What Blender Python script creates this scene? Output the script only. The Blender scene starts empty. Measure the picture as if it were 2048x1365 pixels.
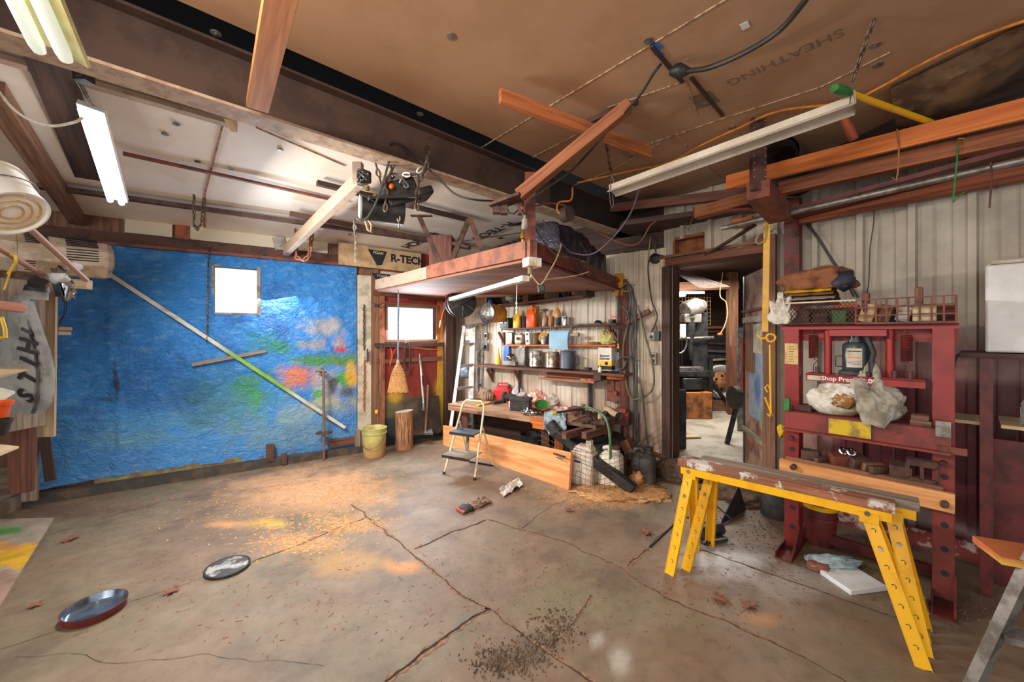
import bpy, bmesh, math, random
from mathutils import Vector, Matrix, noise
V = Vector
rnd = random.Random(7)
sc = bpy.context.scene
COL = sc.collection
# ---------------------------------------------------------------- camera, world, light, exposure
CAMH, FPX, CX, HY = 1.55, 780.0, 1024.0, 668.0
cam_d = bpy.data.cameras.new('camera'); cam = bpy.data.objects.new('camera', cam_d); COL.objects.link(cam)
cam.location = (0, 0, CAMH); cam.rotation_euler = (math.radians(90), 0, 0)
cam_d.sensor_width = 36; cam_d.lens = FPX / 2048 * 36; cam_d.shift_y = -14.5 / 2048
cam_d.clip_start = 0.02; cam_d.clip_end = 200
sc.camera = cam
w = bpy.data.worlds.new('sky'); sc.world = w; w.use_nodes = True
bg = w.node_tree.nodes['Background']; bg.inputs[0].default_value = (0.88, 0.95, 1.0, 1); bg.inputs[1].default_value = 1.15
vs = sc.view_settings
vs.view_transform = 'Standard'; vs.look = 'None'; vs.gamma = 1.0; vs.use_curve_mapping = False
vs.exposure = 0.12
def area(name, loc, aim, size, size_y, power, col):
    d = bpy.data.lights.new(name, 'AREA'); d.shape = 'RECTANGLE'; d.size = size; d.size_y = size_y; d.energy = power; d.color = col
    o = bpy.data.objects.new(name, d); COL.objects.link(o); o.location = loc
    o.rotation_euler = (V(aim) - V(loc)).to_track_quat('-Z', 'Y').to_euler()
    return o
# added soft fill from behind the camera, the shop lamps, daylight at the two windows, lamps of the back room
area('rear_fill_light', (-2.2, -2.4, 1.9), (-0.2, 4, 1.3), 3.2, 2.4, 70, (1.0, 0.93, 0.85))
area('shop_lamp_light', (-1.0, 0.55, 2.62), (1.2, 3.4, 1.0), 1.2, 0.10, 38, (1.0, 0.86, 0.70))
area('tube_lamp_light', (-2.15, 2.55, 2.22), (0.4, 5.0, -0.4), 0.9, 0.10, 92, (1.0, 0.97, 0.92))
area('window_daylight', (-2.82, 4.62, 1.98), (-1.2, 2.6, 0.3), 0.45, 0.45, 34, (0.86, 0.93, 1.0))
area('far_window_daylight', (-1.42, 5.55, 1.62), (-0.4, 4.2, 0.5), 0.7, 0.35, 60, (0.86, 0.93, 1.0))
area('back_room_lamp', (3.1, 6.3, 2.5), (3.1, 6.4, 0.0), 1.2, 0.8, 120, (1.0, 0.95, 0.86))
# ---------------------------------------------------------------- picking points of the place off the survey of the photograph
def Zp(px, py, z=0.0):
    Y = FPX * (CAMH - z) / (py - HY); return V(((px - CX) / FPX * Y, Y, z))
def AT(px, py, Y): return V(((px - CX) / FPX * Y, Y, CAMH + (HY - py) / FPX * Y))
def onw(px, py, wl, off=0.0):
    (ax, ay), (dx, dy) = wl
    l = math.hypot(dx, dy); nx, ny = -dy / l, dx / l
    if nx * ax + ny * ay > 0: nx, ny = -nx, -ny      # towards the camera
    ax += nx * off; ay += ny * off
    u = (px - CX) / FPX
    t = (u * ay - ax) / (dx - u * dy)
    return AT(px, py, ay + dy * t)
def pix(p): return (CX + FPX * p[0] / max(p[1], .05), HY + FPX * (CAMH - p[2]) / max(p[1], .05))
TW = ((-4.418, 3.62), (1.508, 1.0))
RW = ((-1.814, 5.30), (0.792, 0.65))
SW = ((1.726, 4.40), (-1.31, 1.0))
WW = ((2.405, 3.60), (0.845, -1.0))
BM = ((1.357, 4.68), (-1.086, -1.0))
def dist(p, wl):
    (ax, ay), (dx, dy) = wl; l = math.hypot(dx, dy)
    return abs((p[0] - ax) * -dy + (p[1] - ay) * dx) / l
def zcl(p):
    a, b = dist(p, TW), dist(p, BM); return 2.71 + .30 * a / (a + b + 1e-6)
def CL(px, py, drop=0.0):                               # point on the ceiling of the bay beyond the steel beam
    lo, hi = .4, 7.0
    for _ in range(40):
        m = (lo + hi) / 2; p = AT(px, py, m)
        if p.z < zcl(p) - drop: lo = m
        else: hi = m
    return AT(px, py, lo)
def ang(wl): return math.atan2(wl[1][1], wl[1][0])
# ---------------------------------------------------------------- mesh builder
WM = {}
def F(loc=(0, 0, 0), rz=0, rx=0, ry=0):
    return Matrix.Translation(V(loc)) @ Matrix.Rotation(rz, 4, 'Z') @ Matrix.Rotation(ry, 4, 'Y') @ Matrix.Rotation(rx, 4, 'X')
def basis(o, x, z):
    x = V(x).normalized(); z = V(z); y = z.cross(x).normalized(); z = x.cross(y)
    return Matrix(((x.x, y.x, z.x, o[0]), (x.y, y.y, z.y, o[1]), (x.z, y.z, z.z, o[2]), (0, 0, 0, 1)))
class MB:
    def __init__(s, M=None): s.v = []; s.f = []; s.uv = []; s.M = M; s.soft = False
    def add(s, vs_, fs, uvs=None):
        b = len(s.v)
        for p in vs_: s.v.append(s.M @ V(p) if s.M else V(p))
        for i, f in enumerate(fs):
            s.f.append([b + k for k in f]); s.uv.append(uvs[i] if uvs else [(0, 0)] * len(f))
        return s
    def box(s, c, d, R=None, taper=1.0):
        c = V(c); hx, hy, hz = d[0] / 2, d[1] / 2, d[2] / 2
        ps = []
        for z in (-hz, hz):
            k = taper if z > 0 else 1
            for x, y in ((-hx, -hy), (hx, -hy), (hx, hy), (-hx, hy)):
                p = V((x * k, y * k, z)); ps.append(c + (R @ p if R else p))
        L = (d[0], d[1], d[2]); ax = L.index(max(L))
        fs = [(3, 2, 1, 0), (4, 5, 6, 7), (0, 1, 5, 4), (1, 2, 6, 5), (2, 3, 7, 6), (3, 0, 4, 7)]
        co = [(x, y, z) for z in (-hz, hz) for x, y in ((-hx, -hy), (hx, -hy), (hx, hy), (-hx, hy))]
        ou, ov = rnd.random() * 9, rnd.random() * 9; uvs = []
        for f in fs:
            q = [co[i] for i in f]; rng = [max(a[k] for a in q) - min(a[k] for a in q) for k in range(3)]
            flat = rng.index(min(rng)); o2 = [k for k in range(3) if k != flat]
            a = ax if ax in o2 else o2[0]; b = [k for k in o2 if k != a][0]
            uvs.append([(p[a] + ou, p[b] + ov + flat * .37) for p in q])
        return s.add(ps, fs, uvs)
    def beam(s, p, q, w_, h, up=(0, 0, 1), off=(0, 0)):
        p, q = V(p), V(q); d = q - p; L = d.length; x = d.normalized(); up = V(up)
        y = up.cross(x)
        if y.length < 1e-4: y = V((0, 1, 0)).cross(x)
        y.normalize(); z = x.cross(y)
        R = Matrix((x, y, z)).transposed()
        return s.box((p + q) / 2 + y * off[0] + z * off[1], (L, w_, h), R)
    def tube(s, pts, r, n=8, closed=False, caps=True):
        pts = [V(p) for p in pts]; m = len(pts); vs_ = []; fs = []; uvs = []
        prev = None
        for i, p in enumerate(pts):
            if closed: t = pts[(i + 1) % m] - pts[i - 1]
            else: t = pts[min(i + 1, m - 1)] - pts[max(i - 1, 0)]
            if t.length < 1e-9: t = V((0, 0, 1))
            t.normalize()
            if prev is None:
                a = V((0, 0, 1)) if abs(t.z) < .9 else V((1, 0, 0)); nx = a.cross(t).normalized()
            else: nx = (prev - t * prev.dot(t)); nx = nx.normalized() if nx.length > 1e-6 else V((1, 0, 0))
            prev = nx; ny = t.cross(nx); rr = r[i] if isinstance(r, (list, tuple)) else r
            for k in range(n):
                a = 2 * math.pi * k / n; vs_.append(p + (nx * math.cos(a) + ny * math.sin(a)) * rr)
        acc = 0
        for i in range(m if closed else m - 1):
            j = (i + 1) % m; l = (pts[j] - pts[i]).length
            for k in range(n):
                k2 = (k + 1) % n; fs.append((i * n + k, i * n + k2, j * n + k2, j * n + k))
                uvs.append([(acc, k / n), (acc, (k + 1) / n), (acc + l, (k + 1) / n), (acc + l, k / n)])
            acc += l
        if caps and not closed:
            fs.append(tuple(reversed(range(n)))); uvs.append([(0, 0)] * n)
            fs.append(tuple(range((m - 1) * n, m * n))); uvs.append([(0, 0)] * n)
        return s.add(vs_, fs, uvs)
    def cyl(s, p, q, r, r2=None, n=14): return s.tube([p, q], [r, r if r2 is None else r2], n)
    def lathe(s, prof, M=None, n=20, caps=True):
        M = M or Matrix.Identity(4); vs_ = []; fs = []; uvs = []
        ids = []
        for r, z in prof:
            if r < 1e-4: vs_.append(M @ V((0, 0, z))); ids.append([len(vs_) - 1] * n); continue
            ids.append([len(vs_) + k for k in range(n)])
            for k in range(n):
                a = 2 * math.pi * k / n; vs_.append(M @ V((r * math.cos(a), r * math.sin(a), z)))
        for i in range(len(prof) - 1):
            for k in range(n):
                k2 = (k + 1) % n; f = (ids[i][k], ids[i][k2], ids[i + 1][k2], ids[i + 1][k]); u = [(k / n, prof[i][1]), ((k + 1) / n, prof[i][1]), ((k + 1) / n, prof[i + 1][1]), (k / n, prof[i + 1][1])]
                if f[0] == f[1]: f = f[1:]; u = u[1:]
                elif f[2] == f[3]: f = f[:3]; u = u[:3]
                fs.append(f); uvs.append(u)
        if caps:
            if prof[0][0] > 1e-4 and prof[1][1] > prof[0][1]: fs.append(tuple(reversed(ids[0]))); uvs.append([(0, 0)] * n)
            if prof[-1][0] > 1e-4: fs.append(tuple(ids[-1])); uvs.append([(0, 0)] * n)
        return s.add(vs_, fs, uvs)
    def prism(s, poly, h, M=None, z0=0):
        M = M or Matrix.Identity(4); n = len(poly)
        vs_ = [M @ V((x, y, z0)) for x, y in poly] + [M @ V((x, y, z0 + h)) for x, y in poly]
        fs = [tuple(reversed(range(n))), tuple(range(n, 2 * n))] + [(i, (i + 1) % n, n + (i + 1) % n, n + i) for i in range(n)]
        uvs = [[poly[i] for i in reversed(range(n))], [poly[i] for i in range(n)]] + [[(0, 0), (.1, 0), (.1, h), (0, h)]] * n
        return s.add(vs_, fs, uvs)
    def grid(s, fn, nu, nv, keep=None):
        vs_ = []; fs = []; uvs = []
        for j in range(nv + 1):
            for i in range(nu + 1): vs_.append(V(fn(i / nu, j / nv)))
        for j in range(nv):
            for i in range(nu):
                if keep and not keep((i + .5) / nu, (j + .5) / nv): continue
                a = j * (nu + 1) + i; fs.append((a, a + 1, a + nu + 2, a + nu + 1))
                uvs.append([(i / nu, j / nv), ((i + 1) / nu, j / nv), ((i + 1) / nu, (j + 1) / nv), (i / nu, (j + 1) / nv)])
        return s.add(vs_, fs, uvs)
    def blob(s, c, r, seed=0, amp=.25, freq=2.0, sub=3, floor=True, R=None, ridge=True):
        bm = bmesh.new(); bmesh.ops.create_icosphere(bm, subdivisions=sub, radius=1)
        bm.verts.ensure_lookup_table(); so = V((seed * 3.7, seed * 1.9, seed * 5.3)); vs_ = []
        for v in bm.verts:
            d = v.co.normalized(); nz = noise.fractal(d * freq + so, 1.15, 2.1, 4)
            if ridge: nz = abs(nz) * 1.6 - .45
            k = 1 + amp * nz; p = V((d.x * r[0] * k, d.y * r[1] * k, d.z * r[2] * k))
            if floor: p.z = max(p.z, -r[2] * .45) + r[2] * .45
            if R: p = R @ p
            vs_.append(V(c) + p)
        s.soft = True; fs = [tuple(v.index for v in f.verts) for f in bm.faces]; bm.free()
        return s.add(vs_, fs, [[(vs_[i].x, vs_[i].y) for i in f] for f in fs])
    def links(s, pts, L=.045, r=.006, wd=.6):
        pts = [V(p) for p in pts]; seg = []
        tot = sum((pts[i + 1] - pts[i]).length for i in range(len(pts) - 1)); n = max(2, int(tot / (L * .78)))
        def at(d):
            for i in range(len(pts) - 1):
                l = (pts[i + 1] - pts[i]).length
                if d <= l or i == len(pts) - 2: return pts[i] + (pts[i + 1] - pts[i]) * (d / max(l, 1e-6)), (pts[i + 1] - pts[i]).normalized()
                d -= l
        for k in range(n):
            c, t = at(tot * (k + .5) / n)
            a = V((0, 1, 0)) if abs(t.y) < .8 else V((1, 0, 0)); x = a.cross(t).normalized(); y = t.cross(x)
            sd = x if k % 2 else y; sd = (sd + (y if k % 2 else x) * .25).normalized()
            ring = []
            for j in range(10):
                b = 2 * math.pi * j / 10; ring.append(c + t * math.cos(b) * (L / 2 - r * .3) + sd * math.sin(b) * L * wd / 2 * .75)
            s.tube(ring, r, 5, closed=True)
        return s
    def text(s, txt, size, M, depth=.0008, bold=0.0, shear=0.0):
        cu = bpy.data.curves.new('t', 'FONT'); cu.body = txt; cu.size = size; cu.align_x = 'CENTER'; cu.align_y = 'CENTER'
        cu.extrude = depth; cu.offset = bold; cu.shear = shear; cu.resolution_u = 3
        o = bpy.data.objects.new('t', cu); COL.objects.link(o); dg = bpy.context.evaluated_depsgraph_get(); dg.update()
        me = o.evaluated_get(dg).to_mesh()
        s.add([M @ v.co for v in me.vertices], [tuple(p.vertices) for p in me.polygons])
        o.evaluated_get(dg).to_mesh_clear(); bpy.data.objects.remove(o); bpy.data.curves.remove(cu)
        return s
    def build(s, name, m, parent=None, bevel=0, vcol=None, angle=38):
        if parent is not None: W = WM[parent.name]
        else:
            mn = [min(p[k] for p in s.v) for k in range(3)]; mx = [max(p[k] for p in s.v) for k in range(3)]
            W = Matrix.Translation(((mn[0] + mx[0]) / 2, (mn[1] + mx[1]) / 2, mn[2]))
        I = W.inverted(); me = bpy.data.meshes.new(name)
        me.from_pydata([I @ p for p in s.v], [], s.f)
        ul = me.uv_layers.new(name='UVMap').data; k = 0; flat = []
        for q in s.uv:
            for a in q: flat += [a[0], a[1]]
        ul.foreach_set('uv', flat)
        me.polygons.foreach_set('use_smooth', [True] * len(me.polygons))
        me.set_sharp_from_angle(angle=math.radians(178 if s.soft else angle))
        if vcol:
            at = me.color_attributes.new('Col', 'FLOAT_COLOR', 'POINT'); buf = []
            for p in s.v: buf += list(vcol(p)) + [1.0]
            at.data.foreach_set('color', buf)
        me.materials.append(m); o = bpy.data.objects.new(name, me); COL.objects.link(o)
        if parent is not None: o.parent = parent
        else: o.matrix_world = W
        WM[o.name] = W
        if bevel:
            b = o.modifiers.new('bevel', 'BEVEL'); b.width = bevel; b.segments = 2; b.limit_method = 'ANGLE'
        return o
def tag(o, label, cat, group=None, kind=None):
    o['label'] = label; o['category'] = cat
    if group: o['group'] = group
    if kind: o['kind'] = kind
    return o
def thing(name, label, cat, loc, group=None):
    o = bpy.data.objects.new(name, None); COL.objects.link(o); o.location = V(loc); o.empty_display_size = .1
    WM[o.name] = Matrix.Translation(V(loc)); return tag(o, label, cat, group)
def struct(o): o['kind'] = 'structure'; return o
def one(name, label, cat, mb, m, group=None, bevel=0, **k): return tag(mb.build(name, m, None, bevel, **k), label, cat, group)
def lab(o, l): o['label'] = l; return o
def dup(root, M, label, group=None):
    """copy of a thing with its parts and sub-parts; M moves the copy"""
    def cp(o, par):
        c = o.copy(); COL.objects.link(c)
        if par is not None: c.parent = par
        for ch in o.children: cp(ch, c)
        return c
    r = cp(root, None); r.matrix_world = M @ WM[root.name]; WM[r.name] = M @ WM[root.name]
    r['label'] = label
    if group: r['group'] = group
    return r
# ---------------------------------------------------------------- materials
def lin(c): return tuple(((x / 255) / 12.92 if x / 255 <= .04045 else ((x / 255 + .055) / 1.055) ** 2.4) for x in c)
class N:
    def __init__(s, name):
        s.m = bpy.data.materials.new(name); s.m.use_nodes = True; s.t = s.m.node_tree; s.n = s.t.nodes; s.l = s.t.links
        s.b = s.n['Principled BSDF']; s.tc = None
    def node(s, typ, **k):
        n = s.n.new(typ)
        for a, b in k.items(): setattr(n, a, b)
        return n
    def link(s, a, b): s.l.new(a, b)
    def coord(s, kind='Object', scale=(1, 1, 1)):
        if s.tc is None: s.tc = s.node('ShaderNodeTexCoord')
        mp = s.node('ShaderNodeMapping'); mp.inputs['Scale'].default_value = scale; s.link(s.tc.outputs[kind], mp.inputs[0]); return mp.outputs[0]
    def noise(s, co, scale, detail=4, rough=.6, dist=0.0):
        n = s.node('ShaderNodeTexNoise'); n.inputs['Scale'].default_value = scale; n.inputs['Detail'].default_value = detail
        n.inputs['Roughness'].default_value = rough; n.inputs['Distortion'].default_value = dist; s.link(co, n.inputs['Vector']); return n.outputs['Fac']
    def ramp(s, fac, lo, hi):
        n = s.node('ShaderNodeMapRange'); n.inputs[1].default_value = lo; n.inputs[2].default_value = hi; n.clamp = True
        n.interpolation_type = 'SMOOTHSTEP'; s.link(fac, n.inputs[0]); return n.outputs[0]
    def mix(s, fac, a, b, mode='MIX'):
        n = s.node('ShaderNodeMix', data_type='RGBA', blend_type=mode)
        for sock, x in ((n.inputs[0], fac), (n.inputs[6], a), (n.inputs[7], b)):
            if hasattr(x, 'links') or hasattr(x, 'is_linked'): s.link(x, sock)
            elif isinstance(x, (int, float)): sock.default_value = x
            else: sock.default_value = tuple(x) + (1,)
        return n.outputs[2]
    def math(s, op, a, b=0.0):
        n = s.node('ShaderNodeMath', operation=op)
        for k, x in ((0, a), (1, b)):
            if isinstance(x, (int, float)): n.inputs[k].default_value = x
            else: s.link(x, n.inputs[k])
        return n.outputs[0]
    def bump(s, h, strength=.3, dist_=.01):
        n = s.node('ShaderNodeBump'); n.inputs['Strength'].default_value = strength; n.inputs['Distance'].default_value = dist_
        s.link(h, n.inputs['Height']); s.link(n.outputs[0], s.b.inputs['Normal'])
    def done(s, col=None, rough=.6, metal=0.0):
        if col is not None:
            if isinstance(col, tuple): s.b.inputs['Base Color'].default_value = col + (1,)
            else: s.link(col, s.b.inputs['Base Color'])
        if isinstance(rough, (int, float)): s.b.inputs['Roughness'].default_value = rough
        else: s.link(rough, s.b.inputs['Roughness'])
        s.b.inputs['Metallic'].default_value = metal
        return s.m
def pm(name, c, c2=None, scale=9, rough=.6, metal=0.0, bump=.15, lo=.42, hi=.62):
    n = N(name); c = lin(c); co = n.coord(); f = n.noise(co, scale, 5, .65)
    c2 = lin(c2) if c2 else tuple(x * .72 for x in c)
    col = n.mix(n.ramp(f, lo, hi), c, c2)
    if bump: n.bump(n.noise(co, scale * 5, 3), bump, .004)
    return n.done(col, rough, metal)
def wood(name, c1, c2, rough=.7, grain=34, stain=None, stain_lo=.55):
    n = N(name); co = n.coord('UV', (1.6, grain, 1)); f = n.noise(co, 1.0, 5, .6, .6)
    co2 = n.coord('UV', (5, 9, 1)); k = n.noise(co2, 1.0, 3, .5)
    col = n.mix(n.ramp(f, .32, .68), lin(c1), lin(c2))
    col = n.mix(n.ramp(k, .66, .76), col, tuple(x * .45 for x in lin(c2)))
    if stain:
        st = n.noise(n.coord('Object'), 6, 5, .7); col = n.mix(n.ramp(st, stain_lo, stain_lo + .08), col, lin(stain))
    n.bump(f, .25, .004)
    return n.done(col, rough)
def vmat(name, rough=.7, nscale=6, amt=.35, bump=.2, bscale=40, metal=0.0, bdist=.006):
    n = N(name); a = n.node('ShaderNodeAttribute', attribute_name='Col'); co = n.coord()
    f = n.noise(co, nscale, 6, .65); col = n.mix(n.ramp(f, .35, .7), a.outputs[0], n.mix(1.0, a.outputs[0], (1 - amt, 1 - amt, 1 - amt), 'MULTIPLY'))
    n.bump(n.noise(co, bscale, 4), bump, bdist)
    return n.done(col, rough, metal)
def emit(name, c, s):
    n = N(name); n.b.inputs['Base Color'].default_value = (.8, .8, .8, 1); n.b.inputs['Emission Color'].default_value = c + (1,); n.b.inputs['Emission Strength'].default_value = s; return n.m
def glass(name, c=(1, 1, 1), rough=.05, ior=1.2, tr=1.0):
    n = N(name); n.b.inputs['Transmission Weight'].default_value = tr; n.b.inputs['IOR'].default_value = ior; return n.done(c, rough)
M = {}
M['cream'] = pm('cream_paint', (196, 184, 166), (160, 144, 122), 5, .6)
M['white'] = pm('white_paint', (222, 222, 220), (206, 204, 200), 3, .45, bump=.02)
M['whitep'] = pm('white_plastic', (230, 226, 214), (190, 170, 135), 6, .4, bump=.03)
M['greyw'] = pm('weathered_grey_wood', (150, 140, 126), (110, 98, 86), 8, .8)
M['wred'] = wood('red_brown_wood', (122, 74, 54), (84, 48, 36))
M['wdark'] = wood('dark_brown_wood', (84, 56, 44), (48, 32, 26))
M['wold'] = wood('old_brown_wood', (140, 98, 70), (92, 62, 44))
M['wnew'] = wood('fresh_pine', (222, 156, 98), (190, 112, 60), .6, 26)
M['worange'] = wood('orange_pine', (214, 122, 52), (180, 88, 32), .6, 26)
M['wpale'] = wood('pale_wood', (214, 190, 152), (186, 156, 116), .7)
M['wgrey'] = wood('grey_wood', (158, 140, 120), (112, 96, 82), .8)
M['wbench'] = wood('bench_wood', (176, 136, 104), (128, 90, 66), .75, 30, (84, 60, 48), .6)
M['rust'] = pm('rusty_steel', (94, 66, 54), (64, 44, 38), 10, .65, .2)
M['rustred'] = pm('red_oxide_steel', (122, 62, 46), (86, 46, 38), 9, .6, .1)
M['rustpink'] = pm('faded_red_oxide_steel', (166, 106, 76), (132, 78, 56), 9, .6, .1)
M['beam'] = pm('dark_beam_steel', (82, 60, 50), (66, 48, 41), 5, .7, .1, bump=.2)
M['flange'] = pm('worn_beam_flange', (190, 164, 138), (164, 132, 106), 14, .6, .1)
M['palebeam'] = pm('pale_painted_steel', (172, 148, 126), (140, 110, 88), 12, .6, lo=.5, hi=.72)
M['steel'] = pm('grey_steel', (150, 146, 140), (104, 98, 92), 14, .4, .8)
M['galv'] = pm('galvanised_steel', (150, 144, 136), (108, 100, 92), 10, .45, .6)
M['alu'] = pm('aluminium', (182, 180, 176), (150, 144, 136), 12, .36, .65, bump=.04)
M['chain'] = pm('chain_steel', (110, 94, 80), (70, 54, 44), 20, .5, .7)
M['black'] = pm('black_plastic', (32, 31, 32), (50, 48, 46), 10, .5, bump=.05)
M['rubber'] = pm('black_rubber', (44, 42, 42), (66, 60, 54), 12, .7)
M['darkm'] = pm('dark_machine_metal', (66, 66, 66), (40, 38, 36), 10, .45, .5)
M['cord'] = pm('black_cord', (34, 32, 32), (52, 46, 42), 10, .5, bump=0)
M['greycord'] = pm('grey_hose', (74, 72, 68), (50, 48, 46), 10, .55, bump=0)
M['tancord'] = pm('tan_cord', (176, 150, 104), (130, 106, 72), 10, .6, bump=0)
M['ocord'] = pm('orange_cord', (206, 132, 36), (170, 96, 24), 10, .5, bump=0)
M['red'] = pm('press_red_paint', (152, 34, 28), (112, 34, 28), 6, .45, lo=.5, hi=.75)
M['redpl'] = pm('red_plastic', (206, 40, 44), (176, 34, 38), 6, .4, bump=.03)
M['dred'] = pm('dark_red_paint', (108, 40, 34), (76, 28, 26), 7, .5)
M['yellow'] = pm('yellow_paint', (236, 176, 18), (206, 138, 12), 7, .4, lo=.5, hi=.75, bump=.05)
M['yelpl'] = pm('yellow_plastic', (222, 182, 30), (190, 146, 20), 7, .45, bump=.03)
M['orangepl'] = pm('orange_plastic', (238, 96, 30), (220, 80, 24), 7, .4, bump=.03)
M['green'] = pm('green_paint', (50, 122, 56), (34, 92, 42), 7, .5, bump=.04)
M['hose'] = pm('green_hose', (86, 124, 78), (62, 96, 58), 9, .5, bump=0)
M['brass'] = pm('brass', (190, 150, 70), (140, 104, 44), 9, .35, .8, bump=0)
M['blue'] = pm('blue_plastic', (44, 104, 190), (36, 84, 160), 7, .4, bump=0)
M['rag'] = pm('pale_blue_rag', (168, 186, 190), (134, 150, 152), 14, .9, bump=.3)
M['ragw'] = pm('white_rag', (212, 204, 192), (176, 160, 142), 14, .9, bump=.3)
M['ragr'] = pm('red_white_rag', (206, 110, 92), (222, 204, 188), 26, .9, bump=.3, lo=.46, hi=.54)
M['ragy'] = pm('yellow_rag', (206, 200, 120), (166, 160, 90), 14, .9, bump=.3)
M['canvas'] = pm('canvas_cloth', (168, 160, 144), (130, 120, 104), 12, .9, bump=.35)
M['sack'] = pm('white_woven_sack', (214, 208, 196), (176, 160, 132), 5, .55, bump=.2)
M['bag'] = pm('grey_bag_cloth', (150, 150, 146), (122, 120, 116), 6, .85, bump=.25)
M['brown'] = pm('brown_cloth', (136, 84, 52), (100, 60, 40), 8, .9, bump=.3)
M['glove'] = pm('leather_glove', (148, 116, 92), (96, 70, 56), 18, .85, bump=.35)
M['tan'] = pm('cardboard', (190, 160, 122), (160, 128, 92), 7, .8)
M['ink'] = pm('black_ink', (34, 32, 36), None, 8, .7, bump=0)
M['fadeink'] = pm('faded_ink', (118, 100, 82), (136, 108, 80), 14, .8, bump=0)
M['concrete'] = pm('raw_concrete', (160, 148, 132), (116, 104, 92), 9, .9, bump=.5)
M['dirt'] = pm('dirt', (108, 86, 66), (78, 60, 46), 14, .95, bump=.6)
M['sawdust'] = pm('sawdust', (206, 154, 98), (164, 114, 70), 30, .95, bump=.6)
M['leaf'] = pm('dead_leaf', (140, 88, 64), (104, 62, 46), 20, .85)
M['clear'] = glass('clear_plastic', (.86, .86, .85), .15, 1.06, .8)
M['pane'] = glass('window_glass', (.97, .98, 1), .02, 1.05)
M['film'] = pm('dark_plastic_film', (56, 50, 62), (34, 32, 40), 10, .16, bump=.9)
M['chrome'] = pm('chrome', (196, 198, 200), (150, 152, 156), 8, .14, 1.0, bump=0)
M['slate'] = pm('dull_pail_metal', (72, 78, 90), (60, 62, 70), 8, .5, .3)
M['amber'] = pm('amber_plastic', (206, 138, 76), (170, 108, 56), 8, .35, bump=0)
M['beige'] = pm('beige_sheet_metal', (196, 176, 154), (160, 136, 112), 7, .5, bump=.05)
M['tube'] = emit('lit_tube', (1.0, .98, .94), 15.0)
M['tube2'] = emit('dim_lit_tube', (.86, 1.0, .80), .42)
M['led'] = emit('back_room_tube', (1.0, .98, .86), 5.0)
# ================================================================ THE SETTING
def S_of(px, wl, off=0.0):
    p = onw(px, HY, wl, off); (ax, ay), (dx, dy) = wl; l = math.hypot(dx, dy)
    return ((p[0] - ax) * dx + (p[1] - ay) * dy) / l
def wfr(wl, off=0.0):
    """frame of a wall: x along it, z up, -y or +y towards the room by off"""
    (ax, ay), (dx, dy) = wl; l = math.hypot(dx, dy); nx, ny = -dy / l, dx / l
    if nx * ax + ny * ay > 0: nx, ny = -nx, -ny
    x = V((dx / l, dy / l, 0)); y = V((nx, ny, 0)); z = V((0, 0, 1)); o = (ax + nx * off, ay + ny * off, 0)
    return Matrix(((x.x, y.x, 0, o[0]), (x.y, y.y, 0, o[1]), (0, 0, 1, 0), (0, 0, 0, 1)))
FT, FR, FS, FW = wfr(TW), wfr(RW), wfr(SW), wfr(WW)
def sl(mb, s0, s1, z0, z1, y0, y1):                         # box given in a wall frame (mb.M is the frame)
    return mb.box(((s0 + s1) / 2, (y0 + y1) / 2, (z0 + z1) / 2), (abs(s1 - s0), abs(y1 - y0), abs(z1 - z0)))
def sz(px, py, wl, off=0.0):                                # (s, z) on a wall of a surveyed point
    p = onw(px, py, wl, off); (ax, ay), (dx, dy) = wl; l = math.hypot(dx, dy)
    return ((p[0] - ax) * dx + (p[1] - ay) * dy) / l, p[2]
def sst(a, b, x): x = min(1, max(0, (x - a) / (b - a))); return x * x * (3 - 2 * x)
def lerp(a, b, t): return tuple(a[i] + (b[i] - a[i]) * t for i in range(3))
def nz(p, f, s=0): return noise.fractal(V(p) * f + V((s * 7.1, s * 3.3, s)), .8, 2.0, 4)
# ---- floor
FLB = lin((130, 107, 87)); FLG = lin((124, 110, 88)); FLD = lin((95, 79, 65)); SAW = lin((198, 150, 110)); DIRTC = lin((104, 80, 60))
STAINS = [  # px, py, rx, ry, colour, strength (spilled paint, sawdust, oil: marks of their own on the slab)
    (620, 985, 150, 45, SAW, .85), (700, 975, 90, 35, SAW, .6), (600, 1085, 80, 22, SAW, .6), (690, 1050, 70, 16, SAW, .5), (1215, 990, 110, 28, SAW, .8), (1330, 985, 60, 24, DIRTC, .8),
    (540, 1048, 48, 10, lin((216, 176, 60)), .8), (455, 1050, 40, 8, lin((226, 160, 100)), .75), (700, 1125, 110, 26, lin((186, 136, 60)), .5), (800, 1135, 42, 14, lin((214, 140, 52)), .8),
    (430, 1075, 130, 30, FLD, .45), (560, 1030, 130, 22, FLD, .3), (330, 1140, 150, 30, FLD, .25), (880, 1180, 150, 60, FLD, .3), (1130, 1210, 110, 40, lin((120, 122, 92)), .35), (560, 1200, 160, 40, FLD, .22),
    (1450, 1125, 90, 40, lin((206, 206, 204)), .75), (1600, 1165, 120, 35, lin((176, 176, 172)), .4), (1240, 1320, 22, 34, lin((196, 190, 178)), .6), (1195, 1280, 16, 14, lin((196, 190, 178)), .5),
    (1490, 1000, 140, 50, DIRTC, .9), (1420, 960, 80, 24, DIRTC, .85), (1540, 1075, 90, 40, DIRTC, .7), (1700, 1110, 120, 30, DIRTC, .5), (1930, 1215, 120, 40, DIRTC, .5), (1050, 1300, 70, 40, lin((84, 70, 60)), .6),
    (130, 1025, 90, 14, DIRTC, .6), (800, 905, 120, 16, DIRTC, .75), (640, 905, 120, 10, DIRTC, .6), (990, 1330, 60, 40, lin((84, 70, 60)), .4), (1530, 1240, 40, 14, lin((206, 140, 70)), .4), (230, 1270, 160, 40, FLG, .5), (90, 1180, 120, 60, FLG, .5)]
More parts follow.
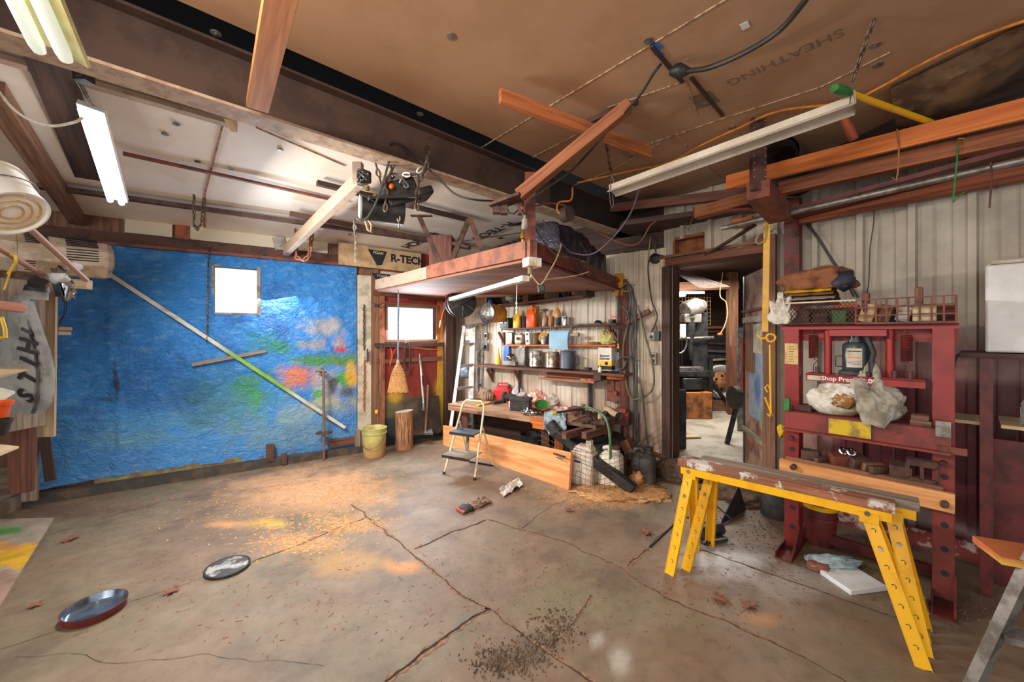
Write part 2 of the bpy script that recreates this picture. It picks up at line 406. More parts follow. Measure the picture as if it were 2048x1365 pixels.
def floorcol(p):
    if p[1] < 1.2: return FLB
    a, b = pix(p); n1 = nz(p, 1.1, 1); n2 = nz(p, 3.2, 2); n3 = nz(p, 9, 3)
    c = lerp(FLB, FLG, sst(-.2, .5, n1)); c = lerp(c, FLD, .55 * sst(.05, .6, n2)); c = lerp(c, lin((148, 128, 107)), .4 * sst(.15, .7, -n2 + n3 * .4))
    for x, y, rx, ry, col, k in STAINS:
        d = math.hypot((a - x) / rx, (b - y) / ry)
        if d < 2: c = lerp(c, col, k * (1 - sst(.35, 1.35, d + n3 * .35 + n2 * .3)))
    return c
fm = N('concrete_floor'); fa = fm.node('ShaderNodeAttribute', attribute_name='Col'); fco = fm.coord()
f1 = fm.noise(fco, 14, 7, .72); f2 = fm.noise(fco, 90, 4, .7); f3 = fm.noise(fco, 3.2, 5, .7, .5)
fcol = fm.mix(fm.ramp(f1, .4, .72), fa.outputs[0], fm.mix(1.0, fa.outputs[0], (.80, .77, .74), 'MULTIPLY'))
fcol = fm.mix(fm.ramp(f2, .60, .74), fcol, fm.mix(1.0, fcol, (.72, .68, .64), 'MULTIPLY'))
fcol = fm.mix(fm.math('MULTIPLY', fm.ramp(f3, .55, .7), .3), fcol, lin((140, 120, 98)))
fm.bump(fm.noise(fco, 40, 6, .7), .35, .006)
M['floor'] = fm.done(fcol, fm.ramp(f3, 0.1, 0.9)); fm.b.inputs['Roughness'].default_value = .6
rr = fm.node('ShaderNodeMapRange'); rr.inputs[3].default_value = .38; rr.inputs[4].default_value = .75; fm.link(f3, rr.inputs[0]); fm.link(rr.outputs[0], fm.b.inputs['Roughness'])
mb = MB()
X0, X1, Y0, Y1 = -5.2, 4.0, 1.2, 7.2
mb.grid(lambda u, v: (X0 + (X1 - X0) * u, Y0 + (Y1 - Y0) * v, 0), 264, 172)
mb.add([(-7, -3.2, 0), (6, -3.2, 0), (6, Y0, 0), (-7, Y0, 0)], [(0, 1, 2, 3)])
mb.add([(-7, -3.2, -.12), (6, -3.2, -.12), (6, 7.2, -.12), (-7, 7.2, -.12)], [(3, 2, 1, 0)])
floor = struct(mb.build('floor', M['floor'], vcol=floorcol))
CR = [[(0, 1300), (125, 1258)], [(258, 1206), (345, 1180), (415, 1150)], [(505, 1125), (600, 1090), (662, 1062), (735, 1036)], [(88, 1073), (234, 1029), (330, 1003), (478, 982), (640, 962)],
      [(703, 1009), (737, 1038), (825, 1109), (928, 1195), (976, 1219), (1061, 1282), (1142, 1340), (1190, 1368)], [(830, 1099), (905, 1066), (972, 1041)], [(974, 1040), (1042, 1060), (1125, 1082), (1245, 1140), (1335, 1198), (1448, 1243), (1560, 1295), (1700, 1368)],
      [(1151, 995), (1106, 1011), (1042, 1057)], [(1364, 1037), (1310, 1082), (1258, 1134)], [(1183, 1192), (1155, 1232), (1125, 1269)], [(977, 1218), (925, 1250), (850, 1305), (772, 1368)], [(1385, 1095), (1655, 1189), (1794, 1235)], [(29, 1317), (171, 1312), (215, 1329), (415, 1312), (488, 1322), (650, 1329)]]
CW = [.003, .003, .007, .003, .005, .010, .004, .003, .005, .004, .013, .004, .0015]
def strip(mb, pl, wd, z, jit, side=0.0):
    pts = [Zp(*q) for q in pl]; P = []
    for i in range(len(pts) - 1):
        l = (pts[i + 1] - pts[i]).length; n = max(1, int(l / .03))
        for k in range(n): P.append(pts[i] + (pts[i + 1] - pts[i]) * (k / n))
    P.append(pts[-1]); vs_ = []; fs = []
    for i, p in enumerate(P):
        t = (P[min(i + 1, len(P) - 1)] - P[max(i - 1, 0)]).normalized(); n_ = V((-t.y, t.x, 0)); j = nz(p, 6, 5) * .02 + side
        a = wd * (.35 + rnd.random() * .9) * (1 + jit * nz(p, 3, 8)); b = wd * (.35 + rnd.random() * .9) * (1 + jit * nz(p, 3, 9))
        vs_ += [p + n_ * (j + a) + V((0, 0, z)), p + n_ * (j - b) + V((0, 0, z))]
        if i: fs.append((2 * i - 2, 2 * i - 1, 2 * i + 1, 2 * i))
    mb.add(vs_, fs)
mb = MB(); md = MB()
for pl, wd in zip(CR, CW): 
    strip(mb, pl, wd * .6, .0022, .5)
    if wd >= .004: strip(md, pl, wd * 1.3 + .005, .0011, 1.3, .004)
mb.build('floor_joint', pm('joint_grime', (52, 42, 36), (30, 26, 24), 20, .95), floor); md.build('joint_crumbs', pm('joint_crumbs', (150, 112, 84), (108, 84, 68), 40, .95, bump=.6), floor)
# ---- wall behind the blue tarp
a0, a1 = S_of(-60, TW), S_of(752, TW)
w0, wz1 = sz(424, 529, TW); w1, wz0 = sz(521, 631, TW)
mb = MB(FT)
for s0, s1, z0, z1 in ((a0, w0, 0, 2.9), (w1, a1, 0, 2.9), (w0, w1, 0, wz0), (w0, w1, wz1, 2.9)): sl(mb, s0, s1, z0, z1, -.14, -.02)
struct(mb.build('wall_back', M['wold']))
mb = MB(FT); sl(mb, w0, w1, wz0, wz0 + .02, -.1, .03); sl(mb, w0, w1, wz1 - .02, wz1, -.1, .03); sl(mb, w0, w0 + .02, wz0, wz1, -.1, .03); sl(mb, w1 - .035, w1, wz0, wz1, -.1, .05)
wn = struct(mb.build('window_1', M['greyw']))
mb = MB(FT); sl(mb, w0 + .01, w1 - .01, wz0 + .01, wz1 - .01, -.10, -.095); mb.build('pane', M['pane'], wn)
# bands above the tarp: header, rail, pale insulation strip
mb = MB(FT); sl(mb, a0, a1, 2.44, 2.56, -.02, .05); struct(mb.build('trim_1', pm('burnt_brown_header', (86, 50, 38), (46, 32, 28), 6, .7)))
mb = MB(FT); sl(mb, S_of(200, TW), a1, 2.425, 2.455, .05, .09); struct(mb.build('trim_2', M['rustred']))
mb = MB(FT); cs = [S_of(x, TW) for x in (250, 345, 378, 655, 678)]
sl(mb, cs[0], cs[1], 2.575, 2.73, -.02, .015); sl(mb, cs[2], cs[3], 2.575, 2.73, -.02, .015)
struct(mb.build('trim_3', pm('cream_rusty_board', (206, 194, 172), (168, 120, 84), 5, .7, lo=.6, hi=.7)))
mb = MB(FT); sl(mb, S_of(380, TW), S_of(352, TW), 2.55, 2.72, -.02, .03); struct(mb.build('trim_4', pm('orange_rust_block', (160, 84, 50), (110, 58, 38), 8, .7)))
# post at the end of the tarp, sill along the floor
mb = MB(FT); sl(mb, S_of(714, TW), S_of(741, TW), .10, 2.33, -.02, .03)
def postcol(p):
    k = nz(p, 2.2, 4); c = lerp(lin((196, 182, 160)), lin((150, 148, 142)), sst(0, .4, k)); c = lerp(c, lin((150, 168, 84)), .6 * sst(.9, .3, p[2]) * sst(-.3, .3, nz(p, 3, 6)))
    return c
mp = struct(mb.build('trim_5', pm('flaking_white_paint', (200, 186, 164), (158, 150, 128), 6, .7)))
mb = MB(FT); sl(mb, S_of(741, TW), S_of(755, TW), 0, 2.45, -.02, .06); struct(mb.build('trim_6', M['wold']))
mb = MB(FT); sl(mb, S_of(60, TW), S_of(722, TW), 0, .085, .0, .14); struct(mb.build('baseboard_back', pm('black_sill', (62, 58, 54), (90, 72, 58), 9, .85)))
mb = MB(FT); sl(mb, S_of(190, TW), S_of(715, TW), .085, .14, -.02, .03); struct(mb.build('trim_7', pm('mossy_rail', (122, 84, 62), (132, 134, 82), 6, .8)))
# ---- red bay wall with its window
r0, rz1 = sz(774, 613, RW); r1, rz0 = sz(872, 679, RW); b0, b1 = S_of(745, RW), S_of(897, RW)
def redcol(p):
    a, b = pix(p); k = nz(p, 4, 3)
    c = lin((140, 52, 44)); c = lerp(c, lin((112, 104, 70)), sst(770, 805, b + k * 20)); c = lerp(c, lin((196, 170, 40)), .9 * sst(862, 878, a + k * 8) * sst(745, 775, b))
    c = lerp(c, lin((206, 160, 40)), .8 * (1 - sst(.5, 1.1, math.hypot((a - 790) / 18, (b - 795) / 14)))); c = lerp(c, lin((60, 66, 64)), sst(822, 850, b + k * 20))
    c = lerp(c, lin((160, 66, 40)), sst(604, 590, b)); return c
mb = MB(FR)
def wgrid(s0, s1, z0, z1, y=0.0):
    n = max(2, int(abs(s1 - s0) / .03)); m = max(2, int((z1 - z0) / .03))
    mb.grid(lambda u, v: (s0 + (s1 - s0) * u, y, z0 + (z1 - z0) * v), n, m); sl(mb, s0, s1, z0, z1, y - .10, y - .001)
for q in ((b0, r0, 0, 3.1), (r1, b1, 0, 3.1), (r0, r1, 0, rz0), (r0, r1, rz1, 3.1)): wgrid(*q)
struct(mb.build('wall_far', vmat('red_wall_paint', .6), vcol=redcol))
mb = MB(FR)
for q in ((r0 - .05, r1 + .05, rz1, rz1 + .05), (r0 - .05, r1 + .05, rz0 - .03, rz0), (r0 - .05, r0, rz0, rz1), (r1, r1 + .05, rz0, rz1)): sl(mb, *q, -.08, .03)
wn = struct(mb.build('window_2', M['wold']))
mb = MB(FR); sl(mb, r0, r1, rz0, rz1, -.085, -.08); mb.build('pane', M['pane'], wn)
mb = MB(FR); sl(mb, b0 + .02, b1 - .03, rz0 - .10, rz0 - .045, 0, .07); mb.build('sill', M['wdark'], wn)
mb = MB(FR); s_, z_ = sz(770, 722, RW); sl(mb, b0 + .05, S_of(880, RW), z_ - .03, z_ + .03, 0, .05); struct(mb.build('trim_8', M['wred']))
mb = MB(FR); sl(mb, S_of(757, RW), S_of(766, RW), 0, 2.1, 0, .06); struct(mb.build('trim_9', M['rustpink']))
mb = MB(FR); sl(mb, S_of(884, RW), S_of(898, RW), 0, 2.6, 0, .12); struct(mb.build('trim_10', M['wdark']))
mb = MB(FR); sl(mb, S_of(874, RW), S_of(884, RW), .1, 2.05, 0, .03); struct(mb.build('trim_11', vmat('yellowed_red_jamb', .6), vcol=lambda p: lerp(lin((196, 92, 50)), lin((214, 190, 40)), sst(720, 760, pix(p)[1]))))
mb = MB(FR); sl(mb, b0, b1, 2.06, 2.14, 0, .06); struct(mb.build('trim_12', M['wred']))
# ---- corrugated siding
def siding(name, Fm, s0, s1, z0, z1, pitch, col, holes=(), rib=.018):
    mb = MB(Fm); xs = []; k = math.floor(s0 / pitch)
    while k * pitch < s1:
        b = k * pitch
        for dx, dy in ((0, 0), (.012, rib), (.05, rib), (.062, 0), (pitch * .5 - .012, 0), (pitch * .5, .006), (pitch * .5 + .012, 0), (pitch * .78 - .01, 0), (pitch * .78, .006), (pitch * .78 + .01, 0)):
            if s0 <= b + dx <= s1: xs.append((b + dx, dy))
        k += 1
    xs = [(s0, 0)] + xs + [(s1, 0)]
    for h in holes:
        for e in (h[0], h[1]): xs.append((e, 0))
    xs.sort(); nzr = max(4, int((z1 - z0) / .06)); zs = [z0 + (z1 - z0) * i / nzr for i in range(nzr + 1)]
    for h in holes: zs += [h[2], h[3]]
    zs = sorted(set(zs)); n = len(xs); vs_ = [(x, y, z) for z in zs for x, y in xs]; fs = []
    for j in range(len(zs) - 1):
        for i in range(n - 1):
            c = ((xs[i][0] + xs[i + 1][0]) / 2, (zs[j] + zs[j + 1]) / 2)
            if any(h[0] < c[0] < h[1] and h[2] < c[1] < h[3] for h in holes): continue
            fs.append((j * n + i, j * n + i + 1, (j + 1) * n + i + 1, (j + 1) * n + i))
    mb.add(vs_, fs); return struct(mb.build(name, vmat('siding_' + name, .5, 3.5, .25, .08, 20), vcol=col, angle=20))
CRM, CRD = lin((222, 208, 188)), lin((180, 158, 134))
def scol(p):
    c = lerp(CRM, CRD, .75 * sst(-.3, .5, nz((p[0] * 3, p[1] * 3, p[2] * .8), .9, 2))); return lerp(c, lin((176, 130, 108)), .5 * sst(1.0, .4, p[2]))
ss1 = S_of(890, SW) + .06
siding('wall_shelf_side', FS, -.02, ss1, 0.05, 2.52, .235, scol)
mb = MB(FS); sl(mb, -.02, ss1, 0, 3.3, -.14, -.05); struct(mb.build('wall_shelf_backing', M['wdark']))
mb = MB(); mb.beam((-1.022, 5.95, 1.4), (-1.12, 6.72, 1.4), .1, 2.8); struct(mb.build('wall_corner', pm('dim_cream_board', (176, 164, 140), (132, 118, 92), 4, .7)))
dj0, dj1 = S_of(1345, WW), S_of(1540, WW); dz1 = 2.30
def wcol(p):
    a, b = pix(p); k = nz(p, 2.5, 6) * .10
    c = lerp(CRM, CRD, .6 * sst(-.25, .5, nz((p[0] * 3, p[1] * 3, p[2] * .8), .9, 2))); c = lerp(c, lin((152, 142, 130)), .6)
    d = sst(1640, 1760, a + k * 300); rz = .55 + .72 * d                     # red wainscot rises towards the shelf with the refrigerator
    c = lerp(c, lin((170, 112, 104)), .8 * sst(rz + .32, rz + .12, p[2] + k) * sst(1560, 1640, a)); c = lerp(c, lin((92, 24, 28)), sst(rz + .06, rz - .06, p[2] + k) * sst(1560, 1600, a))
    c = lerp(c, lin((196, 170, 160)), .85 * sst(.30, .22, p[2] + k * 1.5) * sst(.12, .2, p[2]) * sst(1600, 1660, a)); return c
hs0, hz1 = sz(1351, 482, WW); hs1, hz0 = sz(1409, 518, WW)
siding('wall_door_side_upper', FW, S_of(1328, WW), S_of(1570, WW), 2.822, 3.12, .29, wcol, rib=.022)
siding('wall_door_side', FW, S_of(1328, WW), S_of(2330, WW), 0.12, 2.82, .29, wcol, holes=((dj0, dj1, 0, dz1), (hs0, hs1, hz0, hz1)), rib=.045)
mb = MB(FW); we = S_of(2330, WW)
for s0, s1, z0, z1 in ((S_of(1328, WW), dj0, 0, 3.4), (dj1, we + 6, 0, 3.6), (dj0, dj1, dz1 + .3, 3.4)): sl(mb, s0, s1, z0, z1, -.16, -.10)
struct(mb.build('wall_door_backing', M['wdark']))
mb = MB(FW); sl(mb, S_of(1535, WW), we, 0, .12, -.1, .05); sl(mb, S_of(1328, WW) - .05, dj0, 0, .14, -.16, .06); struct(mb.build('baseboard_door_side', pm('splashed_kerb', (120, 52, 46), (176, 150, 140), 10, .9, bump=.5, lo=.5, hi=.58)))
mb = MB(FW); sl(mb, hs0, hs1, hz0, hz1, -.09, -.08); sl(mb, hs0, hs1, hz1, hz1 + .03, -.09, .03); sl(mb, hs0 - .02, hs0, hz0, hz1, -.09, .02); struct(mb.build('trim_13', pm('plywood_recess', (150, 92, 54), (108, 64, 40), 9, .8)))
# door frame
mb = MB(FW); sl(mb, dj0 - .10, dj0 - .005, 0, dz1, -.16, .05); struct(mb.build('trim_14', M['wdark']))
mb = MB(FW); sl(mb, dj1 - .03, dj1 + .07, -.02, dz1 + .15, -.16, .10); struct(mb.build('trim_15', M['wold']))
mb = MB(FW); sl(mb, dj0 - .04, dj1 + .05, dz1, dz1 + .075, -.16, .09); dfr = struct(mb.build('trim_16', M['wred']))
mb = MB(FW); sl(mb, dj0 - .15, dj1 + .05, dz1 + .09, dz1 + .12, 0, .06); struct(mb.build('trim_17', M['wold']))
# ---- ceilings
RC = 3.06
foam = pm('warm_lit_foam_board', (180, 142, 112), (171, 133, 103), 2, .5, bump=.03); foam2 = pm('pale_foam_board', (232, 220, 206), (222, 208, 192), 1.5, .5, bump=.04)  # tan of the main ceiling boards is warm lamp tint put into the colour
nb = V((-(-1.0), -1.086, 0)).normalized()            # from the beam towards the camera side
bd = V((-1.086, -1.0, 0)).normalized(); b_o = V((1.357, 4.68, 0))
e0, e1 = b_o + nb * .20 + bd * -.15, b_o + nb * .20 + bd * 6.2
mb = MB()
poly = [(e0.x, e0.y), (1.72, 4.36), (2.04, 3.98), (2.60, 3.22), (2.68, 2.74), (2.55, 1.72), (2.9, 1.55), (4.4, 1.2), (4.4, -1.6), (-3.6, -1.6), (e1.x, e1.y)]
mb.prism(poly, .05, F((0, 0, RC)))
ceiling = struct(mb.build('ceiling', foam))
mb = MB(); mb.prism([(-7, -1.6), (5, -1.6), (5, 9.6), (-7, 9.6)], .05, F((0, 0, 3.75))); struct(mb.build('roof', pm('black_roof', (18, 13, 11), (12, 9, 8), 3, 1.0)))
mb = MB(); Tn = V((1.508, 1, 0)).normalized(); t_o = V((-4.418, 3.62, 0))
def clp(u, v):
    t = t_o + Tn * (-2.6 + 5.9 * u) ; b = b_o + bd * (6.6 - 6.85 * u) - nb * .02; p = t + (b - t) * v
    return (p.x, p.y, 2.71 + .30 * v + .006 * math.sin(u * 31) * math.sin(v * 9))
mb.grid(clp, 24, 10); mb.grid(lambda u, v: V(clp(1 - u, v)) + V((0, 0, .04)), 24, 10)
q0_, q1_, q2_, q3_ = V(clp(1, 0)), V((-1.0, 6.85, 0)), V((1.6, 4.72, 0)), V(clp(1, 1))
def clq(u, v):
    p = (q0_ + (q3_ - q0_) * u) * (1 - v) + (q1_ + (q2_ - q1_) * u) * v; return (p.x, p.y, zcl(p) + .002)
mb.grid(clq, 10, 10); mb.grid(lambda u, v: V(clq(1 - u, v)) + V((0, 0, .04)), 10, 10)
cl = struct(mb.build('ceiling_bay', foam2))
mb = MB(FR); sl(mb, -.4, 1.6, 2.14, 2.8, .0, .02)
# seams and washers of the ceiling boards
mb = MB()
def cseam(a, b, wd=.006): mb.beam(Zp(a[0], a[1], RC - .002), Zp(b[0], b[1], RC - .002), wd, .004)
for a, b in (((962, 296), (1301, 90)), ((1301, 90), (1460, -6)), ((1216, 215), (1372, 162)), ((1130, 378), (1215, 345)), ((1065, 315), (1155, 268)), ((1292, 290), (1450, 236)), ((1372, 162), (1395, 230)), ((1450, 236), (1640, 175)), ((1640, 175), (1780, 105)), ((1350, 270), (1440, 355)), ((1215, 345), (1350, 270))): cseam(a, b)
mb.build('seam', pm('torn_seam_foam', (206, 176, 140), (120, 92, 68), 30, .8), ceiling)
mb = MB(); mb.beam(Zp(1303, 92, RC - .006), Zp(1365, 165, RC - .006), .02, .012); mb.beam(Zp(1382, 155, RC - .006), Zp(1446, 232, RC - .006), .02, .012); mb.build('lifted_seam', M['wdark'], ceiling)
mb = MB()
for x, y in ((432, 66), (903, 72), (1297, 82), (1010, 318), (1085, 345), (1250, 305), (1262, 312), (1412, 205), (1465, 255), (1310, 340), (840, 228), (1750, 90), (1755, 130)):
    c = Zp(x, y, RC); mb.cyl(c, c - V((0, 0, .004)), .024); mb.cyl(c, c - V((0, 0, .007)), .007)
mb.build('washer', M['galv'], ceiling)
sd_ = Zp(962, 296, RC) - Zp(1301, 90, RC)
for txt, (x, y), z_, r_ in (('SHEATHING', (1560, 120), .10, .62),):
    mb = MB(); c = Zp(x, y, RC - .0012); mb.text(txt, z_, Matrix.Translation(c) @ Matrix.Rotation(math.atan2(sd_.y, sd_.x), 4, 'Z') @ Matrix.Rotation(math.pi, 4, 'X'), .0004); mb.build('lettering', M['fadeink'], ceiling)
mb = MB()
for (x, y) in ((1610, 243), (1604, 252), (1490, 287), (1484, 296)): mb.box(Zp(x, y, RC - .001), (.26, .012, .001), Matrix.Rotation(math.atan2(sd_.y, sd_.x), 3, 'Z'))
mb.build('faded_print', M['fadeink'], ceiling)
mb = MB(); c = Zp(1378, 195, RC - .001); mb.prism([(0, 0), (.12, .0), (.16, .16), (.02, .18)], .001, Matrix.Translation(c) @ Matrix.Rotation(-.6, 4, 'Z')); mb.build('printed_mark', M['fadeink'], ceiling)
mb = MB(); c = Zp(1313, 92, RC - .003); mb.box(c, (.07, .035, .002), Matrix.Rotation(.5, 3, 'Z')); mb.box(Zp(1318, 108, RC - .003), (.05, .03, .002), Matrix.Rotation(.5, 3, 'Z')); mb.build('tape_tab', M['blue'], ceiling)
mb = MB(); mb.box(Zp(1490, 52, RC - .003), (.05, .035, .002), Matrix.Rotation(.8, 3, 'Z')); mb.build('paper_scrap', M['white'], ceiling)
# seams and marks of the bay ceiling
mb = MB()
def bseam(a, b, wd=.012): mb.beam(CL(*a, .004), CL(*b, .004), wd, .006)
for a, b in (((446, 247), (410, 388)), ((410, 388), (409, 455)), ((512, 255), (690, 332))): bseam(a, b)
mb.build('seam', pm('torn_seam_edge', (176, 120, 84), (96, 70, 54), 22, .8), cl)
mb = MB()
for x, y in ((345, 197), (352, 248), (395, 323), (462, 338), (330, 268), (640, 268), (700, 470), (560, 300), (620, 440), (880, 470)):
    c = CL(x, y); mb.cyl(c, c - V((0, 0, .005)), .02, n=12)
mb.build('washer', M['galv'], cl)
def cl_text(txt, px, py, s, rot, m='ink'):
    mb = MB(); c = CL(px, py, .012); h_ = .05; nn = V((zcl(c + V((h_, 0, 0))) - zcl(c - V((h_, 0, 0))), zcl(c + V((0, h_, 0))) - zcl(c - V((0, h_, 0))), -2 * h_)).normalized(); X = V((math.cos(rot), math.sin(rot), 0)); X = (X - nn * X.dot(nn)).normalized(); mb.text(txt, s, basis(c, X, nn), .0005, .005); mb.build('lettering', M[m], cl)
rd_ = CL(955, 475) - CL(1010, 452); rd_ = math.atan2(rd_.y, rd_.x)
for x, y in ((985, 463), (838, 482), (1020, 488)): cl_text('R-TECH', x, y, .2, rd_)
for x, y in ((1000, 476), (860, 500)): cl_text('FI', x, y, .09, rd_)
mb = MB()
for x, y in ((1020, 450), (985, 500)):
    c = CL(x, y, .012); mb.prism([(0, 0), (.22, .03), (.20, .12), (.04, .10)], .001, Matrix.Translation(c) @ Matrix.Rotation(-.9, 4, 'Z'))
mb.build('printed_mark', M['ink'], cl)
# foam boards with print over the far header
for n_, (p0, p1, q0, q1), tx, tz in (('trim_18', (678, 492, 842, 560), 'R-TECH', 0), ('trim_19', (762, 540, 862, 592), 'R-TECH', 0)):
    mb = MB(FR); wl = RW; off = .10 if n_ == 'trim_18' else .04
    s0, z1 = sz(p0, p1, wl, off); s1, z0 = sz(q0, q1, wl, off); 
    if n_ == 'trim_18': z0, z1 = 2.42, 2.70
    else: z0, z1 = 2.13, 2.40
    sl(mb, s0, s1, z0, z1, off - .03, off); t = struct(mb.build(n_, M['tan'] if n_ == 'trim_18' else M['cream']))
    sx, zc = sz(816 if n_ == 'trim_18' else 822, 512 if n_ == 'trim_18' else 552, wl, off)
    L = FR @ Matrix(((1, 0, 0, sx), (0, 0, 1, off + .001), (0, 1, 0, (z0 + z1) / 2 + .02), (0, 0, 0, 1)))
    mb = MB(); mb.text(tx, .145, L, .0008, .006); mb.build('lettering', M['ink'], t)
    mb = MB(); sx2 = sx - .42; L2 = FR @ Matrix(((1, 0, 0, sx2), (0, 0, 1, off + .001), (0, 1, 0, (z0 + z1) / 2), (0, 0, 0, 1)))
    mb.prism([(-.14, .10), (.12, .10), (.05, -.09), (-.02, -.10)], .001, L2); mb.build('printed_mark', M['ink'], t)
    mb = MB(); mb.text('FOAM', .05, L2 @ F((0, .065, .0015)), .0005, .001); mb.build('printed_name', M['cream'], t)
# enclosing walls out of frame: behind the tarp to the left
mb = MB(); lw0 = t_o + Tn * -.28; mb.beam((lw0.x, lw0.y, 1.5), (-4.9, -3.0, 1.5), .1, 3.0); struct(mb.build('wall_left', M['wold']))
# ================================================================ BLUE TARP AND THE THINGS ON THAT WALL
TB, TBD, TBL = lin((48, 130, 206)), lin((34, 96, 168)), lin((116, 174, 216))
PAINT = [(648, 655, 38, 17, (168, 164, 162), .9), (625, 690, 28, 10, (160, 158, 158), .8), (680, 685, 14, 14, (186, 160, 160), .8), (681, 701, 13, 6, (200, 50, 52), .95), (600, 755, 38, 26, (204, 118, 90), 1),
    (660, 770, 44, 44, (166, 168, 166), .7), (640, 722, 60, 12, (72, 140, 52), .95), (690, 722, 40, 14, (90, 130, 70), .8), (500, 780, 34, 26, (66, 138, 54), .85), (512, 800, 10, 26, (70, 160, 60), .9), (560, 695, 26, 16, (60, 140, 100), .8), (520, 690, 36, 24, (40, 130, 120), .6),
    (690, 757, 20, 14, (54, 150, 66), 1), (705, 750, 12, 20, (220, 166, 50), .9), (668, 772, 9, 18, (70, 70, 74), .9), (692, 785, 18, 10, (70, 72, 78), .85), (636, 790, 12, 10, (80, 166, 70), .9), (660, 810, 50, 16, (190, 188, 120), .6), (670, 840, 50, 26, (60, 120, 190), .6), (600, 830, 60, 20, (150, 176, 176), .6),
    (470, 790, 90, 50, (60, 140, 130), .45), (440, 830, 120, 40, (100, 150, 150), .35), (560, 870, 120, 30, (130, 160, 150), .45), (300, 850, 160, 20, (90, 150, 170), .3), (270, 880, 120, 18, (120, 170, 150), .3), (330, 765, 110, 60, (20, 70, 140), .45), (400, 780, 40, 60, (40, 100, 120), .4), (230, 745, 6, 26, (24, 32, 40), .9), (235, 775, 4, 22, (24, 32, 40), .7), (215, 800, 20, 4, (40, 60, 60), .6)]
PAINT = [(a, b, c, d, lin(e), f) for a, b, c, d, e, f in PAINT]
t0, t1 = S_of(62, TW, .05), S_of(714, TW, .05)
tz1, _ = 2.425, 0
tw0, twz1 = sz(427, 532, TW, .05); tw1, twz0 = sz(518, 630, TW, .05)
def tarp_pt(s, z):
    q = V((s * 1.0, z * 1.0, 3)); f = 0
    f += .030 * abs(noise.noise(V((s * 2.3 + z * .9, z * .5, 1)))) + .016 * noise.noise(V((s * 5, z * 1.2, 4))) + .005 * noise.noise(q * 16)
    f += .018 * math.exp(-((s - (S_of(232, TW) + .04 * math.sin(z * 3))) / .035) ** 2)
    f += .012 * sum(math.exp(-(((z - 2.4) + k * (s - S_of(545, TW))) / .05) ** 2) for k in (.6, 1.0, 1.7)) * (s > S_of(535, TW))
    return (s, .03 + f, z)
zb = lambda s: .10 + .035 * math.sin((s - t0) * 2.1)
def tarpcol(p):
    a, b = pix(p); n1 = nz(p, 1.6, 2); n2 = nz(p, 7, 3); n3 = nz((p[0], p[1], p[2] * 3), 9, 4)
    c = lerp(TB, TBD, .7 * sst(-.1, .5, n1)); c = lerp(c, TBL, .35 * sst(.1, .6, n3)); c = lerp(c, TBL, .25 * sst(1.3, .2, p[2]))
    for x, y, rx, ry, col, k in PAINT:
        d = math.hypot((a - x) / rx, (b - y) / ry)
        if d < 2.2: c = lerp(c, col, k * (1 - sst(.35, 1.45, d + n2 * .55)))
    return c
nu, nv = 150, 100
def inwin(u, v):
    s = t0 + (t1 - t0) * u; z = zb(s) + (tz1 - zb(s)) * v
    return not (tw0 < s < tw1 and twz0 < z < twz1)
us = sorted(set([i / nu for i in range(nu + 1)] + [(tw0 - t0) / (t1 - t0), (tw1 - t0) / (t1 - t0)])); zs = sorted(set([i / nv for i in range(nv + 1)]))
tm = N('blue_tarp'); ta = tm.node('ShaderNodeAttribute', attribute_name='Col'); tco = tm.coord(); wn_ = tm.node('ShaderNodeTexWave'); 
h1 = tm.noise(tm.coord('Object', (1, 1, 1.6)), 26, 5, .62, .8); h2 = tm.noise(tco, 7, 4, .6, 1.2)
tm.bump(tm.math('ADD', h1, tm.math('MULTIPLY', h2, 1.8)), .85, .025); tm.n.remove(wn_)
M['tarp'] = tm.done(ta.outputs[0], .36); tm.b.inputs['Specular IOR Level'].default_value = .5
mb = MB(FT); vs_ = []; fs = []
for v in zs:
    for u in us:
        s = t0 + (t1 - t0) * u; zl = zb(s); z = zl + (tz1 - zl) * v
        if abs(z - twz1) < .012: z = twz1
        if abs(z - twz0) < .012: z = twz0
        vs_.append(tarp_pt(s, z))
n = len(us)
for j in range(len(zs) - 1):
    for i in range(n - 1):
        if inwin((us[i] + us[i + 1]) / 2, (zs[j] + zs[j + 1]) / 2): fs.append((j * n + i, j * n + i + 1, (j + 1) * n + i + 1, (j + 1) * n + i))
mb.add(vs_, fs)
tarp = one('tarp', 'blue plastic tarp with spray paint hung over the wall around a window', 'tarp', mb, M['tarp'], vcol=tarpcol)
for x, y in ((268, 488), (448, 513), (480, 515), (708, 545), (708, 648), (268, 936), (450, 905), (650, 878), (560, 520), (600, 524)):
    s, z = sz(x, y, TW, .055); mb = MB(FT); yy = tarp_pt(s, z)[1]; mb.tube([(s + .012 * math.cos(k * .63), yy + .002, z + .012 * math.sin(k * .63)) for k in range(10)], .005, 6, closed=True); mb.build('grommet', M['galv'], tarp)
def wallbar(name, label, cat, a, b, wd, th, m, off=.09, wl=TW, **k):
    mb = MB(); mb.beam(onw(*a, wl, off), onw(*b, wl, off), th, wd); return one(name, label, cat, mb, m, **k)
def gcol(p):
    a, b = pix(p); c = lin((206, 202, 188)); c = lerp(c, lin((120, 170, 40)), sst(430, 470, a) * sst(610, 560, a)); return lerp(c, lin((120, 70, 50)), .8 * sst(8, 4, abs(a - 338)))
mb = MB(); P, Q = onw(216, 547, TW, .10), onw(690, 856, TW, .13)
for i in range(40): mb.beam(P + (Q - P) * (i / 40), P + (Q - P) * ((i + 1) / 40), .012, .036)
one('metal_strip', 'long pale metal strip with green sprayed middle leaning diagonally across the blue tarp', 'metal strip', mb, vmat('sprayed_strip', .5, bump=.05), vcol=gcol)
wallbar('wood_batten', 'short grey wood batten fixed nearly level across the blue tarp', 'batten', (384, 730), (532, 702), .035, .03, M['wgrey'])
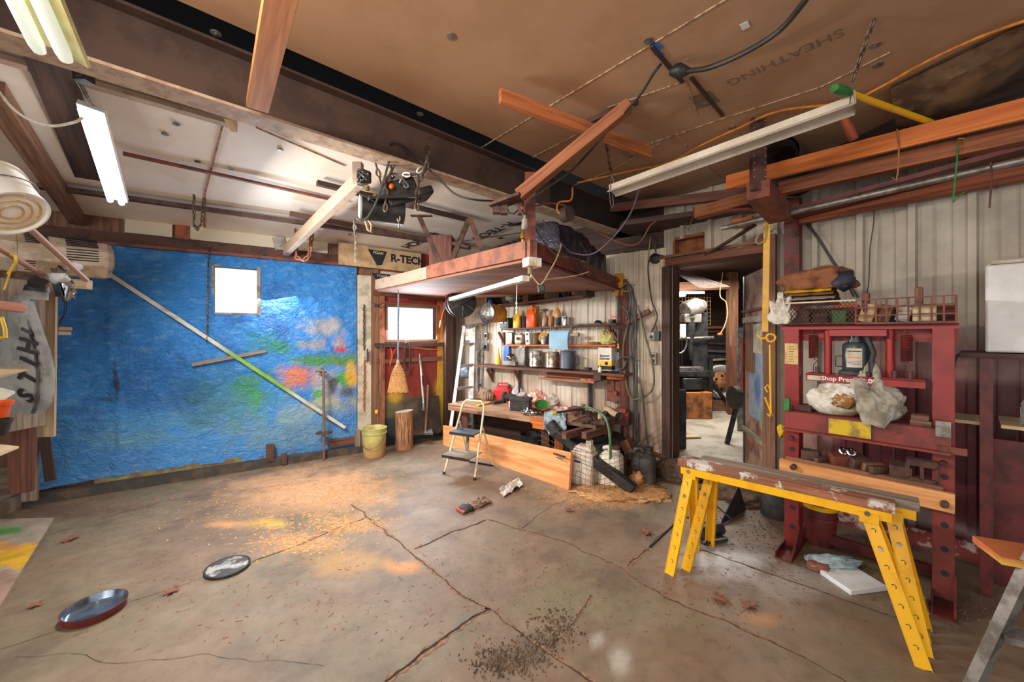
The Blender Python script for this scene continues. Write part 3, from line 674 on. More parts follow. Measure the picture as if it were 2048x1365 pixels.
mb = MB(); p = onw(417, 496, TW, .10); q = onw(414, 684, TW, .11); mb.links([p, q], .034, .005); mb.cyl(p + V((0, 0, .01)), onw(417, 496, TW, .0), .008)
one('chain', 'thin steel chain hanging straight down the blue tarp left of its window', 'chain', mb, M['chain'], 'loose chains')
t = thing('cane_bolt', 'upright steel pipe bolt with a bent handle standing before the painted tarp', 'door bolt', onw(648, 900, TW, .2))
a = onw(648, 893, TW, .2); a.z = 0; top = AT(647, 742, a.y); mb = MB()
mb.tube([a + V((0, 0, .01)), top - V((0, 0, .06)), top, top + V((-.10, .01, .0))], .016, 10); mb.build('rod', vmat('sprayed_pipe', .5), t, vcol=lambda p: lerp(lin((120, 96, 80)), lin((150, 170, 110)), sst(.45, .65, p[2]) * sst(1.0, .8, p[2])))
mb = MB(); mb.tube([top + V((-.02, .01, -.07)), top + V((-.02, .01, .03))], .014); mb.tube([top + V((-.05, .01, -.02)), top + V((.03, .01, -.02))], .010); mb.build('elbow', M['rust'], t)
mb = MB(); mb.box(AT(648, 866, a.y), (.16, .10, .02)); mb.build('guide', M['rust'], t)
mb = MB(FT); s0, s1 = S_of(532, TW, .14), S_of(549, TW, .14); sl(mb, s0, s1, .06, .26, .08, .15); one('bracket', 'taller rusty steel bracket post at the foot of the blue tarp', 'bracket', mb, M['rust'], bevel=.004)
mb = MB(FT); s0, s1 = S_of(563, TW, .14), S_of(574, TW, .14); sl(mb, s0, s1, .0, .14, .12, .17); one('bracket', 'shorter rusty steel bracket post right of the taller one under the tarp', 'bracket', mb, M['rust'], bevel=.004)
mb = MB(FT); sl(mb, S_of(655, TW), S_of(712, TW), .12, .21, .06, .10); one('wood_strip', 'red brown wood strip under the right end of the blue tarp', 'wood strip', mb, M['wred'])
mb = MB(FT); sl(mb, S_of(709, TW), S_of(728, TW), .05, .27, .04, .10); sl(mb, S_of(706, TW), S_of(716, TW), .07, .30, .10, .13); one('door_stop', 'worn pinkish wooden door stop at the foot of the white flaking post', 'door stop', mb, M['wgrey'])
mb = MB(); mb.links([onw(728, 610, TW, .05), onw(728, 700, TW, .05)], .05, .006); one('chain', 'dark chain hanging on the flaking white post beside the tarp', 'chain', mb, M['chain'], 'loose chains')
mb = MB(); mb.links([onw(729, 720, TW, .05), onw(728, 822, TW, .05)], .05, .005); one('chain', 'rust orange chain hanging low on the flaking white post', 'chain', mb, pm('orange_rust_chain', (176, 84, 44)), 'loose chains')
t = thing('latch', 'grey steel latch and bolt on the flaking white post', 'latch', onw(730, 715, TW, .06))
mb = MB(); mb.box(onw(732, 712, TW, .06), (.04, .03, .12)); mb.build('plate', M['galv'], t); mb = MB(); mb.cyl(onw(735, 698, TW, .09), onw(735, 726, TW, .09), .010); mb.build('bolt', M['rust'], t)
mb = MB(); mb.tube([onw(745, 607, TW, .10), onw(752, 612, TW, .2), onw(773, 604, TW, .22)], .012); mb.box(onw(748, 610, TW, .12), (.05, .05, .03)); one('strike_bar', 'rusty hinge arm sticking out from the post toward the small window', 'bar', mb, M['rust'])
# ---- far left corner: machine housing, boards, bag, poles, shelving
P, Q = AT(30, 505, 3.02), AT(210, 519, 3.42)
ax = (Q - P).normalized(); L = (Q - P).length
t = thing('machine_housing', 'beige eight sided sheet metal housing with louvre slots above the blue tarp', 'machine housing', (P + Q) / 2 - V((0, 0, .16)))
mb = MB(); fr = basis(P, (0, 0, 1), ax); n8 = 8; R = .165
ring = lambda d, r: [fr @ V((r * math.cos(2 * math.pi * (k + .5) / 8), r * math.sin(2 * math.pi * (k + .5) / 8), d)) for k in range(8)]
mb.add(ring(-.35, R) + ring(0, R) + ring(0, R * .97) + ring(L, R * .97), [(j * 8 + k, j * 8 + (k + 1) % 8, (j + 1) * 8 + (k + 1) % 8, (j + 1) * 8 + k) for j in range(3) for k in range(8)] + [tuple(range(24, 32))])
mb.build('shell', M['beige'], t, angle=20)
mb = MB(); mb.add(ring(L, R * .98) + ring(L + .03, R * .9), [(k, (k + 1) % 8, 8 + (k + 1) % 8, 8 + k) for k in range(8)] + [tuple(range(8, 16))]); mb.cyl(Q + ax * .02, Q + ax * .045, R * .62, n=18); mb.build('end_cap', M['greyw'], t)
ap = R * .97 * math.cos(math.pi / 8)
for face in range(8):
    a_ = 2 * math.pi * (face + 1) / 8; nrm = (fr.to_3x3() @ V((math.cos(a_), math.sin(a_), 0))); tg = ax.cross(nrm)
    if nrm.y > .3 or nrm.z < -.75: continue
    for d0, d1 in ((.04, .16), (L - .24, L - .06)):
        for k in range(5):
            if d0 < .1 and face % 2: continue
            mb = MB(); o = (k - 2) * .021; c = P + nrm * (ap + .001) + tg * o; mb.beam(c + ax * d0, c + ax * d1, .009, .004, up=nrm); mb.build('louvre', M['ink'], t)
def post(name, label, cat, a, b, y, wd, th, m, y2=None, **k):
    mb = MB(); p, q = AT(*a, y), AT(*b, y2 or y); mb.beam(p, q, th, wd, up=(1, .3, 0)); return one(name, label, cat, mb, m, **k)
post('wood_board', 'upright pale board behind the grey bag in the corner', 'board', (97, 548), (93, 874), 3.3, .11, .025, M['wpale'])
post('wood_board', 'short dark board slanting below the grey bag before the tarp', 'board', (88, 872), (101, 962), 3.45, .07, .02, M['wdark'])
post('corner_post', 'dark red brown post with a pale edge standing in the corner under the bag', 'post', (43, 760), (43, 985), 3.15, .13, .06, M['wred'])
post('slab_offcut', 'grey rough sawn slab with rounded foot leaning in the corner under the bag', 'board', (64, 820), (60, 1002), 3.42, .10, .03, M['wgrey'])
mb = MB(); mb.beam(AT(110, 566, 3.2), AT(179, 570, 3.25), .06, .075); one('wood_block', 'pale wooden cleat with scratched marks under the beige housing', 'block', mb, M['wpale'])
mb = MB(); mb.beam(AT(20, 572, 3.2), AT(75, 562, 3.25), .06, .10); one('wood_block', 'weathered wooden cleat at the frame edge under the beige housing', 'block', mb, M['wgrey'])
mb = MB(); mb.beam(AT(108, 658, 3.5), AT(132, 658, 3.5), .1, .03); mb.beam(AT(104, 667, 3.5), AT(130, 667, 3.5), .1, .03); one('wood_block', 'small cleat of two thin strips tied with wire before the tarp', 'block', mb, M['wpale'])
mb = MB(); mb.tube([AT(134, 590, 3.42), AT(133, 620, 3.42), AT(120, 650, 3.42), AT(106, 664, 3.42)], .003); mb.tube([AT(131, 592, 3.42), AT(128, 630, 3.42), AT(112, 655, 3.42)], .003); one('wire', 'loop of rusty wire hanging below the clear plastic package', 'wire', mb, M['rust'])
t = thing('package', 'crumpled clear plastic package hung at the end of the broom pole', 'package', AT(128, 598, 2.95))
c0 = AT(127, 568, 2.95); mb = MB(basis(c0, (-.25, 0, 1), (0, -1, 0))); mb.blob((0, 0, 0), (.14, .055, .04), 4, .5, 2.2, 3, floor=False); mb.build('wrapper', M['chrome'], t)
mb = MB(basis(c0 + V((.0, -.045, -.02)), (-.25, 0, 1), (0, -1, 0))); mb.box((0, 0, 0), (.16, .05, .012)); mb.build('card', M['slate'], t, bevel=.003)
mb = MB(); mb.blob(AT(118, 556, 2.9), (.07, .03, .04), 7, .5, 2, 3, floor=False); mb.blob(AT(150, 534, 2.95), (.05, .03, .03), 9, .5, 2, 3, floor=False); mb.build('tape_end', M['white'], t); mb = MB(); mb.tube([AT(127, 552, 2.93), AT(150, 540, 2.68)], .003); mb.build('string', M['tancord'], t)
polem = wood('pink_brown_pole', (190, 146, 124), (150, 108, 88), .55, 14)
mb = MB(); mb.tube([AT(-30, 375, 1.85), AT(172, 560, 2.75)], .017, 12); one('pole', 'long wooden broom pole slanting down in front of the beige housing', 'pole', mb, polem, 'poles in the corner')
mb = MB(); mb.tube([AT(-30, 478, 2.3), AT(84, 550, 2.9)], .019, 12); one('pole', 'shorter wooden pole below the long one at the left frame edge', 'pole', mb, polem, 'poles in the corner')
# white pail on its side, seen from its ringed bottom
c = AT(26, 428, 1.85); axp = V((.62, -.18, -.62)).normalized(); fr = basis(c, V((0, 1, 0)), axp)
t = thing('pail', 'white plastic pail with dirty ringed bottom lying tilted at the top left', 'pail', c - V((0, 0, .2)))
mb = MB(); mb.lathe([(.150, -.20), (.150, -.18), (.142, -.18), (.128, -.03), (.132, -.02), (.132, .0), (.124, .0), (.118, -.012), (.0, -.012)], fr, 36); mb.build('body', pm('bright_pail', (240, 238, 232), (224, 216, 200), 5, .4, bump=.02), t)
for r in (.04, .07, .10):
    mb = MB(); mb.tube([fr @ V((r * math.cos(k * .2618), r * math.sin(k * .2618), -.011)) for k in range(24)], .005, 6, closed=True); mb.build('ring', pm('stained_plastic', (190, 150, 90), (226, 206, 170), 8, .5), t)
mb = MB(); mb.tube([fr @ V((.146 * math.cos(a), .146 * math.sin(a), -.15 + .06 * math.sin(a))) for a in [k * .1571 for k in range(21)]], .003); mb.build('bail', M['galv'], t)
# grey leaf vacuum bag
t = thing('collector_bag', 'grey cloth collector bag with big black letters hanging at the left', 'bag', AT(50, 826, 2.75))
def bagprof(v):
    L_ = [(0, 20, 66), (.12, 14, 73), (.3, 4, 88), (.5, -14, 104), (.68, -34, 112), (.8, -44, 110), (.93, -46, 104), (1.0, -34, 92)]
    xs = [q[0] for q in L_]
    for i in range(len(L_) - 1):
        if v <= L_[i + 1][0]:
            k = (v - L_[i][0]) / (L_[i + 1][0] - L_[i][0]); return L_[i][1] + (L_[i + 1][1] - L_[i][1]) * k, L_[i][2] + (L_[i + 1][2] - L_[i][2]) * k
    return L_[-1][1:]
def bagpt(u, v, sgn=1):
    l, r = bagprof(v); x = l + (r - l) * u; y = 592 + 236 * v; 
    d = .10 * math.sin(math.pi * min(1, max(0, u))) ** .6 * (.45 + .55 * math.sin(math.pi * min(1, v * .85 + .12)))
    fold = .03 * math.exp(-((u - .80 + .22 * (1 - v) ** 2) / .035) ** 2) * sst(.1, .4, v) - .012 * noise.noise(V((u * 4, v * 5, 2)))
    return AT(x, y, 2.72 - d * sgn + fold * (sgn > 0))
mb = MB(); mb.grid(lambda u, v: bagpt(u, v, 1), 36, 36); mb.grid(lambda u, v: bagpt(1 - u, v, -1), 20, 20); mb.build('body', M['bag'], t)
mb = MB(); mb.tube([AT(70, 598, 2.72), AT(72, 586, 2.72), AT(74, 570, 2.72)], [.062, .058, .052], 16); mb.build('collar', M['bag'], t)
mb = MB(); mb.tube([AT(74, 583, 2.72), AT(75, 572, 2.72)], [.064, .056], 16); mb.build('strap', M['black'], t)
mb = MB(); mb.tube([AT(75, 578, 2.72), AT(77, 562, 2.7)], [.050, .048], 16, caps=True); mb.build('inlet', M['black'], t)
for ch, u, v in (('S', .655, .855), ('T', .645, .70), ('I', .64, .57), ('H', .635, .44), ('L', .63, .31)):
    p = bagpt(u, v); du = (bagpt(u + .04, v) - bagpt(u - .04, v)).normalized(); dv = (bagpt(u, v - .04) - bagpt(u, v + .04)).normalized(); nr = du.cross(dv)
    mb = MB(); X = dv * .97 + du * .22; fr = basis(p + nr * .012, X, nr); mb.text(ch, .135, fr, .001, .005, .25)
    mb.build('lettering', M['ink'], t)
# shelving at the left frame edge
mb = MB(); mb.beam(AT(-60, 605, 2.1), AT(46, 617, 2.35), .05, .055); one('wood_rail', 'rounded end of a pinkish wood rail at the left frame edge', 'rail', mb, wood('pink_wood', (214, 150, 122), (184, 120, 96)), bevel=.012)
mb = MB(); mb.tube([AT(3, 635, 2.2), AT(10, 660, 2.2), AT(11, 675, 2.2), AT(0, 676, 2.2)], .009, 8); one('hook', 'yellow plastic hook hanging under the pinkish rail', 'hook', mb, M['yelpl'])
mb = MB(); mb.tube([AT(18, 508, 2.5), AT(30, 512, 2.5), AT(32, 525, 2.5), AT(16, 548, 2.5)], .008, 8); mb.tube([AT(32, 524, 2.5), AT(20, 545, 2.5), AT(8, 580, 2.5)], .005, 8); one('bungee_cord', 'yellow bungee cord hooked below the white pail', 'bungee cord', mb, M['yelpl'])
mb = MB(); mb.add([AT(-80, 738, 1.8), AT(58, 736, 2.3), AT(20, 748, 1.95), AT(-80, 780, 1.5)], [(0, 1, 2, 3), (3, 2, 1, 0)]); mb.M = None
one('shelf_board', 'pale plywood shelf board across the front of the grey bag', 'shelf', MB().add([AT(-90, 737, 1.9), AT(58, 735, 2.3), AT(58, 740, 2.3), AT(-90, 770, 1.5), AT(-90, 745, 1.9), AT(58, 741, 2.3), AT(0, 757, 2.0), AT(-90, 790, 1.5)], [(0, 1, 2, 3), (4, 7, 6, 5), (3, 2, 6, 7), (1, 5, 6, 2), (0, 4, 5, 1)]), M['wpale'])
one('shelf_board', 'thick white painted shelf corner under the plywood shelf', 'shelf', MB().add([AT(-90, 752, 1.7), AT(30, 783, 2.0), AT(-90, 850, 1.5), AT(-90, 765, 1.7), AT(30, 787, 2.0), AT(-90, 862, 1.5)], [(0, 1, 2), (3, 5, 4), (1, 4, 5, 2), (0, 3, 4, 1)]), pm('cream_shelf', (226, 214, 180), None, 6, .6))
one('shelf_board', 'lowest plywood shelf board with dusty edge at the left frame edge', 'shelf', MB().add([AT(-90, 880, 2.2), AT(38, 893, 2.3), AT(-90, 935, 1.7), AT(-90, 888, 2.2), AT(38, 897, 2.3), AT(-90, 950, 1.7)], [(0, 1, 2), (3, 5, 4), (1, 4, 5, 2), (0, 3, 4, 1)]), M['wpale'])
t = thing('plant_pot', 'orange red plastic pot on the stack at the left frame edge', 'pot', AT(-10, 836, 1.72)); c = AT(-12, 836, 1.72)
mb = MB(); mb.lathe([(.040, 0), (.05, .055), (.056, .055), (.058, .07), (.05, .07), (.038, .01), (0, .01)], F(c), 24); mb.build('body', M['orangepl'], t)
t = thing('plant_pot', 'black plastic pot under the orange red pot', 'pot', AT(-12, 872, 1.72)); c = AT(-12, 872, 1.72)
mb = MB(); mb.lathe([(.038, 0), (.05, .055), (.054, .055), (.056, .07), (.048, .07), (.036, .01), (0, .01)], F(c), 24); mb.build('body', M['black'], t)
mb = MB(); mb.beam(Zp(52, 1002, .03), V((-4.0, 2.2, .03)), .05, .14); mb.beam(Zp(40, 985, .1), V((-4.1, 2.2, .3)), .03, .5); one('wood_crate', 'grey wooden crate base at the left frame edge under the shelves', 'crate', mb, M['wgrey'])
mb = MB(); mb.beam(AT(2, 560, 2.9), AT(2, 860, 2.9), .3, .3); one('shelf_post', 'shaded grey wooden post behind the grey bag at the frame edge', 'post', mb, M['wgrey'])
def plcol(p):
    a, b = pix(p); c = lin((176, 160, 140)); k = nz(p, 6, 3) * 8
    c = lerp(c, lin((70, 150, 60)), .85 * (1 - sst(.5, 1.2, math.hypot((a - 15) / 40, (b - 1063 + k) / 12)))); c = lerp(c, lin((236, 180, 30)), .95 * sst(1083, 1092, b + k) * sst(1142, 1134, b + k)); c = lerp(c, lin((206, 140, 90)), .8 * (1 - sst(.5, 1.2, math.hypot((a - 10) / 40, (b - 1095) / 10)))); return lerp(c, lin((160, 120, 104)), .7 * sst(1140, 1150, b))
mb = MB(); A, B, C_, D = Zp(108, 1036, .012), Zp(0, 1212, .012), Zp(-130, 1212, .012), Zp(-60, 1040, .012)
mb.grid(lambda u, v: (D + (A - D) * u) * (1 - v) + (C_ + (B - C_) * u) * v, 40, 40); mb.add([A, B, A - V((0, 0, .012)), B - V((0, 0, .012)), D, D - V((0, 0, .012)), C_, C_ - V((0, 0, .012))], [(0, 1, 3, 2), (4, 0, 2, 5), (1, 6, 7, 3)])
one('plywood_sheet', 'sheet of plywood lying on the floor sprayed yellow and green', 'plywood', mb, vmat('sprayed_plywood', .7), vcol=plcol)
# ---- far bay: bucket, log, broom, axe, tools
t = thing('bucket', 'grubby yellow plastic bucket with wire handle on the floor before the post', 'bucket', Zp(749, 918))
def bkt(p):
    k = nz(p, 7, 3); c = lerp(lin((212, 188, 144)), lin((198, 148, 96)), sst(-.2, .3, k + (.16 - p[2]) * 4)); return lerp(c, lin((192, 186, 110)), sst(.05, .4, k + (p[2] - .2) * 3))
b0_ = Zp(749, 912); mb = MB(); mb.lathe([(.125, 0), (.132, .01), (.142, .29), (.152, .29), (.152, .30), (.145, .30), (.148, .355), (.152, .36), (.147, .362), (.142, .35), (.126, .02), (0, .02)], F(b0_), 32); mb.build('body', vmat('grubby_pail', .5, bump=.05), t, vcol=bkt)
mb = MB(); mb.tube([b0_ + V((.153 * math.cos(a), -.153 * abs(math.sin(a)) - .02, .30 - .17 * math.sin(a))) for a in [k * math.pi / 16 for k in range(17)]], .003, 6); mb.build('handle', M['rust'], t)
lg = Zp(808, 897); mb = MB(); pr = []
lm = N('log_bark'); co = lm.coord('Object', (1, 1, .12)); f = lm.noise(co, 55, 4, .6); lm.bump(f, .9, .03); M['bark'] = lm.done(lm.mix(lm.ramp(f, .35, .65), lin((196, 140, 96)), lin((120, 78, 56))), .85)
n = 28; vs_ = []
for j, zz in enumerate((0, .1, .2, .3, .4, .49, .5)):
    for k in range(n):
        a = 2 * math.pi * k / n; r = .115 + .012 * noise.noise(V((math.cos(a) * 2.4, math.sin(a) * 2.4, zz * .6))) + .006 * noise.noise(V((math.cos(a) * 9, math.sin(a) * 9, zz)));
        vs_.append(lg + V((r * math.cos(a), r * math.sin(a), zz + (.012 * math.cos(a) if j > 4 else 0))))
mb.add(vs_, [(j * n + k, j * n + (k + 1) % n, (j + 1) * n + (k + 1) % n, (j + 1) * n + k) for j in range(6) for k in range(n)])
t = thing('log', 'upright section of split log standing on the floor under the broom', 'log', lg); mb.build('bark', M['bark'], t, angle=60)
mb = MB(); mb.add([lg + V((.118 * math.cos(2 * math.pi * k / n), .118 * math.sin(2 * math.pi * k / n), .502 + .012 * math.cos(2 * math.pi * k / n))) for k in range(n)], [tuple(range(n))]); mb.build('cut_face', M['wgrey'], t)
# broom hangs on the platform edge
t = thing('broom', 'corn broom with blue grey handle hanging head down from the loft edge', 'broom', AT(797, 783, 4.85))
mb = MB(); mb.tube([AT(797, 588, 4.85), AT(796, 726, 4.85)], .011, 10); mb.build('handle', pm('blue_grey_handle', (120, 136, 156), (92, 106, 126)), t)
mb = MB(); mb.tube([AT(796, 720, 4.85), AT(796, 734, 4.85)], [.014, .032], 12); mb.build('collar', M['tan'], t)
bm_ = N('broom_corn'); co = bm_.coord('Object', (1, 1, .06)); f = bm_.noise(co, 180, 3, .6); bm_.bump(f, .8, .01); M['corn'] = bm_.done(bm_.mix(bm_.ramp(f, .35, .65), lin((206, 152, 88)), lin((150, 98, 54))), .8)
c = AT(796, 730, 4.85); mb = MB(); vs_ = []; n = 40
for j, (zz, rx) in enumerate(((0, .035), (-.08, .065), (-.16, .088), (-.24, .105), (-.335, .125))):
    for k in range(n):
        a = 2 * math.pi * k / n; wv = 1 + .07 * (k % 2) ; vs_.append(c + V((rx * math.cos(a) * wv, rx * .36 * math.sin(a) * wv, zz - (.018 * rnd.random() if j == 4 else 0))))
mb.add(vs_, [(j * n + k, j * n + (k + 1) % n, (j + 1) * n + (k + 1) % n, (j + 1) * n + k) for j in range(4) for k in range(n)] + [tuple(range(4 * n, 5 * n))]); mb.build('bristles', M['corn'], t, angle=70)
for zz, rx in ((-.06, .062), (-.10, .077), (-.13, .086)):
    mb = MB(); mb.tube([c + V((rx * 1.04 * math.cos(a), rx * .41 * math.sin(a), zz)) for a in [k * .2094 for k in range(30)]], .003, 5, closed=True); mb.build('stitching', M['tancord'], t)
mb = MB(); mb.tube([AT(797, 592, 4.85), AT(797, 560, 4.85), AT(798, 556, 4.9)], .004); one('hook', 'thin wire hook holding the broom on the loft edge', 'hook', mb, M['rust'], 'wire hooks on the loft edge')
mb = MB(); mb.tube([AT(781, 592, 4.95), AT(781, 562, 4.95), AT(782, 558, 5.0)], .004); one('hook', 'empty wire hook left of the broom on the loft edge', 'hook', mb, M['rust'], 'wire hooks on the loft edge')
t = thing('axe', 'wood handled axe leaning head down in the red bay', 'axe', onw(852, 880, RW, .2))
p, q = onw(856, 770, RW, .06), onw(851, 866, RW, .22); mb = MB(); mb.beam(p, q, .022, .034, up=(1, 0, 0)); mb.build('handle', M['wold'], t, bevel=.006)
mb = MB(basis(q + V((.01, 0, -.01)), (1, .3, 0), (0, -.3, 1))); mb.prism([(-.03, .03), (.05, .05), (.08, .09), (.09, -.07), (.04, -.04), (-.03, -.04)], .03); mb.build('head', M['steel'], t)
t = thing('digging_bar', 'pale pole tool with black grip leaning in the red bay beside the axe', 'pole tool', onw(851, 820, RW, .15))
mb = MB(); mb.tube([onw(841, 728, RW, .06), onw(848, 822, RW, .14)], .013, 10); mb.build('shaft', M['whitep'], t)
mb = MB(); mb.tube([onw(839, 708, RW, .06), onw(841, 730, RW, .06)], [.008, .024], 10); mb.build('tip', M['galv'], t)
mb = MB(); mb.tube([onw(844, 752, RW, .08), onw(846, 772, RW, .10)], .019, 10); mb.build('grip', M['black'], t)
mb = MB(); mb.tube([onw(847, 808, RW, .14), onw(846, 822, RW, .18)], .014, 10); mb.build('bracket', M['galv'], t)
mb = MB(); mb.beam(onw(846, 795, RW, .12) , onw(848, 866, RW, .25), .56, .02, up=(0, -1, .2)); 
p = [onw(806, 800, RW, .06), onw(876, 792, RW, .06), onw(882, 866, RW, .2), onw(808, 874, RW, .2)]; mb = MB(); mb.add(p + [x + V((.006, .015, 0)) for x in p], [(3, 2, 1, 0), (4, 5, 6, 7), (0, 1, 5, 4), (1, 2, 6, 5), (3, 0, 4, 7)])
one('metal_sheet', 'dark steel sheet leaning in the red bay behind the axe', 'metal sheet', mb, pm('dark_sheet', (84, 74, 66), (112, 96, 80), 5, .5, .5))
def cord(name, label, pts, r, m, cat='cord', group=None):
    P = [V(p) for p in pts]; out = []
    for i in range(len(P) - 1):
        p0, p1, p2, p3 = P[max(i - 1, 0)], P[i], P[i + 1], P[min(i + 2, len(P) - 1)]
        for k in range(7):
            t = k / 7; out.append(.5 * ((2 * p1) + (p2 - p0) * t + (2 * p0 - 5 * p1 + 4 * p2 - p3) * t * t + (3 * p1 - p0 - 3 * p2 + p3) * t ** 3))
    out.append(P[-1]); mb = MB(); mb.tube(out, r, 7); return one(name, label, cat, mb, m, group)
cord('cord', 'orange red cord looped on the red wall left of the broom', [onw(*a, RW, .05) for a in ((763, 745), (768, 700), (778, 690), (783, 706), (780, 730), (790, 700), (806, 694), (840, 696), (872, 700))], .006, pm('coral_cord', (226, 96, 54)))
cord('cord', 'brown cord sagging along the red wall below the window', [onw(*a, RW, .04) for a in ((800, 695), (830, 697), (860, 700), (890, 697), (900, 695))], .005, M['tancord'])
t = thing('extension_cord', 'grey extension cord hanging at the red bay post with an amber plug end', 'cord', onw(757, 830, RW, .1))
mb = MB(); mb.tube([onw(*a, RW, .10) for a in ((762, 690), (763, 740), (762, 780), (758, 805), (753, 815))], .006); mb.build('cable', M['greycord'], t)
mb = MB(); mb.box(onw(753, 824, RW, .10), (.035, .03, .05)); mb.build('plug', M['yelpl'], t, bevel=.006)
mb = MB()
for k in range(3): mb.tube([onw(814 + 8 * math.cos(a) * (1 - k * .15), 716 + (26 + 5 * k) * math.sin(a), RW, .05 + .01 * k) for a in [j * .3142 for j in range(20)]], .006, 6, closed=True)
one('rope', 'coil of dark rope hanging on the red wall right of the broom', 'rope', mb, pm('dark_rope', (72, 62, 50), (50, 44, 38), 30))
# ================================================================ BENCH, SHELVES AND THE CREAM WALL
BZ = .58
A, B = V((-.893, 5.40, BZ)), V((.911, 4.156, BZ)); bdx = (B - A).normalized(); bn = V((-bdx.y, bdx.x, 0))
if bn.y < 0: bn = -bn
def BP(px, py, z=BZ): return Zp(px, py, z)
t = thing('workbench', 'low worn wooden workbench along the cream corrugated wall', 'workbench', (A + B) / 2 + bn * .3 - V((0, 0, BZ)))
top_poly = [(A.x, A.y), (B.x - .02, B.y + .02), (B.x + .03, B.y + .05), (1.17, 4.42), (1.22, 4.66), (.1, 5.5), (-.62, 5.98)]
Lb = (B - A).length
mb = MB(basis(A, bdx, (0, 0, 1)))
for k in range(3): mb.box((Lb * .43, .11 + .21 * k, -.02), (Lb * .86, .208, .04))
mb.build('tabletop', M['wbench'], t, bevel=.003)
mb = MB(basis(A, bdx, (0, 0, 1))); mb.box((Lb * .36, .005, -.055), (Lb * .70, .03, .05)); mb.build('apron', M['wbench'], t)
mb = MB(basis(A, bdx, (0, 0, 1))); mb.box((Lb * .70, -.02, -.05), (Lb * .14, .05, .06)); mb.box((Lb * .68, -.03, -.105), (Lb * .07, .05, .05)); mb.build('cleat', M['worange'], t)
mb = MB(); mb.prism([(B.x - .42, B.y + .28), (B.x - .02, B.y + .0), (B.x + .28, B.y + .30), (B.x + .1, B.y + .62), (B.x - .2, B.y + .7)], .035, F((0, 0, BZ - .045))); mb.build('end_board', pm('oily_wood', (112, 84, 64), (74, 56, 46), 9, .7), t)
for u in (.10, .30):
    mb = MB(); p = BP(1108 + u * 200, 872, BZ - .08); mb.beam(p, p + V((.33, .30, 0)), .06, .07); mb.build('joist', M['wred'], t)
for px, y in ((930, 5.52), (1090, 4.72), (1117, 4.62), (1215, 4.55)):
    for_ = AT(px, 870, y); mb = MB(); mb.beam((for_.x, y, 0), (for_.x, y, BZ - .04), .09, .09, up=(1, 0, 0)); mb.build('leg', M['wred'] if px != 1117 else M['worange'], t)
mb = MB(); mb.beam(A + bn * .55 + V((0, 0, -.35)), A + bdx * 2.0 + bn * .55 + V((0, 0, -.35)), .02, .5); mb.build('back_panel', M['wdark'], t)
# plank leaning under the bench
p0, p1 = Zp(886, 890), Zp(1137, 981); q0, q1 = AT(886, 851, p0.y + .08), AT(1142, 906, p1.y + .06)
t = thing('plank', 'wide fresh pine plank standing on edge along the bench front', 'plank', (p0 + p1) / 2)
mb = MB(); X = (p1 - p0).normalized(); Lp = (p1 - p0).length
nrm = X.cross((q0 - p0)).normalized(); 
if nrm.y > 0: nrm = -nrm
back = -nrm * .035; nn = 12
fs = []; vs_ = []
for i in range(nn + 1):
    u = i / nn; a = p0 + (p1 - p0) * u; b = q0 + (q1 - q0) * u; vs_ += [a, b, b + back, a + back]
uv = []
for i in range(nn):
    o = i * 4; l0, l1 = Lp * i / nn, Lp * (i + 1) / nn
    for f, (va, vb) in (((o, o + 1, o + 5, o + 4), (0, .33)), ((o + 1, o + 2, o + 6, o + 5), (.4, .44)), ((o + 2, o + 3, o + 7, o + 6), (.5, .83))):
        fs.append(f[::-1]); uv.append([(l1, va), (l1, vb), (l0, vb), (l0, va)])
fs += [(0, 3, 2, 1), (nn * 4, nn * 4 + 1, nn * 4 + 2, nn * 4 + 3)]; uv += [[(0, 0), (.04, 0), (.04, .3), (0, .3)]] * 2
mb.add(vs_, fs, uv); mb.build('board', wood('plank_pine', (232, 168, 108), (206, 128, 72), .6, 16), t)
mb = MB(); c = AT(1120, 911, 3.95); mb.M = basis(c + nrm * .012, X, nrm); mb.box((0, 0, 0), (.16, .016, .001)); mb.box((.01, -.03, 0), (.10, .008, .001)); mb.build('stamp', M['ink'], t)
# ---- step stool
t = thing('step_stool', 'folding two step stool with cream tube frame before the bench', 'step stool', Zp(930, 950))
fl, frt = Zp(888, 949), Zp(949, 961); fl.z = frt.z = 0; ht = .80
hx = (frt - fl).normalized(); bk = V((-hx.y, hx.x, 0)); 
if bk.y < 0: bk = -bk
tl, tr = fl + hx * .05 + bk * .28 + V((0, 0, .70)), frt - hx * .05 + bk * .28 + V((0, 0, .70))
ctop = (tl + tr) / 2 + bk * .035 + V((0, 0, .085)); hw = (tr - tl).length / 2
def arcpts(): return [tl, tl + hx * .012 + bk * .012 + V((0, 0, .045)), tl + hx * .05 + bk * .028 + V((0, 0, .08)), tr - hx * .05 + bk * .028 + V((0, 0, .08)), tr - hx * .012 + bk * .012 + V((0, 0, .045)), tr]
ivory = pm('ivory_enamel', (222, 206, 176), (196, 176, 142), 8, .4, bump=.02)
mb = MB(); mb.tube([fl] + arcpts() + [frt], .0125, 10); mb.build('front_frame', ivory, t)
mb = MB(); mb.tube([ctop - hx * .05, ctop + hx * .05], .015, 10); mb.build('grip', M['darkm'], t)
for k, (z, dep) in enumerate(((.46, .20), (.235, .26))):
    f_ = z / .70; c = (fl + frt) / 2 + bk * (.28 * f_) + V((0, 0, z)); wd = (frt - fl).length - .1 * f_ - .01
    mb = MB(basis(c, hx, (0, 0, 1))); mb.box((0, -.05 + .02, 0), (wd, dep, .012)); mb.build('step', M['slate'] if k == 0 else M['wgrey'], t, bevel=.003)
    mb = MB(basis(c, hx, (0, 0, 1))); mb.box((0, -.05 + .02 - dep / 2, -.012), (wd, .012, .03)); mb.build('step_lip', M['black'], t)
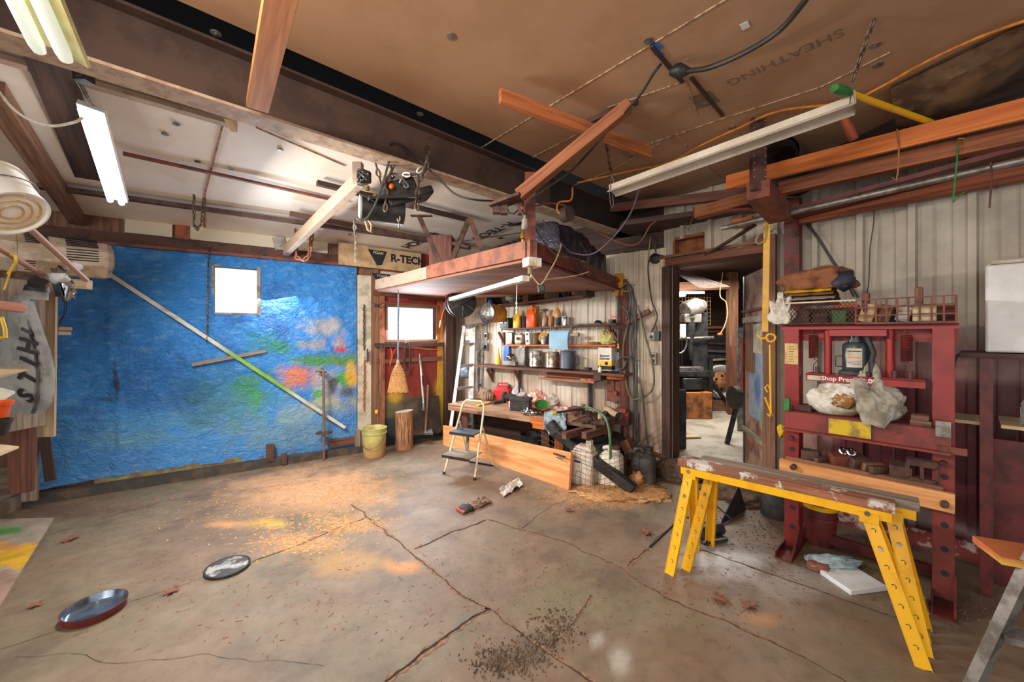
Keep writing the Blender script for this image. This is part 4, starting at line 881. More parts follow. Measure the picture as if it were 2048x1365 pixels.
r1, r2 = fl + bk * .46 + hx * .03, frt + bk * .46 - hx * .03
for a, b in ((r1, tl - V((0, 0, .16)) - bk * .05), (r2, tr - V((0, 0, .16)) - bk * .05)):
    mb = MB(); mb.tube([a + V((0, 0, .02)), b], .0095, 8); mb.build('rear_leg', ivory, t)
mb = MB(); mb.tube([r1 + V((0, 0, .014)), r2 + V((0, 0, .014))], .012); mb.build('foot_bar', M['darkm'], t)
mb = MB(); mb.beam((fl + frt) / 2 + bk * .16 + V((0, 0, .24)), (fl + frt) / 2 + bk * .18 + V((0, 0, .46)), .04, .006, up=bk); mb.build('brace', M['galv'], t)
for p in (fl, frt):
    mb = MB(); mb.cyl(p, p + V((0, 0, .03)), .018, .015); mb.build('foot', M['black'], t)
# ---- aluminium stepladder
t = thing('stepladder', 'aluminium stepladder standing open behind the left end of the bench', 'ladder', AT(920, 845, 5.75))
Tl, Tr = AT(928, 655, 5.85), AT(946, 652, 5.95); Bl, Br = AT(897, 850, 5.50), AT(939, 838, 5.72)
Bl.z = Br.z = .0; k_ = (Tr - Tl).normalized()
for a, b in ((Tl, Bl), (Tr, Br)):
    mb = MB(); mb.beam(a, b, .026, .075 if a is Tr else .045, up=(1, 0, 0)); mb.build('front_rail', M['alu'], t)
for f_ in (.0, .16, .35, .545, .72, .88):
    a, b = Tl + (Bl - Tl) * f_, Tr + (Br - Tr) * f_; mb = MB(); mb.beam(a, b, .09, .028); mb.build('step', M['alu'], t)
for a in (AT(955, 655, 6.05), AT(963, 652, 6.0)):
    mb = MB(); e = V((a.x + .02, a.y + .12, 0)); mb.beam(a, e, .03, .03, up=(1, 0, 0)); mb.build('rear_rail', M['galv'], t)
for f_ in (.3, .55, .8):
    a, b = AT(955, 655, 6.05), AT(963, 652, 6.0); mb = MB(); o = V((0, .12 * f_, -a.z * f_)); mb.beam(a + o, b + o + V((.05, 0, 0)), .02, .03); mb.build('rear_brace', M['galv'], t)
mb = MB(); mb.beam(Tl + V((-.01, 0, .01)), AT(962, 648, 6.0), .12, .03); mb.build('top_cap', M['alu'], t)
mb = MB(); p = (Tl + Tr) / 2 + V((.01, .02, -.12)); mb.box(p, (.12, .005, .17)); mb.build('label_plate', M['whitep'], t)
mb = MB(); mb.blob(AT(932, 745, 5.9), (.09, .06, .10), 3, .3, 2, 3, floor=False); one('plastic_bag', 'clear blue grey plastic bag caught behind the stepladder steps', 'bag', mb, pm('dull_bag', (128, 136, 148), (96, 104, 116), 9, .3))
# ---- the three shelves
def shelf(name, label, a, b, off, wall_off, th, m, wl=SW):
    p, q = onw(*a, wl, off), onw(*b, wl, off); return p, q
def SHELF(name, label, a, b, dep, th, m):
    t = thing(name, label, 'shelf', onw((a[0] + b[0]) / 2, (a[1] + b[1]) / 2, SW, dep) - V((0, 0, th)))
    p, q = onw(*a, SW, dep), onw(*b, SW, dep); x = (q - p); nrm = V((FS[0][1], FS[1][1], 0))
    mb = MB(); mb.beam(p - nrm * dep / 2 - V((0, 0, th / 2)), q - nrm * dep / 2 - V((0, 0, th / 2)), dep - .01, th); mb.build('board', m, t, bevel=.002)
    return t, p, q, nrm
SU = SHELF('wall_shelf', 'uppermost red brown wall shelf with spray bottles', (1001, 658), (1232, 647), .22, .022, M['wred'])
SM = SHELF('wall_shelf', 'middle orange edged wall shelf holding the blue paper roll', (1009, 690), (1230, 690), .20, .018, wood('orange_shelf', (222, 110, 50), (186, 84, 36)))
SLs = SHELF('wall_shelf', 'longest lower wall shelf with paint cans and wire tray under it', (948, 730), (1248, 750), .30, .028, M['wred'])
for T_, pts in ((SU, ((1008, 665), (1225, 652))), (SLs, ((985, 738), (1040, 742), (1225, 752)))):
    t, p, q, nrm = T_
    for a in pts:
        c = onw(*a, SW, .05); mb = MB(); mb.beam(c + nrm * .12, c - V((0, 0, .16)), .03, .03); mb.beam(c, c - V((0, 0, .2)), .03, .03, up=nrm); mb.build('bracket', M['wred'], t)
def SP(px, py, off): return onw(px, py, SW, off)          # base of a thing on a wall shelf
t, p, q, nrm = SLs
tray = thing('wire_tray', 'narrow wooden tray with tools hung on wires under the lower shelf', 'tray', SP(1140, 766, .25))
a, b = SP(1078, 757, .28), SP(1188, 765, .28); mb = MB(); mb.beam(a - nrm * .1, b - nrm * .1, .20, .012); mb.beam(a, b, .012, .03); mb.beam(a - nrm * .2 + V((0, 0, .03)), b - nrm * .2 + V((0, 0, .03)), .012, .07); mb.build('trough', wood('tray_wood', (168, 104, 74), (128, 74, 50)), tray)
for c in (a, b):
    mb = MB(); mb.tube([c, c + V((0, 0, .09))], .003); mb.build('hanger_wire', M['galv'], tray)
mb = MB(); mb.beam(SP(1194, 752, .2), SP(1208, 752, .2), .2, .10); one('wood_block', 'dark block fixed under the right end of the lower shelf', 'block', mb, M['wdark'])
for k, (x, m, l) in enumerate(((1162, 'yelpl', 'yellow handled tool lying in the hanging tray'), (1175, 'orangepl', 'orange handled tool lying in the hanging tray'), (1183, 'redpl', 'red handled tool lying at the right end of the hanging tray'))):
    t2 = thing('screwdriver', l, 'tool', SP(x, 761, .2)); c = SP(x, 760, .2); mb = MB(); mb.tube([c, c + bdx * .07], .011, 8); mb.build('handle', M[m], t2); mb = MB(); mb.tube([c, c - bdx * .08], .004, 6); mb.build('shaft', M['steel'], t2)
mb = MB(); mb.beam(SP(1215, 755, .25), SP(1250, 756, .1), .06, .04); one('wood_block', 'short orange wood block on the wall right of the hanging tray', 'block', mb, M['worange'])
# bottles and cans --------------------------------------------------
def lbody(t, prof, c, m, n=24, name='body'):
    mb = MB(); mb.lathe(prof, F(c), n); return mb.build(name, m, t)
def can(label, px, py, off, r, h, m=None, lid=True, handle=False, cat='can', name='paint_can', group=None):
    c = SP(px, py, off); t = thing(name, label, cat, c, group); m = m or M['galv']
    lbody(t, [(r, 0), (r * 1.03, .004), (r, .01), (r, h - .012), (r * 1.04, h - .008), (r * 1.04, h), (r * .9, h), (r * .88, h - .01), (0, h - .01)], c, m)
    if lid: lbody(t, [(r * .86, h - .009), (r * .86, h + .002), (0, h + .002)], c, M['steel'], name='lid')
    if handle:
        mb = MB(); mb.tube([c + V((r * 1.02 * math.cos(a), -r * 1.02 * abs(math.sin(a)) - .004, h * .8 - h * .62 * math.sin(a))) for a in [k * math.pi / 14 for k in range(15)]], .0022, 5); mb.build('handle', M['galv'], t)
    return t
def jug(label, px, py, off, wd, h, m, capm, name='jug', cat='jug', dep=None):
    c = SP(px, py, off); t = thing(name, label, cat, c); dep = dep or wd * .6
    mb = MB(); fr = F(c, ang(SW)); hs = [(0, .92), (.02, 1), (.6, 1), (.74, .82), (.86, .42), (.9, .36), (1, .36)]; n = 20; vs_ = []
    for f_, k in hs:
        for i in range(n):
            a = 2 * math.pi * i / n; ca, sa = math.cos(a), math.sin(a); e = .55
            vs_.append(fr @ V((math.copysign(abs(ca) ** e, ca) * wd / 2 * k, math.copysign(abs(sa) ** e, sa) * dep / 2 * k, f_ * h)))
    mb.add(vs_, [(j * n + i, j * n + (i + 1) % n, (j + 1) * n + (i + 1) % n, (j + 1) * n + i) for j in range(len(hs) - 1) for i in range(n)] + [tuple(range((len(hs) - 1) * n, len(hs) * n))]); mb.build('body', m, t)
    mb = MB(); mb.cyl(c + V((0, 0, h)), c + V((0, 0, h * 1.08)), wd * .2); mb.build('cap', capm, t)
    x = V((FS[0][0], FS[1][0], 0)); mb = MB(); mb.tube([c + x * -wd * .12 + V((0, 0, h * .95)), c + x * -wd * .40 + V((0, 0, h * .93)), c + x * -wd * .42 + V((0, 0, h * .72)), c + x * -wd * .34 + V((0, 0, h * .62))], wd * .07, 8); mb.build('handle', m, t)
    return t
# upper shelf
c = SP(1012, 657, .12); t = thing('timer_box', 'dark grey box with two clear windows at the left end of the top shelf', 'box', c)
mb = MB(F(c, ang(SW))); mb.box((0, 0, .075), (.16, .09, .15)); mb.build('case', M['darkm'], t, bevel=.006)
for k in (-.045, .04):
    mb = MB(F(c, ang(SW))); mb.box((k, .05, .105), (.06, .012, .075)); mb.build('window', M['chrome'], t, bevel=.004)
jug('yellow plastic oil bottle on the top shelf left of the orange jug', 1034, 657, .15, .11, .25, M['yelpl'], M['yelpl'], 'oil_bottle', 'bottle')
can('yellow metal can behind the orange jug on the top shelf', 1066, 655, .05, .085, .29, pm('yellow_can', (206, 160, 50), (170, 120, 30)), name='metal_can')
jug('bright orange plastic jug in the middle of the top shelf', 1063, 656, .15, .15, .28, M['orangepl'], M['orangepl'])
can('dark purple bottle behind the yellow oil bottle on the top shelf', 1047, 656, .07, .045, .16, pm('purple_dark', (58, 42, 60)), lid=False, cat='bottle', name='dark_bottle')
for lbl, x, m, h in (('dusty spray bottle with brown trigger head on the top shelf', 1090, 'tan', .16),):
    c = SP(x, 654, .13); t = thing('spray_bottle', lbl, 'bottle', c); lbody(t, [(.035, 0), (.038, .01), (.038, .11), (.03, .14), (.014, .17), (.014, .19), (0, .19)], c, pm('dusty_clear', (176, 130, 100), (140, 98, 76), 8, .4))
    mb = MB(); mb.cyl(c + V((0, 0, .19)), c + V((0, 0, .215)), .017); mb.box(c + V((.005, -.01, .225)), (.075, .028, .03)); mb.tube([c + V((-.02, 0, .22)), c + V((-.036, -.005, .19)), c + V((-.034, 0, .17))], .006); mb.build('trigger', M['rustred'], t, bevel=.004)
can('amber glass jar behind the dusty spray bottle on the top shelf', 1101, 654, .07, .045, .14, M['amber'], lid=False, cat='jar', name='amber_jar')
c = SP(1115, 654, .13); t = thing('squeeze_bottle', 'amber squeeze bottle with dark label and tapered nozzle on the top shelf', 'bottle', c)
lbody(t, [(.042, 0), (.044, .01), (.044, .17), (.035, .21), (.018, .235), (.018, .25), (0, .25)], c, M['amber']); lbody(t, [(.0450, .02), (.0450, .12)], c, M['darkm'], name='label_band'); lbody(t, [(.016, .25), (.013, .27), (.005, .31), (0, .31)], c, M['yelpl'], name='nozzle'); lbody(t, [(.006, .305), (.006, .325), (0, .33)], c, M['blue'], name='tip')
can('small shiny tin can right of the squeeze bottle on the top shelf', 1130, 652, .13, .038, .12, M['chrome'], name='tin_can')
mb = MB(F(SP(1180, 650, .13), ang(SW))); mb.box((0, 0, .008), (.32, .09, .014)); one('metal_tray', 'flat grey metal tray lying on the top shelf right part', 'tray', mb, M['galv'])
mb = MB(); mb.blob(SP(1196, 649, .12), (.05, .03, .035), 5, .3, 2, 2); one('tape_roll', 'dark lump of tape beside the flat tray on the top shelf', 'tape', mb, M['black'])
mb = MB(); mb.lathe([(.03, 0), (.045, .0), (.045, .045), (.03, .045), (.03, 0)], F(SP(1224, 647, .12)), 20, caps=False); one('tape_roll', 'grey ring of tape at the right end of the top shelf', 'tape', mb, M['darkm'])
t = thing('strap_tool', 'orange metal strap tool lying at the right end of the top shelf', 'tool', SP(1230, 646, .1)); mb = MB(); mb.beam(SP(1220, 632, .10), SP(1240, 640, .10), .03, .02); mb.box(SP(1241, 641, .1), (.05, .05, .06)); mb.build('body', M['orangepl'], t, bevel=.004)
mb = MB(); mb.beam(SP(1222, 655, .18), SP(1252, 655, .12), .07, .05); one('steel_channel', 'dark square steel channel under the right end of the top shelf', 'steel channel', mb, M['beam'])
# middle shelf
mb = MB(F(SP(1021, 689, .12), ang(SW))); mb.box((0, 0, .085), (.10, .06, .17)); one('tin', 'plain grey rectangular tin on the middle shelf left end', 'tin', mb, M['galv'], bevel=.006)
c = SP(1040, 689, .10); t = thing('fuel_can', 'beige rectangular fuel can lying behind tins on the middle shelf', 'can', c); mb = MB(F(c, ang(SW))); mb.box((0, 0, .075), (.13, .09, .12)); mb.build('body', pm('beige_tin', (196, 182, 160), (166, 146, 120)), t, bevel=.012); mb = MB(); mb.cyl(c + V((-.03, -.05, .08)), c + V((-.03, -.075, .08)), .022); mb.build('cap', M['slate'], t); mb = MB(); mb.cyl(c + V((0, 0, .13)), c + V((0, 0, .16)), .03); mb.build('spout', M['tan'], t)
c = SP(1057, 690, .15); t = thing('switch_box', 'white metal box with two round switch holes on the middle shelf', 'box', c); mb = MB(F(c, ang(SW), ry=.08)); mb.box((0, 0, .09), (.075, .04, .18)); mb.build('case', M['white'], t, bevel=.01)
for z in (.05, .145):
    mb = MB(F(c, ang(SW), ry=.08)); mb.tube([(0, .021, z), (0, .026, z)], .017, 14); mb.build('hole', M['slate'], t)
can('dark round tin between white box and yellow lid on the middle shelf', 1072, 689, .09, .06, .16, pm('dark_tin', (104, 84, 52), (70, 60, 50)), name='metal_can')
fr = basis(SP(1088, 676, .06), (1, 0, 0), V((FS[0][1], FS[1][1], 0))); mb = MB(); mb.lathe([(0, 0), (.075, 0), (.075, .02), (.06, .024), (0, .024)], fr, 28); one('round_disc', 'yellow round lid standing on edge on the middle shelf', 'lid', mb, pm('yellow_lid', (226, 170, 50), (196, 136, 30)))
can('small grey can in front of the yellow round lid', 1089, 689, .14, .045, .105, M['galv'], name='small_can')
fr = basis(SP(1104, 676, .06), (1, 0, 0), V((FS[0][1], FS[1][1], 0))); mb = MB(); mb.lathe([(0, 0), (.07, 0), (.07, .03), (0, .03)], fr, 24); one('round_disc', 'black disc standing on edge behind the blue paper roll', 'lid', mb, M['black'])
# blue paper roll on its holder
t = thing('paper_roll', 'roll of pale blue shop paper hanging below the top shelf', 'paper roll', SP(1121, 700, .26)); a, b = SP(1104, 670, .25), SP(1141, 670, .25); X = (b - a).normalized()
bpaper = pm('pale_blue_paper', (150, 184, 204), (136, 170, 190), 4, .8, bump=.05)
mb = MB(); mb.cyl(a, b, .06, n=24); mb.build('roll', bpaper, t)
mb = MB(); d = V((FS[0][1], FS[1][1], 0)) * .061; mb.grid(lambda u, v: a + (b - a) * (u * 1.0) + d + V((0, 0, .02 - .20 * v)) + d * (.25 * math.sin(v * 3)), 8, 10); mb.build('hanging_sheet', bpaper, t)
mb = MB(); mb.cyl(b, b + X * .10, .022); mb.cyl(b + X * .10, b + X * .115, .03); mb.build('core', M['tan'], t)
mb = MB()
for c in (a - X * .012, b + X * .012): mb.beam(c, c + V((0, 0, .12)), .02, .005, up=X)
mb.build('bracket', M['galv'], t)
mb = MB(); mb.blob(SP(1217, 688, .12), (.09, .05, .10), 11, .6, 1.8, 4); one('rag', 'pale yellow rag heaped at the right end of the middle shelf', 'rag', mb, M['ragy'])
mb = MB(); mb.blob(SP(1185, 690, .12), (.12, .04, .025), 13, .5, 2.5, 3); one('rag', 'flat brownish yellow rag lying on the middle shelf', 'rag', mb, pm('brown_yellow_rag', (190, 140, 76), (150, 104, 56)))
mb = MB(); mb.beam(SP(1225, 664, .1), SP(1236, 682, .1), .06, .03); one('wood_block', 'small red slanted wood block beside the pale yellow rag', 'block', mb, M['wred'])
# lower shelf
can('yellow plastic cone funnel on the lower shelf left end', 997, 727, .2, .001, .001, M['yelpl'], lid=False) if False else None
c = SP(997, 729, .22); t = thing('funnel', 'yellow plastic cone funnel upside down on the lower shelf left end', 'funnel', c); lbody(t, [(.045, 0), (.045, .01), (.012, .17), (.006, .24), (0, .24)], c, M['yellow'], 20, 'cone')
mb = MB(F(SP(1014, 724, .06), ang(SW))); mb.box((0, 0, .12), (.10, .05, .24)); one('carton', 'bright blue carton behind the chrome part on the lower shelf', 'carton', mb, M['blue'])
mb = MB(F(SP(1021, 731, .2), ang(SW))); mb.box((0, 0, .03), (.24, .10, .06)); one('carton', 'long pale grey carton lying on the lower shelf', 'carton', mb, M['greyw'], bevel=.004)
mb = MB(); mb.blob(SP(1022, 719, .2), (.075, .05, .055), 8, .35, 1.4, 3, floor=True); one('chrome_part', 'shiny crumpled chrome part lying on the long grey carton', 'metal part', mb, M['chrome'])
c = SP(1046, 731, .16); t = thing('solvent_can', 'tall grey rectangular solvent can on the lower shelf', 'can', c); mb = MB(F(c, ang(SW))); mb.box((0, 0, .125), (.12, .09, .25)); mb.build('body', M['galv'], t, bevel=.008)
for k in (-.03, .025):
    mb = MB(F(c, ang(SW))); mb.tube([(k, 0, .25), (k, 0, .265)], .012 if k < 0 else .03, 12); mb.build('cap', M['whitep'], t)
can('silver paint can with dried drips third from left on the lower shelf', 1072, 733, .16, .088, .205, pm('drippy_can', (176, 168, 160), (96, 84, 76), 14, .35, .6), handle=True)
can('silver paint can with dark spatter beside the first silver can', 1105, 735, .17, .088, .20, pm('spatter_can', (156, 140, 122), (110, 90, 70), 14, .35, .6), handle=True)
can('orange tin behind the dull slate pail on the lower shelf', 1122, 734, .08, .05, .16, pm('orange_tin', (206, 116, 50), (160, 80, 36)), name='metal_can')
c = SP(1136, 737, .18); t = can('dull slate grey pail with side handle on the lower shelf', 1136, 737, .18, .095, .22, M['slate'], lid=False, name='slate_pail', cat='pail')
mb = MB(); X = V((-FS[0][0], -FS[1][0], 0)); mb.tube([c + X * .09 + V((0, 0, .17)), c + X * .15 + V((0, 0, .16)), c + X * .155 + V((0, 0, .06)), c + X * .09 + V((0, 0, .04))], .010, 8); mb.build('ear_handle', M['slate'], t)
c = SP(1213, 741, .18); t = thing('thinner_can', 'white and yellow can of lacquer thinner on the lower shelf right part', 'can', c); fr = F(c, ang(SW))
mb = MB(fr); mb.box((0, 0, .135), (.17, .10, .27)); mb.build('body', pm('printed_white', (222, 214, 200), (206, 194, 176)), t, bevel=.006)
mb = MB(fr); mb.box((0, 0, .085), (.172, .102, .065)); mb.build('yellow_band', pm('label_yellow', (240, 186, 30), None, 8, .5), t)
mb = MB(fr); mb.box((0, 0, .033), (.172, .102, .045)); mb.build('black_band', M['ink'], t)
for tx, z, s_ in (('lacquer', .175, .042), ('thinner', .140, .046)):
    mb = MB(); mb.text(tx, s_, fr @ Matrix(((-1, 0, 0, 0), (0, 0, 1, .0515), (0, 1, 0, z), (0, 0, 0, 1))), .0006, .0012); mb.build('lettering', M['ink'], t)
mb = MB(fr); mb.tube([(-.02, .051, .085), (-.02, .053, .085)], .022, 18); mb.build('round_mark', M['ink'], t)
mb = MB(fr); mb.tube([(-.05, 0, .27), (-.05, 0, .283)], .018, 12); mb.build('cap', M['orangepl'], t)
c = SP(1200, 746, .28); t = thing('glue_bottle', 'small white nozzle bottle before the lacquer thinner can', 'bottle', c); lbody(t, [(.02, 0), (.02, .05), (.012, .07), (0, .07)], c, M['whitep'], 16); lbody(t, [(.011, .07), (.005, .10), (0, .10)], c, M['galv'], 12, 'nozzle')
mb = MB(); mb.lathe([(.05, 0), (.05, .025), (0, .025)], F(SP(1176, 740, .18)), 20); one('tin', 'low flat dark tin on the lower shelf right of the slate pail', 'tin', mb, M['darkm'])
mb = MB(F(SP(1236, 742, .1), ang(SW))); mb.box((0, 0, .11), (.14, .03, .22)); one('carton', 'pale blue grey sheet standing behind the lacquer thinner can', 'carton', mb, pm('pale_blue_card', (150, 160, 176)))
# ---- cubby rack above
t = thing('cubby_rack', 'open wooden rack with rolls and jars above the wall shelves', 'rack', SP(1070, 600, .15)); ra, rb = SP(972, 614, .24), SP(1166, 592, .24); nrm = V((FS[0][1], FS[1][1], 0)); rh = .23
mb = MB(); mb.beam(ra - nrm * .12, rb - nrm * .12, .24, .025); mb.build('bottom_board', M['wred'], t)
mb = MB(); mb.beam(ra - nrm * .23 + V((0, 0, rh / 2)), rb - nrm * .23 + V((0, 0, rh / 2)), .02, rh); mb.build('back_board', M['wdark'], t)
for f_, wd in ((0, .02), (.45, .09), (1.0, .08)):
    c = ra + (rb - ra) * f_; mb = MB(); mb.box(c - nrm * .12 + V((0, 0, rh / 2)), (wd, .24, rh), Matrix.Rotation(ang(SW), 3, 'Z')); mb.build('divider', M['wred'] if f_ < .9 else M['wdark'], t)
mb = MB(); mb.beam(ra - nrm * .12 + V((0, 0, rh)), SP(1235, 560, .24) - nrm * .12, .24, .03); mb.build('top_board', M['wred'], t)
def onrack(px, off): f_ = (px - 972) / 194; return ra + (rb - ra) * f_ - nrm * (.24 - off) + V((0, 0, .014))
def roll(label, px, r, l, m, name='roll', hole=True, off=.2, hm='ink', cat='roll'):
    c = onrack(px, off) + V((0, 0, r)); fr = basis(c - nrm * l, (1, 0, 0), nrm); t = thing(name, label, cat, c - V((0, 0, r)))
    mb = MB(); mb.lathe([(r, 0), (r, l), (r * .45, l), (r * .40, l - .01), (0, l - .01)], fr, 22); mb.build('body', m, t)
    if hole: mb = MB(); mb.lathe([(r * .38, l - .008), (r * .38, l + .001), (r * .16, l + .001), (r * .14, l - .004), (0, l - .004)], fr, 18); mb.build('core', M[hm], t)
roll('wound roll with white cardboard end in the left bay of the rack', 1002, .085, .16, pm('dark_roll', (84, 66, 50), (60, 48, 40)), hm='whitep')
roll('grey metal cone lying in the left bay of the rack', 1016, .045, .12, M['steel'], 'metal_cone', hole=False, cat='metal part')
mb = MB(); mb.blob(onrack(978, .2), (.04, .04, .07), 2, .4, 2, 3); one('rag', 'crumpled blue plastic scrap at the left end of the rack', 'scrap', mb, M['blue'])
mb = MB(); mb.blob(onrack(1032, .16) + V((0, 0, .07)), (.10, .07, .04), 6, .3, 1.5, 3, floor=False); one('rag', 'folded pale cloth in the left bay of the rack', 'rag', mb, M['greyw'])
roll('brown jar lying left in the right bay of the rack', 1090, .05, .12, pm('brown_jar', (130, 104, 76), (92, 72, 54)), 'jar', hole=False, cat='jar')
roll('greenish clear jar lying second in the right bay of the rack', 1103, .055, .12, pm('olive_glass', (96, 86, 58), (64, 58, 44), 9, .2), 'jar', hole=False, cat='jar')
roll('dark open pipe end lying in the right bay of the rack', 1118, .055, .18, M['darkm'], 'pipe_offcut', cat='pipe')
roll('pink capped tube lying fourth in the right bay of the rack', 1137, .055, .18, pm('pink_cap', (190, 150, 140), (130, 96, 88)), 'tube', hole=False, cat='tube')
roll('grey capped tube lying last in the right bay of the rack', 1155, .06, .14, M['slate'], 'tube', hole=False, cat='tube')
# bucket lamp, hose reel, outlets on the left of the wall
t = thing('reflector', 'yellow cone reflector lamp with crinkled silver mouth under the rack', 'lamp', SP(985, 640, .2)); c = SP(974, 627, .50); q = SP(1002, 618, .22); axq = (q - c).normalized(); fr = basis(c, (0, 0, 1), axq); Lq = (q - c).length
mb = MB(); mb.lathe([(.145, .0), (.145, .01), (.115, Lq), (0, Lq)], fr, 28, caps=False); mb.build('shell', pm('ochre_enamel', (206, 146, 54), (176, 118, 40), 6, .4), t)
mb = MB(); mb.lathe([(.138, -.004), (.11, .05), (.05, .09), (0, .09)], fr, 20, caps=False); mb.build('mirror', pm('crinkled_foil', (196, 196, 192), (120, 120, 116), 30, .2, .9, bump=.9), t)
mb = MB(); mb.tube([fr @ V((.142 * math.cos(k * .2244), .142 * math.sin(k * .2244), 0)) for k in range(28)], .006, 6, closed=True); mb.build('rim', M['darkm'], t)
t = thing('hose_reel', 'black air hose reel with red hose hung under the loft near the window', 'hose reel', AT(918, 634, 5.3)); c = AT(922, 606, 5.25); axr = V((.45, -.9, 0)).normalized(); fr = basis(c, (0, 0, 1), axr)
mb = MB(); mb.lathe([(.06, -.05), (.19, -.05), (.2, -.055), (.2, -.065), (.05, -.065)], fr, 32); mb.lathe([(.0, .055), (.06, .07), (.19, .05), (.2, .05), (.2, .06), (.185, .065), (.06, .085), (0, .085)], fr, 32); mb.build('flanges', M['black'], t)
mb = MB(); mb.lathe([(.17, -.05), (.185, -.02), (.175, .01), (.185, .04), (.17, .05)], fr, 32, caps=False); mb.build('hose', M['redpl'], t)
for k in range(6):
    a = k * math.pi / 3; mb = MB(); mb.tube([fr @ V((.05 * math.cos(a), .05 * math.sin(a), .088)), fr @ V((.19 * math.cos(a), .19 * math.sin(a), .064))], .007, 6); mb.build('spoke', M['steel'], t)
mb = MB(); mb.box(AT(911, 580, 5.3), (.12, .12, .12)); mb.box(AT(893, 612, 5.3), (.08, .06, .09)); mb.build('mount', M['black'], t)
mb = MB(); mb.tube([AT(897, 600, 5.35), AT(886, 625, 5.5), AT(882, 644, 5.5)], .007); mb.tube([AT(895, 596, 5.3), AT(887, 584, 5.3)], .008); mb.build('hose_tail', M['redpl'], t)
mb = MB(); mb.tube([AT(882, 642, 5.5), AT(880, 655, 5.5)], .012); mb.build('coupler', M['brass'], t)
for lbl, x, y, h in (('grey metal switch box high on the cream wall behind the ladder', 973, 672, .10), ('grey outlet box with plug on the cream wall behind the ladder', 973, 694, .11)):
    t = thing('outlet_box', lbl, 'outlet', SP(x, y, .04)); mb = MB(F(SP(x, y, .045), ang(SW))); mb.box((0, 0, 0), (.07, .05, h)); mb.build('box', M['galv'], t, bevel=.004)
    mb = MB(F(SP(x - 3, y, .075), ang(SW))); mb.box((0, 0, 0), (.03, .03, .05)); mb.build('plug' if y > 680 else 'switch', M['darkm'], t)
cord('cord', 'thin conduit between the two wall boxes behind the ladder', [SP(973, 645, .03), SP(973, 665, .03)], .010, M['galv'])
cord('cord', 'black cord dropping from the outlet behind the ladder', [SP(*a, .08) for a in ((968, 694), (960, 706), (961, 730))], .005, M['cord'])
mb = MB(); mb.beam(SP(1244, 585, .06), SP(1246, 845, .06), .12, .10, up=(1, 0, 0)); mb.beam(SP(1247, 560, .06), SP(1249, 940, .06), .14, .05, up=(1, 0, 0)); one('wall_post', 'dark red brown post on the cream wall behind the hoses', 'post', mb, M['wred'])
for x in (1039, 1180):
    mb = MB(); mb.beam(SP(x, 745, .05), SP(x + 1, 815, .05), .05, .04, up=(1, 0, 0)); one('strut', 'dark upright strut under the %s part of the lower shelf' % ('left' if x < 1100 else 'right'), 'strut', mb, M['darkm'])
mb = MB(); mb.beam(SP(1250, 650, .1), SP(1299, 622, .1), .05, .05); mb.box(SP(1293, 625, .10), (.05, .04, .05)); one('wood_peg', 'slanting wooden peg sticking out of the wall through the hoses', 'peg', mb, M['wred'])
# hose bundle
t = thing('hose_bundle', 'bundle of grey air hoses hung in long loops on the wall post', 'hose', SP(1262, 900, .12))
HB = [((1238, 600), (1243, 572), (1256, 578), (1258, 640), (1247, 720), (1247, 850), (1254, 890), (1268, 895)), ((1240, 605), (1250, 565), (1268, 600), (1268, 760), (1266, 895)), ((1242, 610), (1266, 640), (1262, 690), (1270, 780), (1272, 895)), ((1271, 600), (1273, 700), (1276, 890)), ((1258, 640), (1246, 705), (1258, 790), (1283, 796), (1306, 776), (1305, 730), (1290, 670), (1275, 610)), ((1280, 760), (1291, 850), (1288, 880), (1272, 893)), ((1253, 640), (1262, 600), (1250, 570), (1236, 600), (1237, 690)), ((1262, 715), (1240, 717), (1235, 735), (1247, 737), (1252, 722)), ((1284, 780), (1293, 870), (1296, 895))]
for i, pl in enumerate(HB):
    P = [SP(a, b, .10 + .012 * i) for a, b in pl]; out = []
    for k in range(len(P) - 1):
        p0, p1, p2, p3 = P[max(k - 1, 0)], P[k], P[k + 1], P[min(k + 2, len(P) - 1)]
        for j in range(6): u = j / 6; out.append(.5 * ((2 * p1) + (p2 - p0) * u + (2 * p0 - 5 * p1 + 4 * p2 - p3) * u * u + (3 * p1 - p0 - 3 * p2 + p3) * u ** 3))
    mb = MB(); mb.tube(out + [P[-1]], .0115, 8); mb.build('loop', M['greycord'] if i not in (4, 5) else pm('olive_hose%d' % i, (110, 100, 72)), t)
mb = MB(); mb.tube([SP(1237, 688, .17), SP(1237, 698, .17)], .013); mb.build('coupler', M['brass'], t)
mb = MB(); mb.tube([SP(*a, .22) for a in ((1242, 575), (1250, 567), (1271, 570), (1258, 584), (1246, 582))], .006); mb.build('hook', M['tancord'], t)
mb = MB(F(SP(1238, 570, .14), ang(SW))); mb.box((0, 0, 0), (.10, .04, .26)); one('hanging_panel', 'amber coloured flat panel hung above the hose bundle', 'panel', mb, pm('amber_panel', (206, 136, 30), (176, 108, 20)), bevel=.004)
for lbl, x, y in (('round wall lamp socket with black cord on the cream wall by the door', 1311, 518),):
    t = thing('lamp_socket', lbl, 'lamp socket', SP(x, y, .03)); fr = basis(SP(x, y, .0), (0, 0, 1), nrm); mb = MB(); mb.lathe([(.06, 0), (.06, .03), (.045, .045), (.03, .05), (.025, .03), (0, .03)], fr, 22); mb.build('body', M['black'], t)
cord('cord', 'black cord rising from the round lamp socket to the beam', [SP(*a, .06) for a in ((1311, 505), (1310, 480), (1303, 470), (1285, 472), (1266, 462))], .008, M['cord'])
cord('cord', 'black cord running from the lamp socket across to the recess', [SP(1316, 510, .05), onw(1345, 514, WW, .04), onw(1395, 508, WW, .04)], .006, M['cord'])
